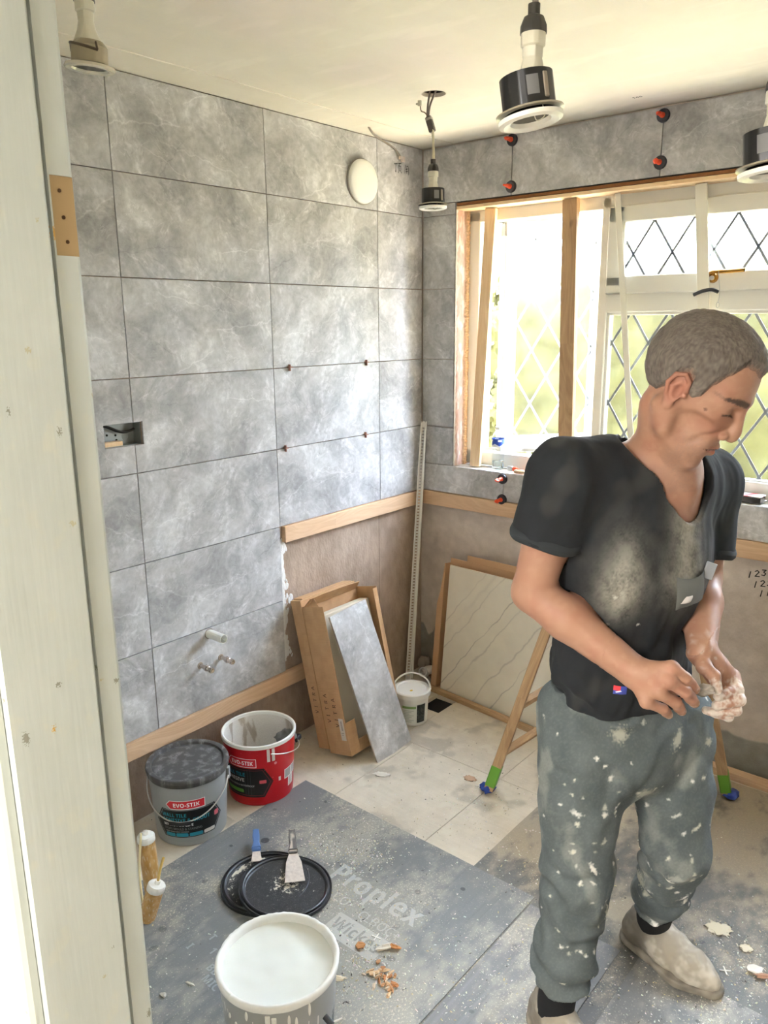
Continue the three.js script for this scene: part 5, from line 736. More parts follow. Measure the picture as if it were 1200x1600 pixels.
// ---------------------------------------------------------------- white veined tile in its opened carton, under the window
{
  const vein = tex(1024, 1024, (u, v) => { const X = u * 0.6, Y = v * 0.6; let c = [0.90, 0.87, 0.80].map((x) => x + 0.02 * fbm(X * 8, Y * 8, 3)); const wv = 0.012 * fbm(X * 6 + 3, Y * 6, 4); const p = X * 0.80 - Y * 0.6 + wv; for (const [o, w, s, f] of [[-0.02, 0.0016, 0.55, 5], [0.028, 0.0022, 0.3, 9], [-0.12, 0.0018, 0.4, 4], [0.14, 0.0025, 0.35, 7], [-0.2, 0.002, 0.3, 3], [0.22, 0.0016, 0.45, 6], [-0.155, 0.006, 0.12, 8]]) { const d = Math.abs(p - o + 0.005 * n2(X * f, Y * f)); const br = 0.45 + 0.55 * sstep(-0.6, 0.3, n2((X + Y) * 2.2, o * 50)); c = c.map((x, i) => lerp(x, [0.58, 0.54, 0.50][i], s * br * Math.exp(-d * d / (2 * w * w)))); } return c; });
  const cardM = std({ color: C('#cda47c'), roughness: 0.85 });
  const y0 = 0.03, tilt = Math.atan2(0.155 - 0.085, 0.6);
  const bx = thing('cardboard_box', 'opened cardboard tile box leaning behind the white veined tile', 'cardboard box', [0.195, 0.0, 0.118], 'tile cartons'); bx.rotation.x = -tilt; bx.rotation.y = -0.06;
  part('panel', at(rbox(0.64, 0.62, 0.004, 0.001), 0.32, 0.312, -0.014), cardM, bx); part('side', at(rbox(0.004, 0.6, 0.04, 0.001), 0.0, 0.30, 0.008), cardM, bx); part('top_flap', at(rbox(0.50, 0.035, 0.004, 0.001), 0.34, 0.632, -0.018), cardM, bx, 'raised cardboard flap'); part('bottom_flap', at(rbox(0.64, 0.004, 0.045, 0.001), 0.32, 0.002, 0.008), cardM, bx);
  const cutF = extrude(poly([[0, 0], [0.03, 0.0], [0.03, 0.6], [0.014, 0.46], [0.0, 0.40]]), 0.003, 0.0006); cutF.translate(-0.03, 0.004, 0.026); part('side_flap', cutF, cardM, bx, 'side flap of the carton');
  const t = thing('marble_tile', 'large white tile with thin grey veins leaning under the window', 'tile', [0.232, 0.008, 0.152]); t.rotation.x = -tilt; t.rotation.y = -0.06; const g = tileUV(extrude(poly([[0, 0], [0.6, 0], [0.6, 0.598], [0, 0.598]]), 0.010, 0.001), 0, 0, 0); { const p = g.attributes.position, uv = g.attributes.uv; for (let i = 0; i < p.count; i++) uv.setXY(i, p.getX(i) / 0.6, p.getY(i) / 0.6); } part('tile_face', g, phys({ map: vein, roughness: 0.3 }), t);
  solo('timber_strip', stick([0.178, 0.012, 0.172], [0.80, 0.012, 0.226], 0.022, 0.024), M.oldWood, 'thin timber strip on the floor in front of the white veined tile', 'timber strip');
}
// ---------------------------------------------------------------- long metal trims standing in the corner
{
  const trimM = std({ color: C('#d9d6cf'), roughness: 0.4, metalness: 0.35 });
  const mk = (name, label, a, b, w, holes) => { const A = new THREE.Vector3(...a), B = new THREE.Vector3(...b), L = A.distanceTo(B), t = thing(name, label, 'tile trim', a, 'long trims in the corner'); t.quaternion.setFromRotationMatrix((() => { const y = B.clone().sub(A).normalize(), n = new THREE.Vector3(0.75, 0.1, 0.66).normalize(), x = y.clone().cross(n).normalize(), z = x.clone().cross(y); return new THREE.Matrix4().makeBasis(x, y, z); })());
    if (holes) { const sh = poly([[-w / 2, 0], [w / 2, 0], [w / 2, L - w / 2], [w / 4, L], [-w / 4, L], [-w / 2, L - w / 2]]); for (let y = 0.02; y < L - 0.03; y += 0.0145) { const h = new THREE.Path(); const r = w * 0.22; h.moveTo(-r, y - 0.003); h.lineTo(r, y - 0.003); h.lineTo(r, y + 0.004); h.lineTo(-r, y + 0.004); sh.holes.push(h); } part('flange', extrude(sh, 0.0014, 0), trimM, t, 'perforated flange'); part('nose', at(rbox(0.005, L, 0.01, 0.002), w / 2 + 0.001, L / 2, 0.003), M.whitePlastic, t, 'white nosing'); part('nose', at(rbox(0.003, L, 0.006, 0.001), -w / 2 - 0.001, L / 2, 0.002), M.whitePlastic, t); }
    else { part('nose', at(rbox(w, L, 0.008, 0.002), 0, L / 2, 0), M.whitePlastic, t); part('flange', at(rbox(0.002, L, 0.016, 0.0006), w / 2, L / 2, -0.006), trimM, t); } };
  mk('tile_trim', 'long perforated metal tile trim standing in the corner', [0.036, 0.002, 0.155], [0.030, 1.236, 0.028], 0.021, true);
  mk('tile_trim', 'long narrow white tile trim standing in front of the perforated one', [0.044, 0.002, 0.132], [0.044, 1.20, 0.034], 0.0075, false);
}
// ---------------------------------------------------------------- clutter in the corner
{
  const e = thing('pipe_elbow', 'white plastic pipe elbow lying in the far corner', 'pipe fitting', [0.118, 0.052, 0.085]);
  const eb = new THREE.TubeGeometry(new THREE.CatmullRomCurve3([[-0.02, -0.012, 0.03], [-0.012, -0.004, 0.012], [0.006, 0.002, 0.0], [0.04, 0.006, -0.012]].map((p) => new THREE.Vector3(...p))), 24, 0.021, 20, false); part('bend', eb, std({ color: C('#e6e1d8'), roughness: 0.4, side: THREE.DoubleSide }), e);
  const sk = lathe([[0.021, -0.012], [0.0245, -0.012], [0.0245, 0.016], [0.0205, 0.016]], 28); sk.rotateZ(-Math.PI / 2); sk.rotateY(0.3); part('socket', at(sk, 0.034, 0.005, -0.01), M.whitePlastic, e); const s2 = lathe([[0.0195, -0.010], [0.024, -0.010], [0.024, 0.012], [0.0195, 0.012]], 28); s2.rotateX(1.15); part('socket', at(s2, -0.018, -0.009, 0.026), M.whitePlastic, e);
  const r = rng(31), lump = (name, label, cat, x, y, z, s, col, seed, grp) => { const g = new THREE.IcosahedronGeometry(1, 3), p = g.attributes.position; for (let i = 0; i < p.count; i++) { const k = 1 + 0.35 * n3(p.getX(i) * 2 + seed, p.getY(i) * 2, p.getZ(i) * 2); p.setXYZ(i, p.getX(i) * k * s[0], p.getY(i) * k * s[1], p.getZ(i) * k * s[2]); } const gg = mergeVertices(g.deleteAttribute('normal').deleteAttribute('uv') && g); gg.computeVertexNormals(); gg.computeBoundingBox(); gg.translate(0, -gg.boundingBox.min.y, 0); const m = solo(name, gg, std({ color: C(col), roughness: 0.9 }), label, cat, grp); m.position.set(x, y, z); };
  lump('rubble_lump', 'grey lump of rubble against the corner, left of the pipe elbow', 'rubble', 0.055, 0, 0.05, [0.03, 0.04, 0.026], '#a49b8e', 3, 'rubble in the corner'); lump('rubble_lump', 'pale lump of rubble behind the pipe elbow', 'rubble', 0.16, 0, 0.03, [0.03, 0.035, 0.018], '#b9b3a8', 8, 'rubble in the corner'); lump('rubble_lump', 'low brown lump of rubble in front of the pipe elbow', 'rubble', 0.135, 0, 0.062, [0.04, 0.012, 0.028], '#a48a6c', 13, 'rubble in the corner'); lump('rubble_lump', 'small white lump of rubble right of the pipe elbow', 'rubble', 0.21, 0, 0.04, [0.016, 0.03, 0.014], '#d4cfc6', 17, 'rubble in the corner');
}
// ---------------------------------------------------------------- wooden trestle behind the man, feet wrapped in tape
{
  const t = thing('wooden_trestle', 'wooden trestle stool with green taped feet behind the man', 'trestle', [1.18, 0, 0.43]); const L = (p) => [p[0] - 1.18, p[1], p[2] - 0.43];
  const green = std({ color: C('#6aa638'), roughness: 0.5 }), blue = std({ color: C('#2b49a6'), roughness: 0.5 }), Y = 0.72;
  const legs = [[[0.842, 0.012, 0.695], [0.985, Y, 0.508]], [[0.90, 0.012, 0.2], [0.99, Y, 0.34]], [[1.50, 0.016, 0.60], [1.40, Y, 0.50]], [[1.523, 0.016, 0.185], [1.40, Y, 0.33]]];
  for (const [a, b] of legs) {
    const g = part('leg', stick(L(a), L(b), 0.034, 0.042, 0.3), M.oldWood, t); const d = (k) => a.map((x, i) => lerp(x, b[i], k));
    part('tape', stick(L(d(0.02)), L(d(0.13)), 0.037, 0.045, 0.3, 0.004), green, g, 'green tape round the foot'); const w = new THREE.IcosahedronGeometry(0.026, 2), p = w.attributes.position; for (let i = 0; i < p.count; i++) { const k = 1 + 0.5 * n3(p.getX(i) * 60, p.getY(i) * 60, p.getZ(i) * 60 + a[0]); p.setXYZ(i, p.getX(i) * k, p.getY(i) * k * 0.55, p.getZ(i) * k); } const wg = mergeVertices(w.deleteAttribute('normal').deleteAttribute('uv') && w); wg.computeVertexNormals(); const q = L([a[0] + (a[0] > 1.2 ? 0.014 : -0.006), a[0] > 1 ? 0.022 : 0.018, a[2] + 0.004]); part('foot_wrap', at(wg, ...q), blue, g, 'crumpled blue wrap under the foot');
  }
  part('rail', stick(L([0.905, 0.33, 0.60]), L([0.93, 0.33, 0.27]), 0.03, 0.02), M.oldWood, t); part('rail', stick(L([1.455, 0.33, 0.55]), L([1.465, 0.33, 0.26]), 0.03, 0.02), M.oldWood, t); part('brace', stick(L([0.86, 0.14, 0.66]), L([1.0, 0.26, 0.42]), 0.026, 0.018), M.oldWood, t);
  part('top', at(rbox(0.44, 0.024, 0.22, 0.003), 0.012, Y + 0.01, -0.01), M.oldWood, t);
}
// ---------------------------------------------------------------- the man: joints in metres from his standing point
const PROOT = [1.53, 0, 1.23];
const PJ = {ankR: [-0.0115,0.1000,0.2390], ankL: [0.0617,0.1000,-0.1701], hipR: [-0.0154,0.8313,0.1721], hipL: [0.1010,0.7729,-0.0437], kneeR: [0.0023,0.4317,0.1898], kneeL: [0.1505,0.4620,-0.0201], pel: [0.0380,0.7982,0.0682], waist: [0.0341,0.9840,0.1108], chest: [0.0617,1.2269,0.1333], neckb: [0.1046,1.3883,0.1429], shR: [-0.0103,1.3899,0.3247], shL: [0.1380,1.3388,-0.0553], elR: [-0.0610,1.1505,0.3347], wrR: [0.1486,1.0291,0.3085], elL: [0.1484,1.1235,-0.0379], wrL: [0.2191,1.0365,0.1510], head: [0.1767,1.5564,0.1998] };
const PV = {F: [0.8415,-0.5299,-0.1051], Rr: [0.1239,0.0000,0.9923], U: [0.5258,0.8480,-0.0657], face: [0.9786,0.0000,0.2059], left: [0.2059,0.0000,-0.9786], vr: [0.7647,0.0000,-0.6444], vf: [-0.6444,0.0000,-0.7647] };
const PH = {R: { wr: [0.1486,1.0291,0.3085], kn: [[0.2157,1.0562,0.3042], [0.2171,1.0343,0.3161], [0.2050,1.0101,0.3263], [0.1834,0.9872,0.3315]], mid: [[0.2360,1.0343,0.2872], [0.2399,1.0107,0.2930], [0.2260,0.9863,0.2982], [0.2051,0.9683,0.3027]], tip: [[0.2456,1.0037,0.2568], [0.2477,0.9782,0.2603], [0.2277,0.9570,0.2667], [0.2069,0.9450,0.2738]], th: [[0.1616,0.9884,0.2779], [0.1915,0.9789,0.2397], [0.2277,0.9860,0.2287]] }, L: { wr: [0.2191,1.0365,0.1510], kn: [[0.2689,0.9786,0.0960], [0.2775,0.9582,0.1018], [0.2801,0.9380,0.1127], [0.2746,0.9184,0.1173]], mid: [[0.2876,0.9651,0.1260], [0.2961,0.9506,0.1384], [0.2920,0.9286,0.1419], [0.2800,0.9122,0.1454]], tip: [[0.2658,0.9644,0.1771], [0.2652,0.9453,0.1776], [0.2570,0.9290,0.1779], [0.2466,0.9292,0.1801]], th: [[0.2360,1.0197,0.1825], [0.2585,1.0101,0.1897], [0.2682,0.9855,0.1946]] } };
const PB = {dust1: [0.1823,1.2972,0.1820], dust2: [0.0822,1.1762,0.2663], dust3: [0.1725,1.1879,0.1642], dust4: [0.0824,1.2446,0.2531], pocket: [0.1696,1.1651,0.1404], glass: [0.1783,1.1950,0.0807], logo: [0.1187,0.9547,0.2748], spot: [0.0695,1.0967,0.2771], stuffh: [0.2512,0.9933,0.2286], plab: [0.1728,1.1507,0.1639], pk0: [-0.0095,0.8717,0.3109], pk1: [-0.0082,0.7156,0.3164] };
// ---------------------------------------------------------------- modelling by distance fields
const v3 = { sub: (a, b) => [a[0] - b[0], a[1] - b[1], a[2] - b[2]], add: (a, b) => [a[0] + b[0], a[1] + b[1], a[2] + b[2]], mul: (a, s) => [a[0] * s, a[1] * s, a[2] * s], dot: (a, b) => a[0] * b[0] + a[1] * b[1] + a[2] * b[2], len: (a) => Math.hypot(a[0], a[1], a[2]), norm: (a) => { const l = Math.hypot(a[0], a[1], a[2]); return [a[0] / l, a[1] / l, a[2] / l]; }, mix: (a, b, t) => [lerp(a[0], b[0], t), lerp(a[1], b[1], t), lerp(a[2], b[2], t)], cross: (a, b) => [a[1] * b[2] - a[2] * b[1], a[2] * b[0] - a[0] * b[2], a[0] * b[1] - a[1] * b[0]] };
const smin = (a, b, k) => { const h = clamp(0.5 + 0.5 * (b - a) / k); return b + (a - b) * h - k * h * (1 - h); }, smax = (a, b, k) => -smin(-a, -b, k);
// tapered capsule from a (radius ra) to b (radius rb)
function cap(a, b, ra, rb) { const d = v3.sub(b, a), L2 = v3.dot(d, d); return (x, y, z) => { const t = clamp(((x - a[0]) * d[0] + (y - a[1]) * d[1] + (z - a[2]) * d[2]) / L2); return Math.hypot(x - a[0] - d[0] * t, y - a[1] - d[1] * t, z - a[2] - d[2] * t) - (ra + (rb - ra) * t); }; }
const ball = (c, r) => (x, y, z) => Math.hypot(x - c[0], y - c[1], z - c[2]) - r;
function ell(c, r) { const m = Math.min(...r); return (x, y, z) => { const a = (x - c[0]) / r[0], b = (y - c[1]) / r[1], d = (z - c[2]) / r[2], k0 = Math.hypot(a, b, d), k1 = Math.hypot(a / r[0], b / r[1], d / r[2]); return k1 < 1e-9 ? -m : k0 * (k0 - 1) / k1; }; }
// surface nets; the field is read only near the surface
function fieldMesh(sdf, lo, hi, cell, color) {
  const n = [0, 1, 2].map((i) => Math.ceil((hi[i] - lo[i]) / cell) + 2), [nx, ny, nz] = n, F = new Float32Array(nx * ny * nz), B = 6, hd = B * cell * 0.87 + cell * 2;
  for (let bz = 0; bz < nz; bz += B) for (let by = 0; by < ny; by += B) for (let bx = 0; bx < nx; bx += B) {
    const c = sdf(lo[0] + (bx + B / 2) * cell, lo[1] + (by + B / 2) * cell, lo[2] + (bz + B / 2) * cell), far = Math.abs(c) > hd * 1.5;
    for (let k = bz; k < Math.min(bz + B, nz); k++) for (let j = by; j < Math.min(by + B, ny); j++) for (let i = bx; i < Math.min(bx + B, nx); i++) F[(k * ny + j) * nx + i] = far ? c : sdf(lo[0] + i * cell, lo[1] + j * cell, lo[2] + k * cell);
  }
  const id = new Int32Array(nx * ny * nz).fill(-1), pos = [], idx = [], O = [0, 1, nx, nx + 1, nx * ny, nx * ny + 1, nx * ny + nx, nx * ny + nx + 1], E = [[0, 1], [2, 3], [4, 5], [6, 7], [0, 2], [1, 3], [4, 6], [5, 7], [0, 4], [1, 5], [2, 6], [3, 7]];
  for (let k = 0; k < nz - 1; k++) for (let j = 0; j < ny - 1; j++) for (let i = 0; i < nx - 1; i++) {
    const b = (k * ny + j) * nx + i; let m = 0; for (let q = 0; q < 8; q++) if (F[b + O[q]] < 0) m |= 1 << q; if (m === 0 || m === 255) continue;
    let x = 0, y = 0, z = 0, c = 0; for (const [p, q] of E) { const fa = F[b + O[p]], fb = F[b + O[q]]; if ((fa < 0) === (fb < 0)) continue; const t = fa / (fa - fb), px = p & 1, py = (p >> 1) & 1, pz = p >> 2, qx = q & 1, qy = (q >> 1) & 1, qz = q >> 2; x += px + (qx - px) * t; y += py + (qy - py) * t; z += pz + (qz - pz) * t; c++; }
    id[b] = pos.length / 3; pos.push(lo[0] + (i + x / c) * cell, lo[1] + (j + y / c) * cell, lo[2] + (k + z / c) * cell);
  }
  const quad = (a, b, c, d, f) => { if (a < 0 || b < 0 || c < 0 || d < 0) return; f ? idx.push(a, b, c, a, c, d) : idx.push(a, c, b, a, d, c); };
  for (let k = 1; k < nz - 1; k++) for (let j = 1; j < ny - 1; j++) for (let i = 1; i < nx - 1; i++) {
    const b = (k * ny + j) * nx + i, s = F[b] < 0;
    if (s !== (F[b + 1] < 0)) quad(id[b - nx - nx * ny], id[b - nx * ny], id[b], id[b - nx], s);
    if (s !== (F[b + nx] < 0)) quad(id[b - 1 - nx * ny], id[b - 1], id[b], id[b - nx * ny], s);
    if (s !== (F[b + nx * ny] < 0)) quad(id[b - 1 - nx], id[b - nx], id[b], id[b - 1], s);
  }
  const N = pos.length / 3, P = new Float32Array(pos), No = new Float32Array(N * 3), Co = new Float32Array(N * 3), e = cell * 0.6;
  for (let i = 0; i < N; i++) {
    const x = P[3 * i], y = P[3 * i + 1], z = P[3 * i + 2]; let gx = sdf(x + e, y, z) - sdf(x - e, y, z), gy = sdf(x, y + e, z) - sdf(x, y - e, z), gz = sdf(x, y, z + e) - sdf(x, y, z - e); const l = Math.hypot(gx, gy, gz) || 1; gx /= l; gy /= l; gz /= l;
    No.set([gx, gy, gz], 3 * i); Co.set(color(x, y, z, gx, gy, gz), 3 * i);
  }
  const g = new THREE.BufferGeometry(); g.setAttribute('position', new THREE.BufferAttribute(P, 3)); g.setAttribute('normal', new THREE.BufferAttribute(No, 3)); g.setAttribute('color', new THREE.BufferAttribute(Co, 3)); g.setIndex(idx); return g;
}
const lin = (h) => C(h).toArray(), mixc = (a, b, t) => [lerp(a[0], b[0], t), lerp(a[1], b[1], t), lerp(a[2], b[2], t)];
function paintSplats(g, seed, count, sizes, colors, accept) {        // dried splashes, painted on the cloth itself
  const P = g.attributes.position, Cc = g.attributes.color, N = g.attributes.normal, r = rng(seed), cellS = 0.03, grid = new Map(), key = (x, y, z) => Math.floor(x / cellS) * 73856093 ^ Math.floor(y / cellS) * 19349663 ^ Math.floor(z / cellS) * 83492791;
  for (let i = 0; i < P.count; i++) { const k = key(P.getX(i), P.getY(i), P.getZ(i)); if (!grid.has(k)) grid.set(k, []); grid.get(k).push(i); }
  for (let s = 0, tries = 0; s < count && tries < count * 40; tries++) {
    const i = Math.floor(r() * P.count), c = [P.getX(i), P.getY(i), P.getZ(i)], n = [N.getX(i), N.getY(i), N.getZ(i)]; if (!accept(c, n, r())) continue; s++;
    const size = sizes[0] + Math.pow(r(), 2.5) * (sizes[1] - sizes[0]), el = 1 + 4.5 * r() * r(), d = v3.norm([r() - 0.5, r() - 0.5, r() - 0.5]), col = lin(colors[Math.floor(r() * colors.length)]), op = 0.55 + 0.45 * r(), sd = r() * 99;
    for (let a = -1; a <= 1; a++) for (let b = -1; b <= 1; b++) for (let e = -1; e <= 1; e++) for (const q of grid.get(key(c[0] + a * cellS, c[1] + b * cellS, c[2] + e * cellS)) ?? []) {
      const dx = P.getX(q) - c[0], dy = P.getY(q) - c[1], dz = P.getZ(q) - c[2], al = dx * d[0] + dy * d[1] + dz * d[2], pe = Math.sqrt(Math.max(0, dx * dx + dy * dy + dz * dz - al * al)), dist = Math.hypot(al / el, pe) * (1 + 0.5 * n3(dx * 160 + sd, dy * 160, dz * 160));
      const w = op * sstep(size, size * 0.45, dist); if (w > 0) Cc.setXYZ(q, lerp(Cc.getX(q), col[0], w), lerp(Cc.getY(q), col[1], w), lerp(Cc.getZ(q), col[2], w));
    }
  }
}
// ---------------------------------------------------------------- the man
{
  const man = thing('person', 'man in dusty black T-shirt and grey paint-splashed jogging trousers, looking down at his hands', 'person', PROOT), J = PJ, { face, left } = PV, A = v3.add, S = v3.mul;
  const right = S(left, -1), toF = (p, k) => A(p, S(face, k)), toL = (p, k) => A(p, S(left, k)), upv = (p, k) => [p[0], p[1] + k, p[2]];
  // torso: tapered chain, flatter front to back than side to side
  const flat = (pts, sc) => { const o = pts[0].p, cs = []; for (let i = 0; i + 1 < pts.length; i++) { const loc = (p) => { const d = v3.sub(p, o); return [v3.dot(d, left), d[1], v3.dot(d, face) * sc]; }; cs.push(cap(loc(pts[i].p), loc(pts[i + 1].p), pts[i].r, pts[i + 1].r)); }
    return (x, y, z) => { const dx = x - o[0], dy = y - o[1], dz = z - o[2], a = dx * left[0] + dz * left[2], b = (dx * face[0] + dz * face[2]) * sc; let m = 1e9; for (const c of cs) { const q = c(a, dy, b); m = m > 1e8 ? q : smin(m, q, 0.05); } return m / (1 + (sc - 1) * 0.55); }; };
  const torso = flat([{ p: upv(J.pel, 0.02), r: 0.150 }, { p: J.waist, r: 0.138 }, { p: toF(J.chest, 0.0), r: 0.158 }, { p: A(upv(J.neckb, -0.055), S(face, -0.015)), r: 0.105 }], 1.42);
  const shoulder = cap(toL(J.shR, 0.02), toL(J.shL, -0.02), 0.058, 0.058);
  const H = J.head, hp = (r, u, f) => A(A(A(H, S(PV.Rr, r)), S(PV.U, u)), S(PV.F, f));
  const neck = cap(hp(0, -0.055, -0.016), A(J.neckb, S(face, 0.012)), 0.051, 0.058), neck2 = cap(A(J.neckb, S(face, 0.01)), A(J.neckb, [-0.02, -0.06, 0.0]), 0.062, 0.085);
  const stern = cap(hp(0.058, -0.045, -0.025), A(A(J.neckb, S(face, 0.06)), [0, -0.05, 0]), 0.013, 0.012), adam = cap(hp(0, -0.11, 0.015), A(A(J.neckb, S(face, 0.058)), [0, -0.02, 0]), 0.02, 0.02);
  const armR = [cap(J.shR, J.elR, 0.052, 0.041), cap(J.elR, v3.mix(J.elR, J.wrR, 0.35), 0.041, 0.043), cap(v3.mix(J.elR, J.wrR, 0.35), J.wrR, 0.043, 0.030)];
  const armL = [cap(J.shL, J.elL, 0.050, 0.041), cap(J.elL, v3.mix(J.elL, J.wrL, 0.35), 0.041, 0.043), cap(v3.mix(J.elL, J.wrL, 0.35), J.wrL, 0.043, 0.028)];
  const legs = [cap(J.hipR, J.kneeR, 0.075, 0.052), cap(J.kneeR, J.ankR, 0.052, 0.036), cap(J.hipL, J.kneeL, 0.075, 0.052), cap(J.kneeL, J.ankL, 0.052, 0.036)];
  const fold = (fs, k) => (x, y, z) => { let m = fs[0](x, y, z); for (let i = 1; i < fs.length; i++) m = smin(m, fs[i](x, y, z), k); return m; };
  const aR = fold(armR, 0.012), aL = fold(armL, 0.012), lg = fold(legs, 0.02);
  // hands: palm slab with four two-jointed fingers and a thumb, each its own chain
  const hand = (h, wide) => {
    const palm = [], fin = [], w = h.wr; const rad = [0.0112, 0.0116, 0.0110, 0.0098];
    for (let i = 0; i < 4; i++) { palm.push(cap(A(v3.mix(w, h.kn[i], 0.22), [0, 0, 0]), h.kn[i], 0.0185, 0.0125)); const pip = v3.mix(h.kn[i], h.mid[i], 1.0), dip = v3.mix(h.mid[i], h.tip[i], 0.55); fin.push(fold([cap(h.kn[i], pip, rad[i] + 0.0008, rad[i]), cap(pip, dip, rad[i], rad[i] - 0.0006), cap(dip, h.tip[i], rad[i] - 0.0006, rad[i] - 0.0016)], 0.004)); }
    const th = fold([cap(v3.mix(w, h.th[0], 0.45), h.th[0], 0.017, 0.0145), cap(h.th[0], h.th[1], 0.0142, 0.0115), cap(h.th[1], h.th[2], 0.0115, 0.0098)], 0.006), pm = fold(palm, 0.014), fr = fold([cap(v3.mix(h.wr, h.kn[1], -0.05), v3.mix(h.wr, h.kn[1], 0.4), 0.026, 0.023)], 0.01);
    return (x, y, z) => { const p = smin(pm(x, y, z), fr(x, y, z), 0.014); let f = fin[0](x, y, z); for (let i = 1; i < 4; i++) f = smin(f, fin[i](x, y, z), 0.0022); return smin(smin(p, f, 0.007), th(x, y, z), 0.007); };
  };
  const hR = hand(PH.R), hL = hand(PH.L);
  // head, in its own axes: r to his right, u up, f forward
  const hd = (() => {
    const cran = ell([0, 0.040, -0.006], [0.0765, 0.0885, 0.0985]), mid = ell([0, -0.022, 0.034], [0.0605, 0.084, 0.0585]), low = ell([0, -0.075, 0.046], [0.044, 0.045, 0.044]), chin = ell([0, -0.108, 0.073], [0.023, 0.017, 0.019]);
    const S2 = (fn) => (r, u, f) => fn(Math.abs(r), u, f);
    const jaw = S2(fold([cap([0.060, -0.035, -0.008], [0.052, -0.072, 0.010], 0.017, 0.016), cap([0.052, -0.072, 0.010], [0.012, -0.106, 0.064], 0.016, 0.014)], 0.01)), cheek = S2(ell([0.047, -0.014, 0.049], [0.021, 0.017, 0.024])), brow = S2(cap([0.010, 0.030, 0.0885], [0.050, 0.025, 0.057], 0.0095, 0.0105));
    const nose = fold([cap([0, 0.020, 0.089], [0, -0.020, 0.105], 0.0078, 0.0108), ball([0, -0.031, 0.1045], 0.0128)], 0.008), wing = S2(ball([0.0145, -0.036, 0.0945], 0.0092)), nostril = S2(ball([0.0075, -0.0445, 0.100], 0.0040));
    const sock = S2(ell([0.031, 0.008, 0.0925], [0.019, 0.012, 0.0145])), lid = S2(ell([0.031, 0.007, 0.0695], [0.0155, 0.0115, 0.0125])), lidBag = S2(cap([0.020, -0.006, 0.0815], [0.043, -0.004, 0.0665], 0.004, 0.0035));
    const muzzle = ell([0, -0.062, 0.073], [0.036, 0.028, 0.0165]), lipU = fold([cap([-0.025, -0.067, 0.0825], [0, -0.061, 0.0950], 0.0044, 0.0062), cap([0, -0.061, 0.0950], [0.025, -0.067, 0.0825], 0.0062, 0.0044)], 0.004), lipL = fold([cap([-0.022, -0.0725, 0.0825], [0, -0.0745, 0.0925], 0.0044, 0.0076), cap([0, -0.0745, 0.0925], [0.022, -0.0725, 0.0825], 0.0076, 0.0044)], 0.004), slit = fold([cap([-0.030, -0.0700, 0.0815], [0, -0.0675, 0.100], 0.0016, 0.0018), cap([0, -0.0675, 0.100], [0.030, -0.0700, 0.0815], 0.0018, 0.0016)], 0.001);
    const naso = S2(fold([cap([0.022, -0.030, 0.0915], [0.040, -0.050, 0.0715], 0.0016, 0.0016), cap([0.040, -0.050, 0.0715], [0.047, -0.074, 0.056], 0.0016, 0.0006)], 0.004)), hollow = S2(ell([0.060, -0.052, 0.048], [0.012, 0.030, 0.026])), temple = S2(ell([0.080, 0.030, 0.052], [0.012, 0.030, 0.026]));
    // ear: rim, inner fold, bowl and lobe
    const rim = [[0.073, 0.002, 0.004], [0.081, 0.020, 0.000], [0.086, 0.028, -0.012], [0.089, 0.020, -0.026], [0.087, 0.002, -0.030], [0.081, -0.018, -0.022], [0.077, -0.030, -0.010]], rims = []; for (let i = 0; i + 1 < rim.length; i++) rims.push(cap(rim[i], rim[i + 1], 0.0040, 0.0040)); const anti = fold([cap([0.079, 0.014, -0.012], [0.081, 0.0, -0.020], 0.0032, 0.0034), cap([0.081, 0.0, -0.020], [0.078, -0.014, -0.014], 0.0034, 0.003)], 0.002), plate = ell([0.0775, -0.002, -0.013], [0.0048, 0.029, 0.0165]), bowl = ell([0.083, -0.004, -0.006], [0.0075, 0.013, 0.008]), lobe = ell([0.0765, -0.031, -0.009], [0.0055, 0.0095, 0.0085]), tragus = ball([0.0755, -0.006, 0.006], 0.005), rimF = fold(rims, 0.002);
    const ear = S2((r, u, f) => { let e = smin(plate(r, u, f), rimF(r, u, f), 0.004); e = smin(e, anti(r, u, f), 0.003); e = smax(e, -bowl(r, u, f), 0.003); e = smin(e, lobe(r, u, f), 0.005); return smin(e, tragus(r, u, f), 0.003); });
    return { cran, f: (r, u, f) => {
      let d = smin(cran(r, u, f), mid(r, u, f), 0.030); d = smin(d, low(r, u, f), 0.022); d = smin(d, jaw(r, u, f), 0.016); d = smin(d, chin(r, u, f), 0.014); d = smin(d, cheek(r, u, f), 0.014); d = smin(d, muzzle(r, u, f), 0.014);
      d = smax(d, -hollow(r, u, f), 0.022); d = smax(d, -temple(r, u, f), 0.02); d = smin(d, brow(r, u, f), 0.012); d = smax(d, -sock(r, u, f), 0.010); d = smin(d, lid(r, u, f), 0.004); d = smin(d, lidBag(r, u, f), 0.005);
      d = smin(d, nose(r, u, f), 0.009); d = smin(d, wing(r, u, f), 0.005); d = smax(d, -nostril(r, u, f), 0.002); d = smin(d, lipU(r, u, f), 0.004); d = smin(d, lipL(r, u, f), 0.004); d = smax(d, -slit(r, u, f), 0.0015); d = smax(d, -naso(r, u, f), 0.011); d = smin(d, ear(r, u, f), 0.004); return d; } };
  })();
  const toHead = (x, y, z) => { const dx = x - H[0], dy = y - H[1], dz = z - H[2]; return [dx * PV.Rr[0] + dy * PV.Rr[1] + dz * PV.Rr[2], dx * PV.U[0] + dy * PV.U[1] + dz * PV.U[2], dx * PV.F[0] + dy * PV.F[1] + dz * PV.F[2]]; };
  const headSdf = (x, y, z) => { const q = toHead(x, y, z); return hd.f(q[0], q[1], q[2]); };
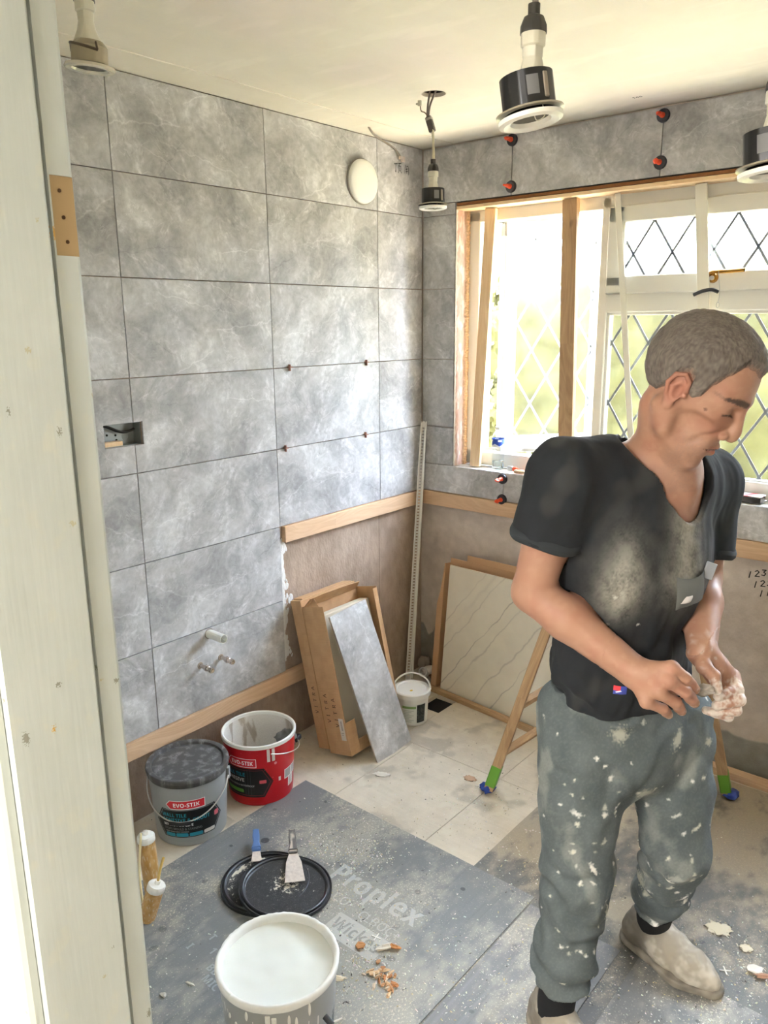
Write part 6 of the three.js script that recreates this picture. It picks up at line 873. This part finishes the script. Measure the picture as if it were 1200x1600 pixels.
  const body = (x, y, z) => { let d = smin(torso(x, y, z), shoulder(x, y, z), 0.06); d = smin(d, neck2(x, y, z), 0.05); d = smin(d, neck(x, y, z), 0.035); d = smin(d, stern(x, y, z), 0.018); d = smin(d, adam(x, y, z), 0.02); d = smin(d, aR(x, y, z), 0.03); d = smin(d, aL(x, y, z), 0.03); d = smin(d, lg(x, y, z), 0.04); return d; };
  const skinAll = (x, y, z) => { let d = body(x, y, z); if (y > 1.33) d = smin(d, headSdf(x, y, z), 0.02); if (y < 1.12 && y > 0.85) { d = smin(d, hR(x, y, z), 0.010); d = smin(d, hL(x, y, z), 0.010); } return d; };
  // skin colours
  const sk = lin('#a9806a'), skRed = lin('#a16757'), skPale = lin('#ba967f'), lipC = lin('#a4604f'), browC = lin('#3b3532'), dustC = lin('#e2dcd2'), stub = lin('#8f7468');
  const skinCol = (x, y, z, nx, ny, nz) => {
    let c = mixc(sk, skRed, 0.35 * sstep(-0.2, 0.6, fbm3(x * 14, y * 14, z * 14, 3))); c = mixc(c, skPale, 0.25 * sstep(0.1, 0.6, fbm3(x * 40 + 9, y * 40, z * 40, 2)));
    if (y > 1.36) {
      const [r, u, f] = toHead(x, y, z), R = Math.abs(r);
      c = mixc(c, skRed, 0.6 * sstep(0.02, 0.0, Math.abs(R - 0.084) - 0.004) * sstep(0.06, 0.0, Math.abs(u)) * sstep(0.03, -0.005, f)); c = mixc(c, skRed, 0.35 * sstep(0.035, 0.01, Math.hypot(R - 0.045, u + 0.02)) * sstep(0.03, 0.06, f));
      const lip = sstep(0.0085, 0.005, Math.abs(u + 0.0685)) * sstep(0.028, 0.021, R) * sstep(0.066, 0.076, f); c = mixc(c, lipC, 0.75 * lip); c = mixc(c, lin('#4a2a24'), 0.9 * sstep(0.0022, 0.0008, Math.abs(u + 0.0678 + 0.0018 * (R / 0.02))) * sstep(0.031, 0.027, R) * sstep(0.068, 0.076, f));
      // brow hair, lash line, crow's-feet, moles
      const bu = 0.030 - 30 * Math.pow(R - 0.034, 2) * 0.18, bw = lerp(0.0072, 0.0036, sstep(0.04, 0.064, R)); c = mixc(c, browC, 0.88 * sstep(bw, bw * 0.5, Math.abs(u - bu) + 0.0015 * n3(x * 500, y * 300, z * 500)) * sstep(0.013, 0.018, R) * sstep(0.066, 0.058, R) * sstep(0.03, 0.045, f));
      c = mixc(c, lin('#2e211d'), 0.85 * sstep(0.0026, 0.001, Math.abs(u - 0.0005 + 6 * Math.pow(R - 0.031, 2))) * sstep(0.019, 0.014, Math.abs(R - 0.034)) * sstep(0.045, 0.055, f)); c = mixc(c, lin('#8a5a4a'), 0.5 * sstep(0.002, 0.0007, Math.abs(u - 0.0165)) * sstep(0.015, 0.01, Math.abs(R - 0.031)) * sstep(0.07, 0.078, f));
      for (const [mr, mu, s] of [[0.0655, -0.006, 0.0034], [0.064, -0.045, 0.0018]]) c = mixc(c, lin('#5a3a30'), 0.8 * sstep(s, s * 0.5, Math.hypot(r - mr, u - mu, (f - 0.047) * 0.8)));
      const st = sstep(-0.045, -0.065, u) * sstep(0.02, 0.05, f) * sstep(0.06, 0.045, R); c = mixc(c, stub, 0.28 * st * (1 + n3(x * 600, y * 600, z * 600)));
    }
    const dl = Math.min(...PH.L.tip.concat(PH.L.mid).map((q) => Math.hypot(x - q[0], y - q[1], z - q[2])), Math.hypot(x - PH.L.th[2][0], y - PH.L.th[2][1], z - PH.L.th[2][2])); c = mixc(c, dustC, 0.75 * sstep(0.030, 0.006, dl + 0.022 * fbm3(x * 70, y * 70, z * 70, 3)));
    const dw = Math.hypot(x - J.wrL[0], y - J.wrL[1], z - J.wrL[2]); c = mixc(c, dustC, 0.45 * sstep(0.08, 0.02, dw) * sstep(0.15, 0.6, fbm3(x * 45 + 3, y * 45, z * 45, 3)));
    const dr = Math.min(...PH.R.tip.map((q) => Math.hypot(x - q[0], y - q[1], z - q[2]))); c = mixc(c, dustC, 0.65 * sstep(0.012, 0.004, dr + 0.008 * fbm3(x * 90, y * 90, z * 90, 2)));
    return c;
  };
  const skinM = phys({ vertexColors: true, roughness: 0.5, specularIntensity: 0.6 });
  const bodyG = [fieldMesh((x, y, z) => Math.max(body(x, y, z), y - 1.47), [-0.35, 0.05, -0.35], [0.42, 1.48, 0.52], 0.011, skinCol), fieldMesh((x, y, z) => Math.max(skinAll(x, y, z), 1.31 - y), [-0.03, 1.30, 0.03], [0.36, 1.72, 0.36], 0.0026, skinCol)];
  for (const [h, d] of [[PH.R, hR], [PH.L, hL]]) { const pts = [h.wr, ...h.kn, ...h.mid, ...h.tip, ...h.th], lo = [0, 1, 2].map((i) => Math.min(...pts.map((q) => q[i])) - 0.05), hi = [0, 1, 2].map((i) => Math.max(...pts.map((q) => q[i])) + 0.05); const ar = h === PH.R ? aR : aL; bodyG.push(fieldMesh((x, y, z) => smax(smin(d(x, y, z), ar(x, y, z), 0.010), Math.hypot(x - h.kn[1][0], y - h.kn[1][1], z - h.kn[1][2]) - 0.125, 0.001), lo, hi, 0.0024, skinCol)); }
  part('body', mergeGeometries(bodyG), skinM, man, 'tanned skin, right hand working against the dusty left hand');
  // finger nails of the right hand
  // hair: short, grey-brown, with receding temples
  {
    // height of the hairline above ear level, going from nape to forehead
    const line = [[-0.12, -0.046], [-0.075, -0.050], [-0.050, -0.040], [-0.034, -0.016], [-0.026, 0.020], [-0.010, 0.031], [0.002, 0.024], [0.007, -0.006], [0.018, -0.012], [0.026, 0.0], [0.034, 0.036], [0.046, 0.060], [0.060, 0.076], [0.074, 0.087], [0.09, 0.094], [0.12, 0.10]];
    const hairU = (R, f) => { let u = line[line.length - 1][1]; for (let i = 0; i + 1 < line.length; i++) if (f < line[i + 1][0]) { const t = sstep(0, 1, clamp((f - line[i][0]) / (line[i + 1][0] - line[i][0]))); u = lerp(line[i][1], line[i + 1][1], t); break; } return u - 0.016 * sstep(0.034, 0.012, R) * sstep(0.05, 0.07, f) + 0.012 * sstep(0.03, 0.05, R) * sstep(0.045, 0.06, f); };
    const strand = (r, u, f) => n3(r * 260, u * 46 + f * 30, f * 70);
    const field = (x, y, z) => { const [r, u, f] = toHead(x, y, z), R = Math.abs(r), over = u - hairU(R, f) + 0.0025 * n3(x * 190, y * 190, z * 190), edge = sstep(-0.001, 0.022, over); const thick = 0.0008 + edge * (0.0062 + 0.0045 * sstep(0.05, 0.11, u)) + 0.0007 * strand(r, u, f) * edge + 0.0014 * n3(x * 42, y * 38, z * 42) * edge;
      return smax(hd.cran(r, u, f) - thick, -over * 0.8, 0.003); };
    const hc = [lin('#4e4640'), lin('#6d645c'), lin('#938a80'), lin('#3a332e')];
    const g = fieldMesh(field, [0.0, 1.46, 0.06], [0.34, 1.72, 0.34], 0.0026, (x, y, z) => { const [r, u, f] = toHead(x, y, z), s = 0.5 + 0.5 * strand(r * 1.6, u * 1.6, f * 1.6), t = 0.5 + 0.5 * fbm3(x * 40, y * 40, z * 40, 2), grey = sstep(0.06, 0.0, u); let c = mixc(hc[0], hc[1], s); c = mixc(c, hc[2], 0.55 * t * (0.4 + 0.6 * grey)); c = mixc(c, hc[3], 0.25 * (1 - s)); return mixc(sk, c, 0.45 + 0.55 * sstep(0.0, 0.012, u - hairU(Math.abs(r), f) + 0.004 * n3(x * 400, y * 400, z * 400))); });
    part('hair', g, std({ vertexColors: true, roughness: 0.8 }), man, 'short grey-brown hair');
  }
  // T-shirt: loose shell over torso and upper arms, scooped neck, turned-up sleeves
  {
    const tor = flat([{ p: A(upv(J.pel, 0.045), S(left, 0.0)), r: 0.166 }, { p: J.waist, r: 0.163 }, { p: toF(J.chest, 0.004), r: 0.176 }, { p: A(upv(J.neckb, -0.06), S(face, -0.012)), r: 0.122 }], 1.34), sh2 = cap(toL(J.shR, 0.012), toL(J.shL, -0.012), 0.066, 0.066), trap = fold([cap(J.neckb, toL(J.shR, 0.03), 0.066, 0.062), cap(J.neckb, toL(J.shL, -0.03), 0.066, 0.062)], 0.03);
    const cutR = v3.mix(J.shR, J.elR, 0.52), cutL = v3.mix(J.shL, J.elL, 0.72), dR = v3.norm(v3.sub(J.elR, J.shR)), dL = v3.norm(v3.sub(J.elL, J.shL));
    const slR = cap(J.shR, v3.mix(J.shR, J.elR, 0.75), 0.066, 0.074), slL = cap(J.shL, v3.mix(J.shL, J.elL, 0.95), 0.064, 0.066);
    const nk = A(A(J.neckb, S(face, 0.075)), [0, -0.075, 0]), scoop = cap(A(J.neckb, S(face, -0.02)), A(A(J.neckb, S(face, 0.10)), [0, -0.020, 0]), 0.072, 0.062), vee = cap(A(A(J.neckb, S(face, 0.10)), [0, -0.03, 0]), A(A(J.neckb, S(face, 0.105)), [0, -0.050, 0]), 0.055, 0.034), neckUp = cap(J.neckb, hp(0, -0.06, -0.02), 0.078, 0.085);
    const pl = (p, c, d) => (p[0] - c[0]) * d[0] + (p[1] - c[1]) * d[1] + (p[2] - c[2]) * d[2];
    const raw = (x, y, z) => { let d = smin(tor(x, y, z), sh2(x, y, z), 0.06); d = smin(d, trap(x, y, z), 0.045);
      const sr = smax(slR(x, y, z), pl([x, y, z], cutR, dR), 0.004), sl = smax(slL(x, y, z), pl([x, y, z], cutL, dL), 0.004); d = smin(d, sr, 0.028); d = smin(d, sl, 0.028);
      // drape: soft folds running down from the shoulders, creases across the belly
      const a = x * left[0] + z * left[2], b = x * face[0] + z * face[2], low = sstep(1.2, 0.98, y); d += 0.006 * fbm3(a * 16, y * 4.5, b * 10, 2) * (0.5 + low) + 0.004 * low * Math.sin(y * 46 + 5 * n3(a * 5, y * 3, b * 5) + a * 14) * sstep(0.2, 0.6, n3(a * 6 + 4, y * 5, b * 4) + 0.5); return d; };
    const hemY = (x, z) => 0.880 + 0.03 * ((x * left[0] + z * left[2]) + 0.0) + 0.006 * n3(x * 9, 1, z * 9);
    const field = (x, y, z) => { let d = raw(x, y, z); d = smax(d, -(body(x, y, z) - 0.0015), 0.001); d = smax(d, -smin(smin(scoop(x, y, z), vee(x, y, z), 0.05), neckUp(x, y, z), 0.03), 0.003); d = smax(d, hemY(x, z) - y, 0.004); d = Math.max(d, -(lgIn(x, y, z))); return d; };
    const lgIn = (x, y, z) => y < 0.93 ? Math.min(0.2, 0.2) : 0.2;
    const navy = lin('#15181c'), navy2 = lin('#1e2228'), dust = lin('#b9b5a8');
    const blob = (x, y, z, p, sx, sy) => { const dx = x - p[0], dy = y - p[1], dz = z - p[2], a = dx * PV.vr[0] + dz * PV.vr[2]; return Math.exp(-(a * a) / (sx * sx) - (dy * dy) / (sy * sy)) * sstep(0.12, 0.06, Math.abs(dx * PV.vf[0] + dz * PV.vf[2])); };
    const col = (x, y, z, nx, ny, nz) => { const n = fbm3(x * 22, y * 16, z * 22, 3), fine = n3(x * 330, y * 330, z * 330); let c = mixc(navy, navy2, 0.5 + 0.5 * n);
      const front = nx * face[0] + nz * face[2]; let w = 0; if (front > -0.1) w = 0.62 * blob(x, y, z, PB.dust1, 0.035, 0.085) + 0.72 * blob(x, y, z, PB.dust2, 0.038, 0.055) + 0.5 * blob(x, y, z, PB.dust3, 0.05, 0.05) + 0.28 * blob(x, y, z, PB.dust4, 0.03, 0.06); w *= clamp(0.75 + 0.5 * n + 0.25 * fine); c = mixc(c, dust, clamp(w)); c = mixc(c, dust, 0.04 * sstep(0.2, 0.7, fbm3(x * 9 + 3, y * 6, z * 9, 2)));
      const dsp = Math.hypot(x - PB.spot[0], y - PB.spot[1], (z - PB.spot[2]) * 0.3); c = mixc(c, dust, 0.7 * sstep(0.014, 0.007, dsp + 0.006 * n3(x * 120, y * 120, 3))); return c; };
    const g = fieldMesh(field, [-0.22, 0.80, -0.24], [0.34, 1.50, 0.50], 0.0037, col); paintSplats(g, 4, 16, [0.0035, 0.007], ['#d8d5cc', '#c4c0b6'], (c, n) => n[0] * face[0] + n[2] * face[2] > -0.2 && c[1] < 1.2);
    const shirt = part('t_shirt', g, std({ vertexColors: true, roughness: 0.9 }), man, 'black T-shirt with white dust on chest and belly');
    // rolled cuffs follow the cut sleeve
    const cuff = (c, d, rad, tw) => { const g0 = new THREE.TorusGeometry(rad, 0.0085, 10, 40); const p = g0.attributes.position; for (let i = 0; i < p.count; i++) { const a = Math.atan2(p.getY(i), p.getX(i)); p.setZ(i, p.getZ(i) * 1.5 + 0.003 * Math.sin(a * 3 + tw)); } g0.computeVertexNormals(); g0.applyQuaternion(new THREE.Quaternion().setFromUnitVectors(new THREE.Vector3(0, 0, 1), new THREE.Vector3(...d))); return at(g0, ...c); };
    part('sleeve_cuff', cuff(v3.mix(J.shR, J.elR, 0.50), dR, 0.0655, 1), std({ color: C('#2b3034'), roughness: 0.9 }), shirt); part('sleeve_cuff', cuff(v3.mix(J.shL, J.elL, 0.70), dL, 0.059, 2), std({ color: C('#262a30'), roughness: 0.9 }), shirt);
    // breast pocket with folded spectacles and a white tag
    const find = (p) => { let q = p.slice(); for (let i = 0; i < 40; i++) { const d = raw(...q); q = A(q, S(PV.vf, Math.max(-0.02, Math.min(0.02, d)))); if (Math.abs(d) < 0.0005) break; } return q; };
    const patch = (c, w, h, off, n = 12, topSag = 0, skew = 0) => { const g0 = new THREE.PlaneGeometry(w, h, n, n), p = g0.attributes.position; const e = 0.004; for (let i = 0; i < p.count; i++) { const u = p.getX(i) + skew * p.getY(i), v = p.getY(i), sag = topSag * (v > 0 ? v / (h / 2) : 0) * (1 - Math.pow(2 * p.getX(i) / w, 2)); const s = [c[0] + PV.vr[0] * u, c[1] + v - sag, c[2] + PV.vr[2] * u], q = find(A(s, S(PV.vf, -0.03))); const nn = v3.norm([raw(q[0] + e, q[1], q[2]) - raw(q[0] - e, q[1], q[2]), raw(q[0], q[1] + e, q[2]) - raw(q[0], q[1] - e, q[2]), raw(q[0], q[1], q[2] + e) - raw(q[0], q[1], q[2] - e)]); const bulge = off * (0.25 + 0.75 * (1 - Math.pow(2 * p.getX(i) / w, 4)) * (1 - Math.pow(Math.abs(2 * v / h), 6) * (v > 0 ? 0.3 : 1))); const o = A(q, S(nn, bulge)); p.setXYZ(i, ...o); } g0.computeVertexNormals(); return g0; };
    part('pocket', patch(PB.pocket, 0.075, 0.075, 0.009, 16, 0.010, -0.15), std({ color: C('#6c6f6c'), roughness: 0.95, side: THREE.DoubleSide }), shirt, 'dusty grey breast pocket'); part('tag', patch(PB.plab, 0.03, 0.017, 0.0125, 4, 0, 0.3), std({ color: C('#cfcac6'), roughness: 0.7, side: THREE.DoubleSide }), shirt, 'white tag on the pocket');
    part('hem_tag', patch(PB.logo, 0.026, 0.02, 0.003, 4), std({ roughness: 0.6, side: THREE.DoubleSide, map: canvasTex(64, 48, (g) => { g.fillStyle = '#4350ad'; g.fillRect(0, 0, 64, 48); g.fillStyle = '#dc3640'; g.fillRect(0, 0, 34, 26); g.fillStyle = '#ececf0'; g.beginPath(); g.moveTo(10, 32); g.lineTo(34, 22); g.lineTo(40, 28); g.lineTo(14, 38); g.fill(); }) }), shirt, 'small red, white and blue tag by the hem');
    const gq = find(PB.glass); const sp = solo('spectacles', merge([at(rbox(0.022, 0.034, 0.005, 0.0022), 0, 0, 0)]), phys({ color: C('#b9bcc2'), roughness: 0.15, transmission: 0.4, thickness: 0 }), 'folded spectacles tucked in the breast pocket', 'spectacles'); sp.position.set(PROOT[0] + gq[0] - PV.vf[0] * 0.012, gq[1], PROOT[2] + gq[2] - PV.vf[2] * 0.012); sp.rotation.set(-0.15, 0.70, -0.35, 'YXZ');
  }
  // jogging trousers
  {
    const m = v3.mix, hip = flat([{ p: upv(J.pel, 0.07), r: 0.150 }, { p: upv(J.pel, -0.02), r: 0.168 }], 1.25), kR = J.kneeR, kL = J.kneeL;
    const legR = fold([cap(upv(J.hipR, 0.0), m(J.hipR, kR, 0.55), 0.098, 0.088), cap(m(J.hipR, kR, 0.55), kR, 0.088, 0.078), cap(kR, m(kR, J.ankR, 0.62), 0.078, 0.068), cap(m(kR, J.ankR, 0.62), m(kR, J.ankR, 0.90), 0.066, 0.056)], 0.02);
    const legL = fold([cap(upv(J.hipL, 0.0), m(J.hipL, kL, 0.55), 0.098, 0.088), cap(m(J.hipL, kL, 0.55), kL, 0.088, 0.076), cap(kL, m(kL, J.ankL, 0.62), 0.076, 0.062), cap(m(kL, J.ankL, 0.62), m(kL, J.ankL, 0.90), 0.060, 0.050)], 0.02);
    const pocket = cap(PB.pk0, PB.pk1, 0.0, 0.0), axis0 = 0;
    const axis = (K, Ak) => { const d = v3.norm(v3.sub(Ak, K)); return d; };
    const field = (x, y, z) => { const lR = legR(x, y, z), lL = legL(x, y, z); let d = smin(lR, lL, 0.012); d = smin(d, hip(x, y, z), 0.05);
      const w = n3(x * 7, y * 6, z * 7), bag = sstep(0.55, 0.2, y), knee = Math.exp(-Math.pow((y - 0.42) / 0.09, 2)); d += 0.005 * fbm3(x * 11, y * 9, z * 11, 2); d -= bag * 0.0075 * Math.sin(y * 78 + 3.2 * w + x * 22) * sstep(0.5, 0.22, y); d -= knee * 0.005 * Math.sin(y * 60 + x * 40 + 4 * w); d += 0.0035 * Math.sin((x * 0.8 + z * 0.6) * 55 + y * 34 + 5 * w) * sstep(0.55, 0.75, y);
      d += 0.0035 * sstep(0.006, 0.0015, pocket(x, y, z));
      // side seam of the right leg, ribbed cuffs
      d = Math.max(d, y - 0.90); const cuffCut = Math.max(0.166 - y, -1); d = smax(d, cuffCut, 0.004); return d; };
    const g0 = lin('#606869'), g1 = lin('#4c5557'), ds = lin('#a9aba3');
    const col = (x, y, z, nx, ny, nz) => { const n = fbm3(x * 10, y * 6, z * 10, 3), f = n3(x * 300, y * 300, z * 300); let c = mixc(g1, g0, clamp(0.55 + 0.5 * n + 0.1 * f)); const d = sstep(0.05, 0.5, fbm3(x * 7 + 20, y * 4, z * 7, 3)); c = mixc(c, ds, clamp(0.38 * d + 0.08 * f)); return c; };
    const g = fieldMesh(field, [-0.26, 0.12, -0.34], [0.36, 0.92, 0.42], 0.0042, col); paintSplats(g, 8, 105, [0.003, 0.0085], ['#e6e3da', '#d9d6c6', '#cfcdbd', '#f0eee8'], (c, n, q) => (n[0] * -PV.vf[0] + n[2] * -PV.vf[2] > -0.3) && q < (c[1] > 0.70 ? 0.3 : 1) && fbm3(c[0] * 9 + 5, c[1] * 7, c[2] * 9, 2) > -0.05); paintSplats(g, 28, 34, [0.003, 0.006], ['#e6e3da', '#f0eee8'], (c, n) => n[0] * -PV.vf[0] + n[2] * -PV.vf[2] > -0.3); paintSplats(g, 18, 9, [0.012, 0.024], ['#b9b8a8', '#a9aaa0'], (c, n) => (n[0] * -PV.vf[0] + n[2] * -PV.vf[2] > 0) && c[1] > 0.28);
    part('trousers', g, std({ vertexColors: true, roughness: 0.92 }), man, 'grey jogging trousers splashed with white grout');
  }
  // socks and shoes
  const shoe = (ank, kn, toeDir, label) => {
    const d = v3.norm([toeDir[0], 0, toeDir[1]]), s = [-d[2], 0, d[0]], base = [ank[0], 0.008, ank[2]], q = (f, u, l = 0) => [base[0] + d[0] * f + s[0] * l, base[1] + u, base[2] + d[2] * f + s[2] * l];
    const upper = fold([cap(q(-0.045, 0.045), q(-0.03, 0.085), 0.036, 0.037), cap(q(-0.035, 0.04), q(0.05, 0.045), 0.040, 0.043), cap(q(0.05, 0.045), q(0.12, 0.034, -0.006), 0.043, 0.042), cap(q(0.12, 0.034, -0.006), q(0.165, 0.024, -0.010), 0.042, 0.030), cap(q(-0.005, 0.082), q(0.05, 0.06), 0.038, 0.038)], 0.03);
    const foot = fold([cap(q(-0.045, 0.01), q(0.10, 0.01, 0.002), 0.041, 0.047), cap(q(0.10, 0.01, 0.002), q(0.168, 0.01, -0.010), 0.047, 0.032)], 0.03);
    const sole = (x, y, z) => smax(foot(x, y, z) - 0.0045, Math.abs(y - base[1] - 0.010) - 0.010, 0.005), open = cap(q(-0.008, 0.115), q(-0.004, 0.20), 0.038, 0.045);
    const crease = (x, y, z) => { const f = (x - base[0]) * d[0] + (z - base[2]) * d[2], l = (x - base[0]) * s[0] + (z - base[2]) * s[2]; return 0.0016 * Math.sin(f * 150 + 18 * l + 2 * n3(x * 12, y * 12, z * 12)) * sstep(0.03, 0.06, f) * sstep(0.14, 0.10, f) + 0.0012 * n3(x * 40, y * 40, z * 40); };
    const up = (x, y, z) => smax(smax(upper(x, y, z) + crease(x, y, z), base[1] + 0.012 - y, 0.004), -open(x, y, z), 0.006);
    const t = lin('#a39a8b'), tk = lin('#6f685f'), du = lin('#c2bbad'); const lo = [0, 1, 2].map((i) => Math.min(q(-0.11, 0, 0.07)[i], q(0.22, 0, 0.07)[i], q(-0.11, 0, -0.07)[i], q(0.22, 0, -0.07)[i]) - 0.005), hi = [0, 1, 2].map((i) => Math.max(q(-0.11, 0, 0.07)[i], q(0.22, 0, 0.07)[i], q(-0.11, 0, -0.07)[i], q(0.22, 0, -0.07)[i]) + 0.005); lo[1] = -0.005; hi[1] = 0.16;
    const cl = (x, y, z) => { const n = fbm3(x * 16, y * 16, z * 16, 3), f = (x - base[0]) * d[0] + (z - base[2]) * d[2]; let c = mixc(t, du, sstep(-0.1, 0.5, n)); c = mixc(c, tk, 0.75 * sstep(0.05, -0.02, f + 0.03 * n)); return c; };
    const sh = part('shoe', fieldMesh(up, lo, hi, 0.0034, cl), std({ vertexColors: true, roughness: 0.75 }), man, label); part('sole', fieldMesh(sole, lo, hi, 0.0034, (x, y, z) => mixc(tk, t, 0.5 + 0.5 * n3(x * 30, y * 30, z * 30))), std({ vertexColors: true, roughness: 0.85 }), sh, 'worn dusty sole');
    const ax = v3.norm(v3.sub(kn, ank)), sk2 = new THREE.CylinderGeometry(0.0455, 0.043, 0.10, 32, 1); sk2.applyQuaternion(new THREE.Quaternion().setFromUnitVectors(new THREE.Vector3(0, 1, 0), new THREE.Vector3(...ax))); part('sock', at(sk2, ank[0] + ax[0] * 0.035, ank[1] + ax[1] * 0.035, ank[2] + ax[2] * 0.035), std({ color: C('#17181b'), roughness: 0.95 }), man, 'black sock');
  };
  shoe(J.ankL, J.kneeL, [0.215, 0.055], 'dusty taupe slip-on work shoe'); shoe(J.ankR, J.kneeR, [0.2, 0.13], 'dusty taupe slip-on work shoe');
  // what he holds
  const cl = solo('putty_scrap', (() => { const g = new THREE.IcosahedronGeometry(0.015, 3), p = g.attributes.position; for (let i = 0; i < p.count; i++) { const k = 1 + 0.4 * n3(p.getX(i) * 70, p.getY(i) * 70, p.getZ(i) * 70); p.setXYZ(i, p.getX(i) * k * 1.3, p.getY(i) * k * 0.75, p.getZ(i) * k * 0.8); } const gg = mergeVertices(g.deleteAttribute('normal').deleteAttribute('uv') && g); gg.computeVertexNormals(); return gg; })(), std({ color: C('#a39a90'), roughness: 0.8 }), 'small grey scrap pinched between the man\'s hands', 'scrap'); cl.position.set(PROOT[0] + PB.stuffh[0], PB.stuffh[1], PROOT[2] + PB.stuffh[2]); cl.rotation.y = 0.7;
}
renderer.render(scene, camera);
